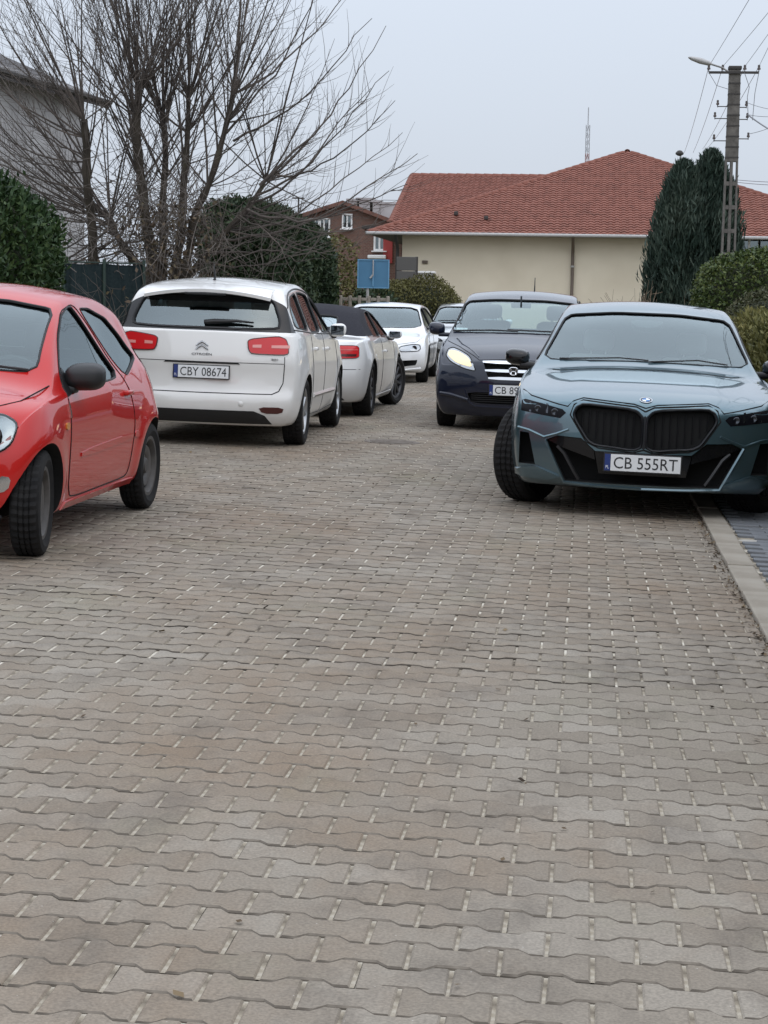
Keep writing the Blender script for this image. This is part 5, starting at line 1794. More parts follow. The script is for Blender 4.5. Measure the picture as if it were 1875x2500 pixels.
M_JUNIPER = leaf_mat('juniper_leaf', [(0.014, 0.028, 0.020), (0.032, 0.054, 0.040), (0.080, 0.106, 0.080)])
M_LAUREL = leaf_mat('laurel_leaf', [(0.016, 0.030, 0.010), (0.050, 0.078, 0.020), (0.120, 0.140, 0.040)], 0.45)
M_YEW = leaf_mat('yew_leaf', [(0.030, 0.034, 0.016), (0.060, 0.064, 0.030), (0.10, 0.095, 0.050)])
M_GOLD = leaf_mat('golden_hedge_leaf', [(0.050, 0.052, 0.016), (0.120, 0.115, 0.032), (0.19, 0.165, 0.055)])
M_MOSSY = leaf_mat('mossy_bush_leaf', [(0.050, 0.042, 0.020), (0.105, 0.100, 0.030), (0.15, 0.14, 0.05)])
M_RUSSET = leaf_mat('russet_leaf', [(0.050, 0.020, 0.016), (0.11, 0.048, 0.036), (0.16, 0.085, 0.06)])

def bush(name, c, rad, mat, n, size, label, cat='bush', seed=1, power=2.4, zmin=-0.85, aspect=1.6, upb=0.2, outb=0.5, rnd=0.8, amp=0.06, freq=3.0, jit=0.03, tone_f=3.0, tone_amp=0.12, group=None, scale=0.86):
    base = (c[0], c[1], gz(c[0], c[1]) - 0.02)
    t = empty(name, base, label, cat, group)
    loc = np.array(c) - np.array(base)
    P, N = ell_pts(n, loc, rad, seed, zmin, power)
    P = P + N * lump(P + np.array(base), freq, amp, seed + 5)[:, None]
    q, tn = leaves(P, N, size, aspect, upb, outb, rnd, jit, seed=seed + 9, tone_off=lump(P, tone_f, tone_amp, seed + 3))
    link('crown', quad_mesh('crown', q, mat, tn), t)
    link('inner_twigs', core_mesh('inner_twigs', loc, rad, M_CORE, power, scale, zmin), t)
    mb = MB()
    for k in range(4):
        a = k * 1.6 + seed
        mb.tube([(0.1 * math.cos(a), 0.1 * math.sin(a), -0.05), (rad[0] * 0.4 * math.cos(a), rad[1] * 0.4 * math.sin(a), loc[2])], [0.03, 0.012], 5)
    mb.obj('stem', M_BARK, t)
    return t

def hedge(name, x0, x1, y0, y1, ztop, mat, n, size, label, seed, slope=0.0, amp=0.06, freq=2.5, upb=0.6, outb=0.5, rnd=0.7, aspect=2.2, top_round=0.3, jit=0.04, tone_amp=0.12, cat='hedge'):
    """clipped hedge: long box with rounded shoulders running along the street"""
    r = np.random.default_rng(seed)
    base = ((x0 + x1) / 2, (y0 + y1) / 2, gz((x0 + x1) / 2, (y0 + y1) / 2) - 0.02)
    t = empty(name, base, label, cat)
    hw, hl = (x1 - x0) / 2, (y1 - y0) / 2
    # perimeter profile in (u, z): up the left side, over the top, down the right side
    H = ztop - base[2]
    rc = top_round
    per = [(-hw, 0.05), (-hw, H - rc)] + [(-hw + rc - rc * math.cos(a), H - rc + rc * math.sin(a)) for a in np.linspace(0, math.pi / 2, 6)[1:]]
    per += [(-u, z) for u, z in reversed(per)]
    per = np.array(per)
    seg = np.r_[0, np.cumsum(np.hypot(*np.diff(per, axis=0).T))]
    nsides = int(n * (2 * hl) / (2 * hl + 2 * hw))
    s = r.random(nsides) * seg[-1]
    u = np.interp(s, seg, per[:, 0]); z = np.interp(s, seg, per[:, 1])
    nz = np.clip((z - (H - rc)) / rc, 0, 1); nu = np.sign(u) * np.sqrt(1 - nz ** 2)
    v = (r.random(nsides) * 2 - 1) * hl
    P1 = np.c_[u, v, z]; N1 = np.c_[nu, 0 * nu, nz]
    ne = n - nsides
    ue = (r.random(ne) * 2 - 1) * hw; ze = r.random(ne) * H
    sg = np.where(r.random(ne) < 0.5, -1, 1)
    ok = ze < H - rc + np.sqrt(np.maximum(rc ** 2 - np.maximum(np.abs(ue) - hw + rc, 0) ** 2, 0))
    P2 = np.c_[ue, sg * hl, ze][ok]; N2 = np.c_[0 * ue, sg, 0 * ue][ok]
    P = np.vstack([P1, P2]); N = np.vstack([N1, N2])
    # round the ends off in plan and height
    e = np.clip((np.abs(P[:, 1]) - (hl - 0.5)) / 0.5, 0, 1) ** 2
    P[:, 0] *= 1 - 0.35 * e
    P[:, 2] *= 1 - 0.14 * e
    P[:, 2] += slope * P[:, 1] * (P[:, 2] / H)
    P = P + N * (lump(P + np.array(base), freq, amp, seed + 5) - 0.10 * r.random(len(P)) ** 2)[:, None]
    q, tn = leaves(P, N, size, aspect, upb, outb, rnd, jit, seed=seed + 9, tone_off=lump(P, 2.2, tone_amp, seed + 3))
    link('crown', quad_mesh('crown', q, mat, tn), t)
    k = 0.86
    mb = MB()
    ring = [(a * k, b * 0.95) for a, b in per]
    m_ = len(ring)
    vs, fs = [], []
    ys = [-hl * 0.96, -hl + 0.45, 0, hl - 0.45, hl * 0.96]
    for y in ys:
        ee = (0.62 if abs(y) > hl - 0.3 else 1.0)
        vs += [(a * ee, y, b * (0.84 if ee < 1 else 1) + slope * y * b / H) for a, b in ring]
    for j in range(len(ys) - 1):
        for i in range(m_ - 1):
            fs.append((j * m_ + i, j * m_ + i + 1, (j + 1) * m_ + i + 1, (j + 1) * m_ + i))
    fs += [tuple(range(m_)), tuple((len(ys) - 1) * m_ + i for i in reversed(range(m_)))]
    mb.add(vs, fs)
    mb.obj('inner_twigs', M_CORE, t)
    return t

# ------------------------------------------------------------------ hedges and bushes
hedge('thuja_hedge', -7.5, -5.72, 12.0, 20.8, 2.80, M_THUJA, 95000, 0.034, 'tall dense green thuja hedge at the left edge behind the red hatchback', 3, slope=-0.01, top_round=0.75, amp=0.09, aspect=2.4)
hedge('thuja_hedge', -6.65, -5.05, 31.5, 37.5, 2.95, M_DARKHEDGE, 60000, 0.046, 'dark green conifer hedge behind the bare tree', 5, slope=-0.05, top_round=0.5, amp=0.10, aspect=2.2)
hedge('golden_hedge', 1.62, 2.7, 5.0, 21.5, 1.38, M_GOLD, 95000, 0.026, 'yellow green clipped hedge beside the footway at the right edge', 7, top_round=0.10, amp=0.03, aspect=2.6, upb=0.9, rnd=0.5, tone_amp=0.16)
bush('laurel_bush', (2.82, 30.6, 1.25), (1.15, 1.15, 1.10), M_LAUREL, 36000, 0.036, 'big rounded glossy green bush at the right edge', seed=11, power=2.7, amp=0.035)
bush('yew_bush', (2.55, 24.6, 0.72), (1.05, 0.95, 1.02), M_YEW, 16000, 0.030, 'smooth clipped olive dome bush between the golden hedge and the glossy bush', seed=13, power=2.1, amp=0.02, jit=0.015, tone_amp=0.08)
bush('russet_shrub', (2.05, 23.7, 1.22), (0.19, 0.13, 0.15), M_RUSSET, 900, 0.045, 'small reddish brown shrub tuft in front of the clipped dome bush', seed=15, zmin=-1, amp=0.03)
bush('mossy_bush', (-4.0, 44.4, 0.85), (1.25, 1.0, 1.10), M_MOSSY, 30000, 0.034, 'yellow brown mossy bush in front of the beige house wall', seed=17, power=2.3, amp=0.08, upb=0.5)
bush('garden_bush', (-5.75, 38.6, 1.15), (0.75, 0.8, 1.15), M_LAUREL, 11000, 0.050, 'loose olive green bush left of the blue sign', seed=19, amp=0.14, freq=4)
bush('garden_shrub', (-8.1, 55.0, 1.6), (1.5, 1.2, 1.7), M_MOSSY, 9000, 0.06, 'tall loose brown green shrub in front of the brick house', seed=29, amp=0.25, freq=3, scale=0.6)
bush('garden_bush', (-4.65, 41.5, 0.75), (0.65, 0.6, 0.95), M_DARKHEDGE, 3500, 0.07, 'low dark bush just behind the blue sign', seed=23, amp=0.12)

def conifer(c, h, rad, label, seed, n=24000, lean=0.0):
    """columnar juniper of upright feathery tufts"""
    base = (c[0], c[1], gz(c[0], c[1]) - 0.02)
    t = empty('juniper_tree', base, label, 'tree', 'pair of columnar junipers')
    r = np.random.default_rng(seed)
    z = h * (1 - r.random(n) ** 1.15 * 0.98)
    f = z / h
    prof = rad * np.interp(f, [0, 0.15, 0.35, 0.6, 0.8, 0.92, 1.0], [0.95, 1.0, 0.98, 0.88, 0.64, 0.36, 0.03])
    a = r.random(n) * 6.283
    rr = prof * (0.75 + 0.25 * r.random(n) ** 0.5) * (1 + 0.14 * np.sin(5 * a + z * 2.2) + 0.08 * np.sin(9 * a - z * 3))
    P = np.c_[rr * np.cos(a) + lean * z, rr * np.sin(a), z]
    N = np.c_[np.cos(a), np.sin(a), 0 * a]
    q, tn = leaves(P, N, 0.048, 4.8, 1.2, 0.42, 0.34, 0.08, seed=seed + 1, tone_off=lump(P, 2.4, 0.2, seed + 2))
    link('crown', quad_mesh('crown', q, M_JUNIPER, tn), t)
    vs, fs = [], []
    for j, ff in enumerate(np.linspace(0, 0.97, 10)):
        w_ = rad * 0.72 * np.interp(ff, [0, 0.15, 0.35, 0.6, 0.8, 0.92, 1.0], [0.95, 1.0, 0.98, 0.88, 0.64, 0.36, 0.03])
        for i in range(14):
            th = 2 * math.pi * i / 14
            vs.append((w_ * math.cos(th) + lean * ff * h, w_ * math.sin(th), ff * h))
    for j in range(9):
        for i in range(14):
            fs.append((j * 14 + i, j * 14 + (i + 1) % 14, (j + 1) * 14 + (i + 1) % 14, (j + 1) * 14 + i))
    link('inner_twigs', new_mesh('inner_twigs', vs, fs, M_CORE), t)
    mb = MB(); mb.tube([(0, 0, -0.1), (lean * h * 0.6, 0, h * 0.6)], [0.10, 0.04], 7); mb.obj('trunk', M_BARK, t)

conifer((2.42, 50.0, 0), 5.15, 0.86, 'left of the two dark blue green columnar junipers, street lamp globe above it', 31)
conifer((3.14, 50.4, 0), 5.45, 0.84, 'right of the two dark blue green columnar junipers, behind the concrete pole', 33)
conifer((-7.6, 52.0, 0), 3.5, 0.75, 'small bluish conifer in front of the brick house', 35, 4000)

# ------------------------------------------------------------------ bare trees
def grow(r, p, d, L, curve, n, wob=0.05):
    pts = [Vector(p)]
    d = Vector(d).normalized()
    for i in range(n):
        d = (d + Vector(curve) / n + Vector(r.normal(0, wob, 3))).normalized()
        pts.append(pts[-1] + d * (L / n))
    return pts

def bare_tree():
    r = np.random.default_rng(77)
    Y0 = 27.2
    b0 = at(352, 600, Y0)
    base = Vector((b0.x, Y0, gz(b0.x, Y0) - 0.05))
    t = empty('pollard_tree', base, 'large bare pollarded tree with long whippy shoots behind the white people carrier', 'tree')
    def W(px, py, dy=0.0):
        return at(px, py, Y0 + dy) - base
    # trunks up to the pollard knuckles (measured on the photograph)
    trunks = [([(335, 640), (326, 560), (312, 470), (303, 380), (300, 290), (297, 195)], 0.0, 0.115, 0.075),
              ([(208, 640), (202, 560), (197, 480), (192, 400), (189, 320), (186, 262)], -0.7, 0.085, 0.07),
              ([(368, 640), (382, 560), (391, 470), (396, 400), (400, 330), (408, 215)], 0.4, 0.09, 0.05),
              ([(368, 640), (405, 560), (420, 470), (452, 395), (480, 300), (505, 205)], -0.3, 0.09, 0.045),
              ([(372, 640), (420, 585), (470, 520), (535, 450), (575, 390)], 0.6, 0.075, 0.035),
              ([(356, 640), (345, 540), (352, 430), (356, 330), (352, 245)], 0.9, 0.08, 0.05),
              ([(345, 640), (300, 570), (262, 520), (240, 470)], 0.5, 0.10, 0.05)]
    knuckles = []
    for pts, dy, ra, rb in trunks:
        P = [W(x, y, dy * i / len(pts)) + Vector((r.normal(0, .02), r.normal(0, .06), 0)) for i, (x, y) in enumerate(pts)]
        P = [Vector(q) for q in chaikin([tuple(q) for q in P], 2, 0.25, False)]
        k = len(P)
        mb = MB()
        mb.tube(P, [(ra + (rb * 0.7 - ra) * (i / (k - 1)) ** 0.7) * (1 + 0.10 * math.sin(i * 1.7) + r.normal(0, 0.07)) for i in range(k)], 9)
        # burrs on the knuckle
        mb.obj('trunk', M_BARK, t, True, 60)
        for f, w_ in ((1.0, 3.0), (0.86, 1.6), (0.72, 1.0), (0.58, 0.8)):
            knuckles.append((P[int((k - 1) * f)], w_, rb))
    # whips
    whips = MB(); twigs = MB()
    origin = W(360, 470)
    tips = []
    tot = sum(k[1] for k in knuckles)
    for i in range(300):
        x = r.random() * tot
        for K, w_, rb in knuckles:
            x -= w_
            if x <= 0:
                break
        out = (K - origin)
        ang = math.atan2(out.z, out.x) + r.normal(0, 0.55)
        if r.random() < 0.30:
            ang = r.uniform(0.15, math.pi - 0.15)
        d = Vector((math.cos(ang), r.normal(0, 0.55), math.sin(ang) + 0.42))
        L = r.uniform(1.6, 4.2)
        L *= 1 - 0.55 * min(max((d.normalized().x - 0.25) / 0.5, 0), 1) * min(max((K.x + 0.1) / 0.9, 0), 1)
        cu = (0.0, 0.0, r.uniform(0.15, 0.9))
        n = 9
        P = grow(r, K, d, L, cu, n, 0.035)
        r0 = r.uniform(0.007, 0.018)
        whips.tube(P, [r0 * (1 - 0.82 * (j / n)) for j in range(n + 1)], 5, cap=False)
        for j in range(int(L * 7)):
            u = r.uniform(0.25, 1.0) * (n - 1)
            a = int(u)
            q = P[a].lerp(P[a + 1], u - a)
            dd = (P[a + 1] - P[a]).normalized()
            side = dd.cross(Vector(r.normal(0, 1, 3))).normalized()
            tw = grow(r, q, dd * 0.75 + side * 0.8, r.uniform(0.12, 0.55), (0, 0, 0.25), 3, 0.08)
            twigs.tube(tw, [0.0034, 0.0029, 0.0023, 0.0016], 3, cap=False)
    # long low branches arching out to the right and left
    low = [((470, 520), (905, 330), 0.5, 0.024), ((535, 455), (880, 400), -0.6, 0.022), ((520, 470), (840, 470), 0.8, 0.018), ((450, 545), (760, 480), 0.0, 0.018),
           ((480, 500), (870, 290), 1.0, 0.020), ((560, 420), (840, 150), -0.3, 0.020), ((540, 440), (800, 190), 0.4, 0.022), ((430, 560), (720, 520), 0.7, 0.014),
           ((560, 400), (830, 60), 0.2, 0.022), ((505, 300), (800, 40), -0.9, 0.020), ((197, 440), (-30, 330), 0.4, 0.014), ((197, 480), (-40, 420), -0.4, 0.014),
           ((194, 380), (-60, 240), 0.9, 0.014), ((192, 340), (-30, 170), 0.1, 0.014), ((300, 520), (60, 470), 0.8, 0.016), ((520, 470), (700, 560), -0.5, 0.014),
           ((470, 540), (640, 590), 0.5, 0.012), ((600, 380), (850, 220), -0.8, 0.018), ((505, 205), (760, -40), 0.6, 0.022), ((480, 300), (700, -60), 0.1, 0.022),
           ((545, 450), (860, 430), 0.1, 0.016), ((500, 500), (800, 520), 0.3, 0.015)]
    for (x0, y0), (x1, y1), dy, r0 in low:
        A, B = W(x0, y0, dy * 0.3), W(x1, y1, dy * 2.0)
        L = (B - A).length
        n = 12
        P = []
        side = Vector(r.normal(0, 0.05, 3))
        for j in range(n + 1):
            f = j / n
            q = A.lerp(B, f)
            q.z -= 0.10 * L * math.sin(math.pi * f) * 0.9
            q += side * math.sin(2 * math.pi * f) + Vector(r.normal(0, 0.015, 3))
            P.append(q)
        whips.tube(P, [r0 * (1 - 0.8 * j / n) for j in range(n + 1)], 5, cap=False)
        for j in range(int(L * 5.5)):
            u = r.uniform(0.15, 1.0) * (n - 1)
            a = int(u)
            q = P[a].lerp(P[a + 1], u - a)
            dd = (P[a + 1] - P[a]).normalized()
            sd = dd.cross(Vector(r.normal(0, 1, 3))).normalized()
            tw = grow(r, q, dd * 0.7 + sd * 0.7 + Vector((0, 0, 0.35)), r.uniform(0.2, 1.0), (0, 0, 0.4), 5, 0.06)
            twigs.tube(tw, [0.005, 0.0042, 0.0035, 0.003, 0.0024, 0.0018], 3, cap=False)
    # stubs and dead wood tangled round the trunks
    for i in range(700):
        px, py = r.normal(330, 95), r.normal(500, 75)
        q = W(px, py, r.normal(0, 0.9))
        if q.z < 0.1:
            continue
        tw = grow(r, q, Vector(r.normal(0, 1, 3)) + Vector((0, 0, 0.25)), r.uniform(0.4, 1.5), (0, 0, r.normal(0, 0.5)), 6, 0.13)
        twigs.tube(tw, [0.006, 0.0055, 0.005, 0.0045, 0.004, 0.0033, 0.0026], 4, cap=False)
    whips.obj('shoots', M_TWIG, t, True)
    twigs.obj('twigs', M_TWIG2, t)
    # moss and ivy on the trunks
    P = np.array([tuple(W(r.normal(365, 50), r.uniform(440, 610), r.normal(0, 0.5))) for _ in range(1300)])
    q, tn = leaves(P, unit(r.normal(0, 1, P.shape)), 0.045, 1.6, 0.1, 0.4, 1.0, 0.05, seed=5)
    link('dry_leaves', quad_mesh('dry_leaves', q, leaf_mat('dry_leaf', [(0.05, 0.035, 0.02), (0.10, 0.07, 0.045), (0.12, 0.10, 0.05)]), tn), t)
bare_tree()

def thicket():
    """tangle of bare brambles at the foot of the tree"""
    r = np.random.default_rng(5)
    Y0 = 26.3
    b0 = at(300, 620, Y0)
    base = Vector((b0.x, Y0, gz(b0.x, Y0) - 0.05))
    t = empty('bramble_thicket', base, 'tangle of bare brown brambles under the pollarded tree', 'bramble')
    mb = MB()
    for i in range(760):
        px = r.uniform(165, 560)
        b = at(px, 640, Y0 + r.normal(0.4, 0.8))
        p = Vector((b.x, b.y, 0.05)) - base
        h = r.uniform(0.9, 2.2) * (1.0 - 0.45 * max(0, (px - 430) / 130))
        P = grow(r, p, Vector((r.normal(0, 0.35), r.normal(0, 0.3), 1)), h, (r.normal(0, 0.8), r.normal(0, 0.5), r.normal(-0.3, 0.5)), 7, 0.10)
        r0 = r.uniform(0.004, 0.011)
        mb.tube(P, [r0 * (1 - 0.7 * j / 7) for j in range(8)], 4, cap=False)
        for j in range(3):
            a = r.integers(2, 7)
            tw = grow(r, P[a], Vector(r.normal(0, 1, 3)) + Vector((0, 0, 0.4)), r.uniform(0.15, 0.5), (0, 0, 0.2), 3, 0.1)
            mb.tube(tw, [0.004, 0.003, 0.0025, 0.002], 3, cap=False)
    mb.obj('canes', M_TWIG2, t)
    P = np.array([(r.uniform(-1.1, 1.3), r.normal(0.3, 0.6), abs(r.normal(0, 0.7))) for _ in range(3800)])
    q, tn = leaves(P, unit(r.normal(0, 1, P.shape)), 0.05, 1.5, 0.1, 0.4, 1.0, 0.05, seed=6)
    link('dry_leaves', quad_mesh('dry_leaves', q, MATS['dry_leaf'], tn), t)
thicket()

def twig_shrub():
    r = np.random.default_rng(9)
    b = at(1392, 650, 46)
    base = Vector((b.x, 46, gz(b.x, 46) - 0.05))
    t = empty('bare_shrub', base, 'small bare twiggy shrub left of the junipers', 'shrub')
    mb = MB()
    for i in range(70):
        P = grow(r, (r.normal(0, 0.05), r.normal(0, 0.05), 0.0), Vector((r.normal(-0.35, 0.5), r.normal(0, 0.4), 1)), r.uniform(1.3, 2.15), (r.normal(0, 0.3), 0, 0), 6, 0.06)
        mb.tube(P, [0.014, 0.012, 0.010, 0.008, 0.006, 0.005, 0.004], 4, cap=False)
        for j in range(4):
            tw = grow(r, P[r.integers(2, 6)], Vector(r.normal(0, 1, 3)) + Vector((0, 0, 0.6)), r.uniform(0.2, 0.5), (0, 0, 0.2), 3, 0.1)
            mb.tube(tw, [0.006, 0.005, 0.004, 0.003], 3, cap=False)
    mb.obj('stem', noise_mat('pale_twig', [(0.3, (0.16, 0.12, 0.085)), (0.7, (0.28, 0.21, 0.15))], 3, rough=0.9), t)
twig_shrub()
# ------------------------------------------------------------------ buildings
def tile_mat(name, cols):
    mt = noise_mat(name, [(0.28, cols[0]), (0.5, cols[1]), (0.75, cols[2])], 3.2, 8, 0.8, 0.4, 20, coord='Object')
    return mt

def tile_face(name, O, U, Vv, poly, mat, parent, tw=0.21, th=0.235, amp=0.032, step=0.034):
    """interlocking tiles laid in courses on a sloping plane, clipped to poly (u,v)"""
    O, U, Vv = Vector(O), Vector(U).normalized(), Vector(Vv).normalized()
    Nn = U.cross(Vv).normalized()
    if Nn.z < 0: Nn = -Nn
    us = [p[0] for p in poly]; vsr = [p[1] for p in poly]
    rows = int(max(vsr) / th) + 1
    prof = [(0.0, 0.0), (0.2, 0.75), (0.42, 1.0), (0.64, 0.75), (0.82, 0.05), (0.999, 0.0)]
    V, F = [], []
    n = len(poly)
    def span(v):
        xs = []
        for i in range(n):
            (a, b), (c, d) = poly[i], poly[(i + 1) % n]
            if (b <= v < d) or (d <= v < b):
                xs.append(a + (c - a) * (v - b) / (d - b))
        return (min(xs), max(xs)) if len(xs) >= 2 else None
    for rI in range(rows):
        v0, v1 = rI * th, min((rI + 1) * th + 0.04, max(vsr))
        sp = span(v0 + th * 0.45)
        if not sp:
            continue
        k0, k1 = int(math.floor(sp[0] / tw)), int(math.ceil(sp[1] / tw))
        cols = []
        for k in range(k0, k1):
            for fx, fh in prof:
                u = (k + fx) * tw
                if sp[0] <= u <= sp[1]:
                    cols.append((u, fh))
        if len(cols) < 2:
            continue
        b = len(V)
        for u, fh in cols:
            p = O + U * u
            V.append(p + Vv * v0 + Nn * (step * 0.2 + amp * fh - 0.02))
            V.append(p + Vv * v0 + Nn * (step + amp * fh))
            V.append(p + Vv * v1 + Nn * (amp * fh))
        for i in range(len(cols) - 1):
            a, c = b + 3 * i, b + 3 * i + 3
            F.append((a, c, c + 1, a + 1))
            F.append((a + 1, c + 1, c + 2, a + 2))
    me = new_mesh(name, V, F, mat)
    return link(name, me, parent, kind='stuff')

RIDGE = None
def ridge_tiles(A, B, mat, parent, pitch=0.36):
    global RIDGE
    A, B = Vector(A), Vector(B)
    if RIDGE is None:
        mb = MB()
        vs, fs = [], []
        for x, rr in ((-0.2, 0.10), (-0.17, 0.115), (0.19, 0.095)):
            for j in range(7):
                a = math.pi * j / 6
                vs.append((x, rr * math.cos(a), rr * math.sin(a) * 0.9))
        for i in range(2):
            for j in range(6):
                fs.append((i * 7 + j, i * 7 + j + 1, i * 7 + 8 + j, i * 7 + 7 + j))
        mb.add(vs, fs)
        RIDGE = mb.mesh('ridge_tile', mat, True, 40)
    n = int((B - A).length / pitch)
    d = (B - A).normalized()
    side = d.cross(Vector((0, 0, 1))).normalized()
    up = side.cross(d)
    m_ = Matrix((d, -side, up)).transposed().to_4x4()
    for i in range(n):
        o = bpy.data.objects.new('ridge_tile', RIDGE)
        COL.objects.link(o)
        o.parent = parent
        o.matrix_local = Matrix.Translation(A + d * (i + 0.5) * pitch + up * -0.012) @ m_

M_TILE = tile_mat('red_roof_tile', ((0.150, 0.059, 0.042), (0.210, 0.081, 0.058), (0.255, 0.105, 0.077)))
M_TILEB = tile_mat('brown_roof_tile', ((0.10, 0.05, 0.04), (0.17, 0.085, 0.065), (0.22, 0.11, 0.085)))
M_PLASTER = noise_mat('beige_plaster', [(0.3, (0.66, 0.58, 0.445)), (0.6, (0.75, 0.67, 0.525)), (0.8, (0.78, 0.70, 0.555))], 0.6, 6, 0.9, 0.3, 60)
M_GREYPL = noise_mat('grey_plaster', [(0.3, (0.34, 0.33, 0.33)), (0.7, (0.46, 0.45, 0.45))], 0.8, 6, 0.9, 0.3, 40)
M_SOFFIT = principled('dark_soffit', (0.05, 0.045, 0.042), 0.8)
M_GUTTER = principled('gutter_zinc', (0.42, 0.41, 0.40), 0.5, 0.3)
M_PIPE = principled('brown_downpipe', (0.115, 0.085, 0.062), 0.5)
M_PVC = principled('white_frame', (0.78, 0.78, 0.77), 0.4)
M_PANE = glass_mat('house_glass', (0.35, 0.40, 0.42), 2.0, 0.10)
M_ROOM = principled('dark_room', (0.03, 0.03, 0.035), 0.9)

def brick_mat(name, c1, c2, mortar, scale):
    mt = principled(name, c1, 0.9)
    b = mt.node_tree.nodes['Principled BSDF']
    tc = node(mt, 'ShaderNodeTexCoord')
    mp = node(mt, 'ShaderNodeMapping')
    mp.inputs['Rotation'].default_value = (math.pi / 2, 0, 0)
    lk(mt, tc.outputs['Object'], mp.inputs['Vector'])
    br = node(mt, 'ShaderNodeTexBrick')
    br.inputs['Color1'].default_value = (*c1, 1)
    br.inputs['Color2'].default_value = (*c2, 1)
    br.inputs['Mortar'].default_value = (*mortar, 1)
    br.inputs['Scale'].default_value = scale
    lk(mt, mp.outputs[0], br.inputs['Vector'])
    lk(mt, br.outputs['Color'], b.inputs['Base Color'])
    return mt
M_BRICK = brick_mat('red_brick', (0.175, 0.088, 0.066), (0.135, 0.068, 0.052), (0.19, 0.16, 0.135), 4.0)

def window_part(parent, c, w_, h_, ny=-1, name='window'):
    """casement window on a wall facing -Y: frame with pane, dark room behind"""
    x, y, z = c
    mb = MB()
    t_ = 0.07
    for dx in (-w_ / 2, 0, w_ / 2):
        mb.box((x + dx, y, z), (t_, 0.08, h_))
    for dz in (-h_ / 2, h_ / 2):
        mb.box((x, y - 0.003, z + dz), (w_ + t_, 0.08, t_))
    o = mb.obj(name, M_PVC, parent)
    mb = MB(); mb.box((x, y + 0.02, z), (w_ - 0.01, 0.01, h_ - 0.01)); mb.obj('pane', M_PANE, o)
    mb = MB(); mb.box((x, y + 0.055, z), (w_, 0.02, h_)); mb.obj('room', M_ROOM, o)
    mb = MB(); mb.box((x, y - 0.08, z - h_ / 2 - 0.06), (w_ + 0.2, 0.2, 0.04)); mb.obj('sill', M_PVC, o)
    return o

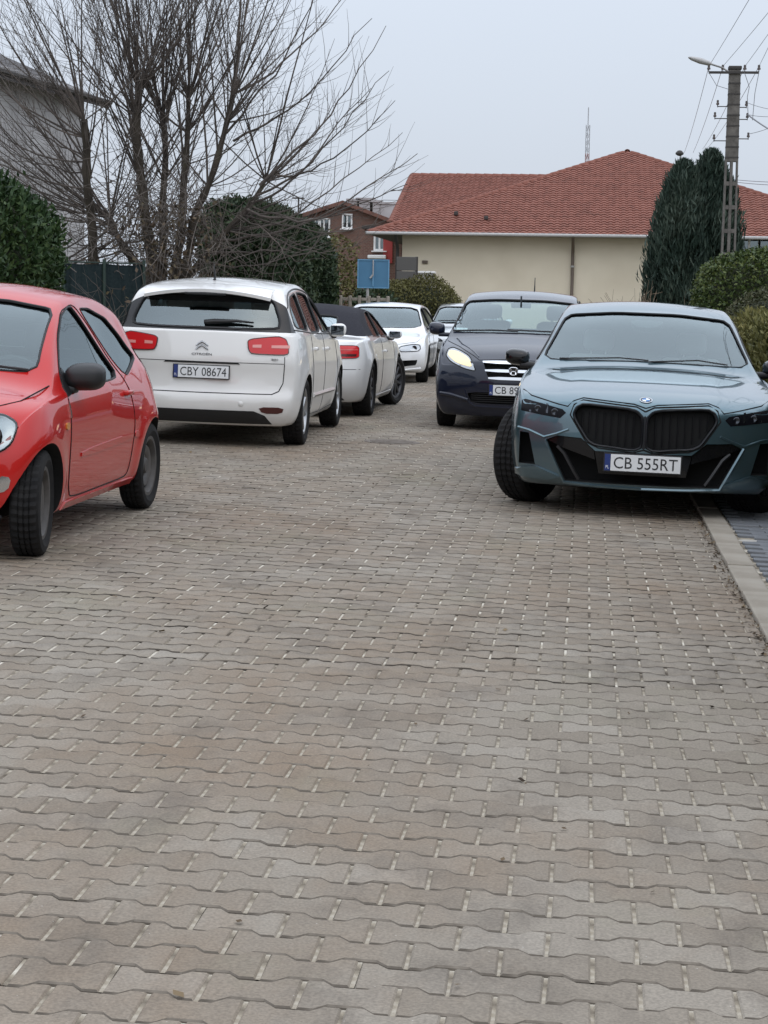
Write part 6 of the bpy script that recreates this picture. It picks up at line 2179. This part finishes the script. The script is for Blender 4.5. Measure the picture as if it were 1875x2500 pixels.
def main_house():
    EZ = 3.57
    xl, xr, yf, yb = -6.96, 9.52, 59.9, 92.0
    P = Vector((1.28, 68.14, 6.80))
    base = Vector((1.28, 60.6, -0.2))
    t = empty('bungalow', base, 'long beige bungalow with red tiled hip roof closing the street', 'house')
    def L(v): return Vector(v) - base
    mb = MB()
    x0, x1, y0, y1 = -5.92, 8.9, 60.6, 91.0
    for a, b in (((x0, y0), (x1, y0)), ((x1, y0), (x1, y1)), ((x1, y1), (x0, y1)), ((x0, y1), (x0, y0))):
        vs = [L((a[0], a[1], -0.3)), L((b[0], b[1], -0.3)), L((b[0], b[1], EZ - 0.05)), L((a[0], a[1], EZ - 0.05))]
        mb.add(vs, [(0, 1, 2, 3)])
    mb.obj('wall', M_PLASTER, t)
    mb = MB(); mb.box(L(((xl + xr) / 2, (yf + yb) / 2, EZ - 0.03)), (xr - xl - 0.04, yb - yf - 0.04, 0.05)); mb.obj('soffit', M_SOFFIT, t)
    roof = MB()
    A, B = Vector((xl, yf, EZ)), Vector((xr, yf, EZ))
    C, D = Vector((xr, yb, EZ)), Vector((xl, yb, EZ))
    Q = Vector((1.28, yb - 8.2, 6.80))
    dn = Vector((0, 0, -0.06))
    roof.add([L(p + dn) for p in (A, B, C, D, P, Q)], [(0, 1, 4), (1, 2, 5, 4), (2, 3, 5), (3, 0, 4, 5)])
    ro = roof.obj('roof', M_TILE, t)
    w_ = (B - A).length
    sl = (P - Vector((P.x, yf, EZ)))
    tile_face('roof_tiles', L(A), (1, 0, 0), sl, [(0, 0), (w_, 0), (P.x - xl, sl.length)], M_TILE, ro)
    # left slope
    sl2 = Vector((P.x - xl, 0, P.z - EZ))
    tile_face('roof_tiles', L(D), (0, -1, 0), sl2, [(0, 0), (yb - yf, 0), (yb - P.y, sl2.length), (yb - Q.y, sl2.length)], M_TILE, ro)
    ridge_tiles(L(A), L(P), M_TILE, ro)
    ridge_tiles(L(B), L(P), M_TILE, ro)
    ridge_tiles(L(P), L(Q), M_TILE, ro)
    mb = MB()
    mb.tube([L((xl - 0.05, yf - 0.05, EZ - 0.02)), L((xr, yf - 0.05, EZ - 0.02))], 0.055, 8)
    mb.obj('gutter', M_GUTTER, t)
    for px in (1237, 858):
        p = at(px, 560, 60.45)
        mb = MB()
        mb.tube([L((p.x, 59.88, EZ - 0.03)), L((p.x, 59.95, EZ - 0.18)), L((p.x, 60.48, EZ - 0.42)), L((p.x, 60.5, EZ - 0.6)), L((p.x, 60.5, 0.0))], 0.055, 8)
        d = mb.obj('downpipe', M_PIPE if px > 1000 else M_SOFFIT, t, True)
        for z in (1.2, 2.6):
            mb = MB(); mb.lathe([(0.062, -0.03), (0.068, 0), (0.062, 0.03)], 12, 'z', 0, L((p.x, 60.5, z))); mb.obj('pipe_clip', M_GUTTER, d)
    # snow guards / vent tiles
    for px, py in ((985, 467), (1050, 478)):
        q = at(px, py, 61.2)
        zz = EZ + (q.y - yf) * (6.80 - EZ) / (P.y - yf)
        f = (q.z - EZ) / (6.80 - EZ)
        mb = MB(); yv = yf + max(f, 0.02) * (P.y - yf)
        mb.rbox(L((at(px, py, yv).x, yv, q.z + 0.10)), (0.13, 0.18, 0.13), 0.03); mb.obj('roof_vent', M_SOFFIT, ro)
    # windows in the right part of the front wall, small vent left
    for px in (1618, 1668):
        q = at(px, 536, 60.56)
        window_part(t, L((q.x, 60.56, q.z - 0.35)), 0.62 if px < 1650 else 0.8, 1.35)
    q = at(918, 566, 60.57)
    mb = MB(); mb.rbox(L((q.x, 60.57, q.z)), (0.18, 0.05, 0.1), 0.01); mb.obj('wall_vent', M_PIPE, t)
    # wing behind: ridge across the view, hip on its left end
    a, b = at(890, 378, 76), at(1165, 380, 76)
    Rl, Rr = Vector((a.x, 76, a.z)), Vector((4.0, 76, a.z))
    c = at(843, 480, 69.5)
    E0 = Vector((c.x, 69.5, c.z))
    E0.z = min(E0.z, 4.3)
    E1 = Vector((4.0, 69.5, E0.z))
    Bk = Vector((c.x, 82.5, E0.z))
    mb = MB()
    mb.add([L(p + dn) for p in (E0, E1, Rr, Rl, Bk, Vector((4.0, 82.5, E0.z)))], [(0, 1, 2, 3), (0, 3, 4), (3, 2, 5, 4)])
    r2 = mb.obj('wing_roof', M_TILE, t)
    s3 = (Rl - Vector((Rl.x, E0.y, E0.z)))
    tile_face('roof_tiles', L(E0), (1, 0, 0), s3, [(0, 0), (E1.x - E0.x, 0), (Rr.x - E0.x, s3.length), (Rl.x - E0.x, s3.length)], M_TILE, r2)
    ridge_tiles(L(Rl), L(Rr), M_TILE, r2)
    ridge_tiles(L(E0), L(Rl), M_TILE, r2)
    mb = MB()
    mb.box(L(((E0.x + 4) / 2 + 0.4, 76, E0.z / 2 - 0.2)), (4 - E0.x - 0.8, 12.4, E0.z + 0.15)); mb.obj('wing_wall', M_PLASTER, t)
main_house()

def brick_house():
    Yb = 88.0
    pk = at(742, 443, Yb); l = at(628, 478, Yb); r_ = at(856, 486, Yb)
    base = Vector((pk.x, Yb, -0.2))
    t = empty('brick_house', base, 'brown brick gabled house with pale chimneys far behind', 'house')
    def L(v): return Vector(v) - base
    mb = MB()
    gx0, gx1, gz_ = l.x + 0.2, r_.x - 0.2, l.z
    mb.add([L((gx0, Yb, 0)), L((gx1, Yb, 0)), L((gx1, Yb, gz_)), L((pk.x, Yb, pk.z)), L((gx0, Yb, gz_))], [(0, 1, 2, 3, 4)])
    mb.add([L((gx0, Yb + 9, 0)), L((gx0, Yb, 0)), L((gx0, Yb, gz_)), L((gx0, Yb + 9, gz_))], [(0, 1, 2, 3)])
    mb.add([L((gx1, Yb, 0)), L((gx1, Yb + 9, 0)), L((gx1, Yb + 9, gz_)), L((gx1, Yb, gz_))], [(0, 1, 2, 3)])
    mb.obj('wall', M_BRICK, t)
    mb = MB()
    for sgn, e in ((-1, (l.x - 0.3, l.z - 0.1)), (1, (r_.x + 0.3, r_.z - 0.1))):
        a, b = (pk.x, pk.z + 0.02), e
        vs = [L((a[0], Yb - 0.35, a[1])), L((b[0], Yb - 0.35, b[1])), L((b[0], Yb + 9.2, b[1])), L((a[0], Yb + 9.2, a[1]))]
        vs += [v + Vector((0, 0, 0.18)) for v in vs]
        mb.add(vs, [(0, 1, 2, 3), (4, 7, 6, 5), (0, 4, 5, 1), (1, 5, 6, 2), (3, 2, 6, 7)])
    ro = mb.obj('roof', M_TILEB, t)
    for px, py, w_ in ((765, 434, 0.55), (790, 432, 0.75), (812, 437, 0.5), (838, 441, 0.7)):
        q = at(px, py, Yb + 3)
        mb = MB()
        mb.box(L((q.x, Yb + 3, q.z - 0.75)), (w_, 0.6, 1.5)); mb.box(L((q.x, Yb + 3, q.z + 0.04)), (w_ + 0.14, 0.74, 0.10))
        ch = mb.obj('chimney', M_GREYPL, ro)
    q = at(750, 478, Yb - 0.05)
    window_part(t, L((q.x, Yb - 0.05, q.z)), 0.42, 0.62)
    for px in (680, 700):
        q = at(px, 492, Yb - 0.05)
        window_part(t, L((q.x, Yb - 0.05, q.z)), 0.5, 0.8)
    # flat-roofed grey extension to the right
    q0, q1 = at(800, 470, Yb + 1), at(856, 500, Yb + 1)
    mb = MB(); mb.box(L((q0.x + 0.9, Yb + 2, q0.z / 2)), (2.2, 1.5, q0.z)); mb.obj('extension', M_GREYPL, t)
brick_house()

def brick_shop():
    Ys = 72.0
    a, b = at(796, 500, Ys), at(858, 600, Ys)
    base = Vector(((a.x + b.x) / 2, Ys + 1.5, -0.2))
    t = empty('brick_building', base, 'small red brick building with a red banner beside the bungalow corner', 'building')
    h = a.z + 0.3
    mb = MB(); mb.box((0, 0, h / 2), (b.x - a.x + 0.3, 3, h)); mb.obj('wall', M_BRICK, t)
    mb = MB(); mb.box((0, 0, h + 0.06), (b.x - a.x + 0.5, 3.3, 0.12)); mb.obj('roof', M_SOFFIT, t)
    q = at(838, 530, Ys - 0.06) - base
    mb = MB(); mb.rbox((q.x, q.y, q.z), (0.36, 0.06, 1.35), 0.01); mb.obj('banner', principled('red_banner', (0.36, 0.045, 0.04), 0.6), t)
    q = at(820, 524, Ys - 0.03) - base
    window_part(t, (q.x, q.y, q.z), 0.38, 0.55)
    q = at(815, 555, Ys - 0.1) - base
    mb = MB(); mb.rbox((q.x, q.y - 0.1, q.z), (0.7, 0.25, 0.14), 0.03); mb.obj('awning', M_PVC, t)
brick_shop()

def grey_building():
    a, b = at(-80, 118, 40), at(182, 192, 47)
    base = Vector((a.x, a.y, -0.2))
    t = empty('grey_building', base, 'tall pale grey building behind the thuja hedge at the left', 'building')
    d = Vector((b.x - a.x, b.y - a.y, 0)); Ld = d.length; d.normalize()
    nrm = Vector((-d.y, d.x, 0))
    m_ = Matrix((d, nrm, Vector((0, 0, 1)))).transposed()
    h = (a.z + b.z) / 2 + 0.2
    mb = MB()
    vs = [m_ @ Vector((x, y, z)) for z in (0, h) for x, y in ((0, 0), (Ld, 0), (Ld, 8), (0, 8))]
    mb.add(vs, [(0, 1, 5, 4), (1, 2, 6, 5), (2, 3, 7, 6), (3, 0, 4, 7)])
    mb.obj('wall', M_GREYPL, t)
    mb = MB()
    z0 = h
    vs = [m_ @ Vector(p) for p in ((-0.4, -0.5, z0 - 0.25), (Ld + 0.4, -0.5, z0 - 0.25), (Ld + 0.4, 4, z0 + 1.6), (-0.4, 4, z0 + 1.6), (Ld + 0.4, 8.5, z0 - 0.25), (-0.4, 8.5, z0 - 0.25))]
    vs += [v + Vector((0, 0, -0.18)) for v in vs]
    mb.add(vs, [(0, 1, 2, 3), (3, 2, 4, 5), (6, 9, 8, 7), (0, 6, 7, 1), (1, 7, 8, 2), (2, 8, 10, 4)])
    mb.obj('roof', principled('dark_roofing', (0.055, 0.05, 0.05), 0.8), t)
    mb = MB()
    mb.tube([m_ @ Vector((-0.4, -0.55, z0 - 0.28)), m_ @ Vector((Ld + 0.4, -0.55, z0 - 0.28))], 0.06, 6); mb.obj('gutter', M_SOFFIT, t)
grey_building()

# ------------------------------------------------------------------ fences, sign, poles
def screen_fence():
    y = 25.3
    a, b = at(138, 562, y), at(312, 560, y + 0.8)
    base = Vector((a.x, y, gz(a.x, y)))
    t = empty('screen_fence', base, 'dark green screened wire fence left of the bare tree', 'fence')
    d = Vector((b.x - a.x, 0.8, 0)); h = a.z - base.z
    M_SCR = noise_mat('screen_cloth', [(0.3, (0.010, 0.020, 0.022)), (0.7, (0.020, 0.032, 0.034))], 25, rough=0.9)
    M_POST = principled('fence_post_green', (0.02, 0.04, 0.03), 0.5)
    n = 2
    for i in range(n):
        p0, p1 = d * (i / n), d * ((i + 1) / n)
        mb = MB()
        g = 10
        vs = []
        for j in range(g + 1):
            q = p0.lerp(p1, j / g); s_ = 0.012 * math.sin(j * 1.9 + i)
            vs += [q + Vector((0, s_, 0.05)), q + Vector((0, s_ * 2, h - 0.03 - 0.02 * math.sin(math.pi * j / g)))]
            vs += [q + Vector((0, s_ + 0.006, 0.05)), q + Vector((0, s_ * 2 + 0.006, h - 0.03 - 0.02 * math.sin(math.pi * j / g)))]
        fs = []
        for j in range(g):
            k = 4 * j
            fs += [(k, k + 4, k + 5, k + 1), (k + 2, k + 3, k + 7, k + 6), (k + 1, k + 5, k + 7, k + 3)]
        mb.add(vs, fs); mb.obj('screen', M_SCR, t)
    for i in range(n + 1):
        q = d * (i / n)
        mb = MB(); mb.tube([q + Vector((0, -0.03, 0)), q + Vector((0, -0.03, h + 0.03))], 0.024, 8); mb.obj('post', M_POST, t)
    mb = MB(); mb.tube([Vector((0, -0.025, h - 0.02)), d + Vector((0, -0.025, h - 0.02))], 0.010, 6); mb.obj('top_wire', M_POST, t)
screen_fence()

def concrete_fence():
    y = 37.4
    a, b = at(778, 641, y), at(838, 640, y)
    a0 = at(690, 645, y)
    base = Vector((a0.x, y, gz(a0.x, y)))
    t = empty('concrete_fence', base, 'low concrete panel fence with open squares under the blue sign', 'fence')
    M_C = noise_mat('fence_concrete', [(0.3, (0.20, 0.175, 0.14)), (0.7, (0.34, 0.30, 0.25))], 6, 5, 0.9)
    h = a.z - base.z
    px = [775, 790, 804, 818, 832]
    x0 = at(736, 640, y).x - base.x
    x1 = at(838, 640, y).x - base.x
    n = 5
    wd = (x1 - x0) / n
    for i in range(n + 1):
        mb = MB(); mb.rbox((x0 + i * wd, 0, h / 2), (0.06, 0.10, h + 0.04), 0.012); mb.obj('post', M_C, t)
    for i in range(n):
        mb = MB(); mb.rbox((x0 + (i + 0.5) * wd, 0, h - 0.05), (wd - 0.066, 0.07, 0.06), 0.01); mb.obj('cap_rail', M_C, t)
        mb = MB(); mb.rbox((x0 + (i + 0.5) * wd, 0, (h - 0.20) / 2), (wd - 0.066, 0.05, h - 0.20), 0.01); mb.obj('panel', M_C, t)
    # solid dark leaf to the left
    t2 = empty('board_gate', (base.x, y, base.z), 'dark boarded gate left of the concrete fence', 'gate')
    xg0, xg1 = at(688, 640, y).x - base.x, x0 - 0.06
    hb = at(700, 643, y).z - base.z
    for k in range(5):
        mb = MB(); mb.rbox(((xg0 + xg1) / 2, 0, 0.12 + (k + 0.5) * (hb - 0.12) / 5), (xg1 - xg0, 0.03, (hb - 0.12) / 5 - 0.012), 0.006); mb.obj('board', M_SOFFIT, t2)
    for x in (xg0 + 0.04, xg1 - 0.04):
        mb = MB(); mb.box((x, 0.03, hb / 2), (0.05, 0.04, hb)); mb.obj('post', M_SOFFIT, t2)
concrete_fence()

def dark_wall():
    y = 57.0
    a, b = at(857, 554, y), at(899, 606, y)
    base = Vector(((a.x + b.x) / 2, y, 0))
    t = empty('plank_fence', base, 'dark grey plank fence at the left corner of the bungalow', 'fence')
    wd, h = b.x - a.x, a.z
    n = 6
    for k in range(n):
        mb = MB(); mb.rbox((0, 0, 0.2 + (k + 0.5) * (h - 0.2) / n), (wd, 0.05, (h - 0.2) / n - 0.015), 0.008); mb.obj('plank', principled('grey_plank', (0.10, 0.095, 0.09), 0.8), t)
    for x in (-wd / 2, wd / 2):
        mb = MB(); mb.box((x, 0.05, h / 2), (0.08, 0.06, h)); mb.obj('post', M_SOFFIT, t)
    c, d = at(896, 590, y + 0.4), at(937, 606, y + 0.4)
    base = Vector(((c.x + d.x) / 2, y + 0.4, 0))
    t = empty('utility_box', base, 'low pale rendered box with a light cap against the bungalow wall', 'utility box')
    mb = MB(); mb.box((0, 0, c.z / 2), (d.x - c.x, 0.6, c.z)); mb.obj('housing', M_GREYPL, t)
    mb = MB(); mb.rbox((0, 0, c.z + 0.03), (d.x - c.x + 0.08, 0.7, 0.06), 0.01); mb.obj('cap', M_PVC, t)
dark_wall()

def blue_sign():
    y = 40.0
    a, b = at(774, 561, y), at(839, 622, y)
    cx = (a.x + b.x) / 2
    base = Vector((cx, y, gz(cx, y)))
    t = empty('road_sign', base, 'blue backed square road sign on a thin post', 'sign')
    wd, zt, zb = b.x - a.x, a.z - base.z, b.z - base.z
    M_B = noise_mat('blue_sign_back', [(0.3, (0.075, 0.185, 0.30)), (0.7, (0.09, 0.225, 0.36))], 2, rough=0.5)
    M_B2 = principled('blue_sign_rim', (0.13, 0.30, 0.46), 0.5)
    mb = MB(); mb.rbox((0, 0, (zt + zb) / 2), (wd - 0.02, 0.02, zt - zb - 0.02), 0.006); p = mb.obj('panel', M_B, t)
    mb = MB()
    for x in (-wd / 2, wd / 2):
        mb.box((x, 0.0, (zt + zb) / 2), (0.024, 0.045, zt - zb))
    for z in (zb, zt):
        mb.box((0, -0.003, z), (wd + 0.024, 0.045, 0.024))
    mb.obj('rim', M_B2, t)
    mb = MB(); mb.box((0.0, -0.025, (zt + zb) / 2), (0.03, 0.03, zt - zb - 0.05)); mb.obj('stiffener', M_B2, t)
    mb = MB(); mb.tube([(-0.06, -0.05, zb + 0.20), (0.0, -0.05, zb + 0.27)], 0.022, 6); mb.tube([(0.0, -0.05, zb + 0.27), (0.0, -0.05, zt)], 0.014, 6)
    mb.obj('bracket', M_GUTTER, t)
    mb = MB(); mb.tube([(-0.12, 0.02, -0.05), (-0.12, 0.02, zb + 0.02), (-0.12, 0.03, zt - 0.1)], 0.03, 8); mb.obj('post', M_GUTTER, t)
blue_sign()

# concrete power pole with openings, cross arm, insulators, street lamp arm
M_CONC = noise_mat('pole_concrete', [(0.3, (0.085, 0.078, 0.070)), (0.6, (0.15, 0.138, 0.125)), (0.8, (0.19, 0.175, 0.155))], 5, 6, 0.9, 0.4, 40)
M_INSUL = principled('insulator_glaze', (0.05, 0.03, 0.022), 0.25, coat=0.5)
M_WIRE = principled('wire', (0.16, 0.16, 0.17), 0.5)
POLE_Y = 48.0
def power_pole():
    top, bot = at(1581, 149, POLE_Y), at(1573, 545, POLE_Y)
    base = Vector((bot.x, POLE_Y, gz(bot.x, POLE_Y) - 0.1))
    t = empty('power_pole', base, 'tall concrete utility pole with rectangular openings and a lamp arm', 'utility pole')
    H = top.z - base.z
    def hw(z): return 0.205 - 0.068 * z / H          # half width
    slots0 = H * 0.70
    # three posts and cross ties below, solid shaft above
    mb = MB()
    def post(xf0, xf1):
        vs = []
        for z in (0, slots0):
            for y in (-0.11, 0.11):
                vs += [(xf0 * hw(z), y, z), (xf1 * hw(z), y, z)]
        mb.add(vs, [(0, 1, 5, 4), (3, 2, 6, 7), (1, 3, 7, 5), (2, 0, 4, 6), (4, 5, 7, 6)])
    post(-1.0, -0.72); post(-0.2, 0.2); post(0.72, 1.0)
    mb.obj('shaft', M_CONC, t)
    z = 0.5
    while z < slots0 - 0.1:
        mb = MB(); w_ = hw(z)
        for s in (-1, 1):
            mb.box((s * w_ * 0.46, 0.0, z), (w_ * 0.52, 0.20, 0.10))
        mb.obj('cross_tie', M_CONC, t)
        z += 0.58
    mb = MB()
    vs = []
    for z, w_ in ((slots0 - 0.05, hw(slots0)), (H, hw(H))):
        vs += [(-w_, -0.115, z), (w_, -0.115, z), (w_, 0.115, z), (-w_, 0.115, z)]
    mb.add(vs, [(3, 2, 1, 0), (4, 5, 6, 7), (0, 1, 5, 4), (1, 2, 6, 5), (2, 3, 7, 6), (3, 0, 4, 7)])
    mb.obj('head', M_CONC, t)
    for z in np.linspace(slots0 + 0.05, H - 0.1, 9):            # steel bands and sockets in the head
        mb = MB(); mb.box((0, 0, z), (2 * hw(z) + 0.012, 0.245, 0.035)); mb.obj('band', M_SOFFIT, t)
    mb = MB(); mb.rbox((0, 0, H + 0.02), (2 * hw(H) + 0.05, 0.28, 0.09), 0.02); mb.obj('cap', M_SOFFIT, t)
    # cross arm and insulators
    aL, aR = at(1530, 158, POLE_Y) - base, at(1638, 157, POLE_Y) - base
    mb = MB(); mb.box(((aL.x + aR.x) / 2, -0.15, aL.z), (aR.x - aL.x, 0.07, 0.055)); arm = mb.obj('cross_arm', M_SOFFIT, t)
    ins = []
    def insul(p, par, r_=0.045):
        mb = MB(); mb.tube([p + Vector((0, 0, -0.09)), p + Vector((0, 0, 0.0))], 0.012, 6)
        mb.lathe([(0.0, 0.09), (r_ * 0.6, 0.085), (r_ * 0.75, 0.05), (r_ * 0.6, 0.03), (r_, 0.0), (r_ * 0.9, -0.03), (0.0, -0.03)], 10, 'z', 0, p)
        mb.obj('insulator', M_INSUL, par, True, 50)
        return p + Vector((0, 0, 0.05))
    for f in (0.0, 0.28, 0.72, 1.0):
        ins.append(insul(Vector((aL.x + (aR.x - aL.x) * f, -0.15, aL.z + 0.10)), arm))
    side = []
    for px, py in ((1550, 226), (1612, 228), (1544, 252), (1542, 300), (1616, 296), (1614, 254)):
        q = at(px, py, POLE_Y) - base
        sx = hw(q.z) * (1 if q.x > 0 else -1)
        mb = MB(); mb.tube([(sx, -0.05, q.z - 0.05), (q.x, -0.05, q.z - 0.05), (q.x, -0.05, q.z)], 0.012, 6); br = mb.obj('bracket', M_SOFFIT, t)
        side.append(insul(Vector((q.x, -0.05, q.z + 0.02)), br, 0.04))
    # jumper loops
    mb = MB()
    mb.tube([(ins[3].x - 0.35, -0.18, aL.z), (ins[3].x - 0.22, -0.2, aL.z - 0.35), (ins[3].x - 0.26, -0.2, aL.z - 0.6), side[1].x and (side[1].x + 0.05, -0.1, side[1].z - 0.35)], 0.008, 5)
    mb.tube([(ins[3].x, -0.18, aL.z), (ins[3].x - 0.08, -0.2, aL.z - 0.5), (side[5].x + 0.12, -0.15, side[5].z - 0.15)], 0.008, 5)
    mb.tube([(ins[0].x, -0.18, aL.z), (ins[0].x + 0.2, -0.2, aL.z - 0.32), (-0.15, -0.12, aL.z - 0.4)], 0.007, 5)
    mb.obj('jumper_wire', M_WIRE, t)
    # lamp arm
    l0, l1 = at(1572, 150, POLE_Y) - base, at(1481, 133, POLE_Y) - base
    mb = MB(); mb.tube([(l0.x, -0.05, l0.z - 0.05), (l0.x - 0.15, -0.2, l0.z + 0.02), (l1.x + 0.55, -0.6, l1.z - 0.12)], 0.025, 6); la = mb.obj('lamp_arm', M_GUTTER, t, True)
    mb = MB()
    dirn = Vector((l1.x - (l1.x + 0.55), -0.25, 0.12))
    p0 = Vector((l1.x + 0.60, -0.58, l1.z - 0.13))
    mb.tube([p0, p0 + dirn * 0.15, p0 + dirn * 0.5, p0 + dirn * 0.9, p0 + dirn * 1.05], [0.03, 0.06, 0.075, 0.05, 0.015], 8)
    mb.obj('lamp_head', M_GUTTER, la, True)
    return base, ins, side
pb, INS, SIDE = power_pole()

def sag(a, b, s, n=14):
    a, b = Vector(a), Vector(b)
    return [a.lerp(b, i / n) + Vector((0, 0, -4 * s * (i / n) * (1 - i / n))) for i in range(n + 1)]

def wire(a, b, s, label, r=0.007):
    mb = MB(); mb.tube(sag(a, b, s), r, 5, cap=False)
    mb.obj('overhead_wire', M_WIRE, None, label=label, cat='wire', group='overhead wires')

def toward(px, py, a, zt):
    """far end (beyond the camera) of a wire from a that crosses the pixel at height zt"""
    lo, hi = 4.0, 47.0
    for _ in range(50):
        md = (lo + hi) / 2
        if at(px, py, md).z > zt: hi = md
        else: lo = md
    p = at(px, py, lo)
    d = (p - a)
    return a + d * ((-14.0 - a.y) / d.y)
# spans to the next pole behind the camera, and on to one further down the street
ORD = ('leftmost', 'second from the left', 'third from the left', 'rightmost')
for i, (px, py) in enumerate(((1607, 0), (1658, 12), (1659, 62), (1659, 95))):
    a = pb + INS[i]
    wire(a, toward(px, py, a, 7.0), 0.25, ORD[i] + ' wire rising from the pole arm to the upper right', 0.0055)
for i, (px, py) in enumerate(((1478, 330), (1497, 330), (1518, 322), (1530, 318))):
    a = pb + INS[i]
    q = at(px, py, 84.0)
    wire(a, q, 0.15, ORD[i] + ' wire running from the pole down behind the junipers', 0.007)
wire(pb + SIDE[5], at(1680, 290, 44.0), 0.02, 'thick black service cable leaving the pole to the right', 0.018)
for k, (py0, nm) in enumerate(((232, 'topmost'), (245, 'middle'), (262, 'lowest'))):
    wire(pb + SIDE[[1, 5, 4][k]], at(1680, py0 + 6, 47.0), 0.03, nm + ' of the three thin service wires leaving the pole to the right', 0.006)
wire(at(1585, 388, 66.0), at(1700, 394, 60.0), 0.02, 'upper of two distant level wires above the right end of the roof', 0.010)
wire(at(1585, 393, 66.0), at(1700, 401, 60.0), 0.02, 'lower of two distant level wires above the right end of the roof', 0.010)

def globe_lamp():
    q = at(1468, 332, 56)
    base = Vector((q.x, 56, -0.1))
    t = empty('street_lamp', base, 'slim street lamp whose small head shows above the junipers', 'street lamp')
    h = q.z + 0.1
    e = at(1473, 372, 56).x - q.x
    mb = MB(); mb.tube([(e * 3, 0, 0), (e * 0.9, 0, h - 0.4), (0.03, 0, h - 0.06)], [0.06, 0.035, 0.025], 8); mb.obj('post', M_GUTTER, t)
    mb = MB(); mb.lathe([(0.0, 0.10), (0.06, 0.085), (0.12, 0.02), (0.115, -0.02), (0.05, -0.06), (0, -0.07)], 14, 'z', 0, (0, 0, h)); mb.obj('lamp_head', M_SOFFIT, t, True)
globe_lamp()

def radio_mast():
    a, b = at(1272, 232, 112), at(1268, 352, 112)
    base = Vector((b.x, 112, 0))
    t = empty('radio_mast', base, 'thin lattice radio mast far behind the bungalow roof', 'mast')
    H = a.z
    red, wht = principled('mast_red', (0.30, 0.16, 0.15), 0.6), principled('mast_grey', (0.42, 0.43, 0.45), 0.6)
    n = 12
    z0 = 2.0
    for i in range(n):
        za, zb = z0 + (H - 1.0 - z0) * i / n, z0 + (H - 1.0 - z0) * (i + 1) / n
        mb = MB()
        w_ = 0.12
        c3 = [Vector((w_ * math.cos(k * 2.094 + 0.5), w_ * math.sin(k * 2.094 + 0.5), 0)) for k in range(3)]
        for k in range(3):
            mb.tube([c3[k] + Vector((0, 0, za)), c3[k] + Vector((0, 0, zb))], 0.025, 5)
            mid = (za + zb) / 2
            mb.tube([c3[k] + Vector((0, 0, za)), c3[(k + 1) % 3] + Vector((0, 0, mid)), c3[k] + Vector((0, 0, zb))], 0.016, 4)
        mb.obj('lattice_section', wht if (i // 2) % 2 else red, t)
    mb = MB(); mb.tube([(0, 0, H - 1.0), (0, 0, H)], 0.03, 6); mb.obj('spike', wht, t)
    mb = MB(); mb.box((0, 0, 1.0), (0.3, 0.3, 2.0)); mb.obj('footing', M_GREYPL, t)
radio_mast()

def tv_aerial():
    a, b = at(645, 428, 80), at(643, 470, 80)
    base = Vector((a.x, 80, 0))
    t = empty('lamp_post', base, 'thin distant street lamp between the tree and the brick house', 'street lamp')
    mb = MB(); mb.tube([(0, 0, -0.1), (0, 0, a.z)], 0.035, 6); mb.obj('post', M_SOFFIT, t)
    mb = MB(); mb.rbox((0, 0, a.z), (0.5, 0.14, 0.06), 0.02); mb.obj('lamp_head', M_SOFFIT, t)
tv_aerial()
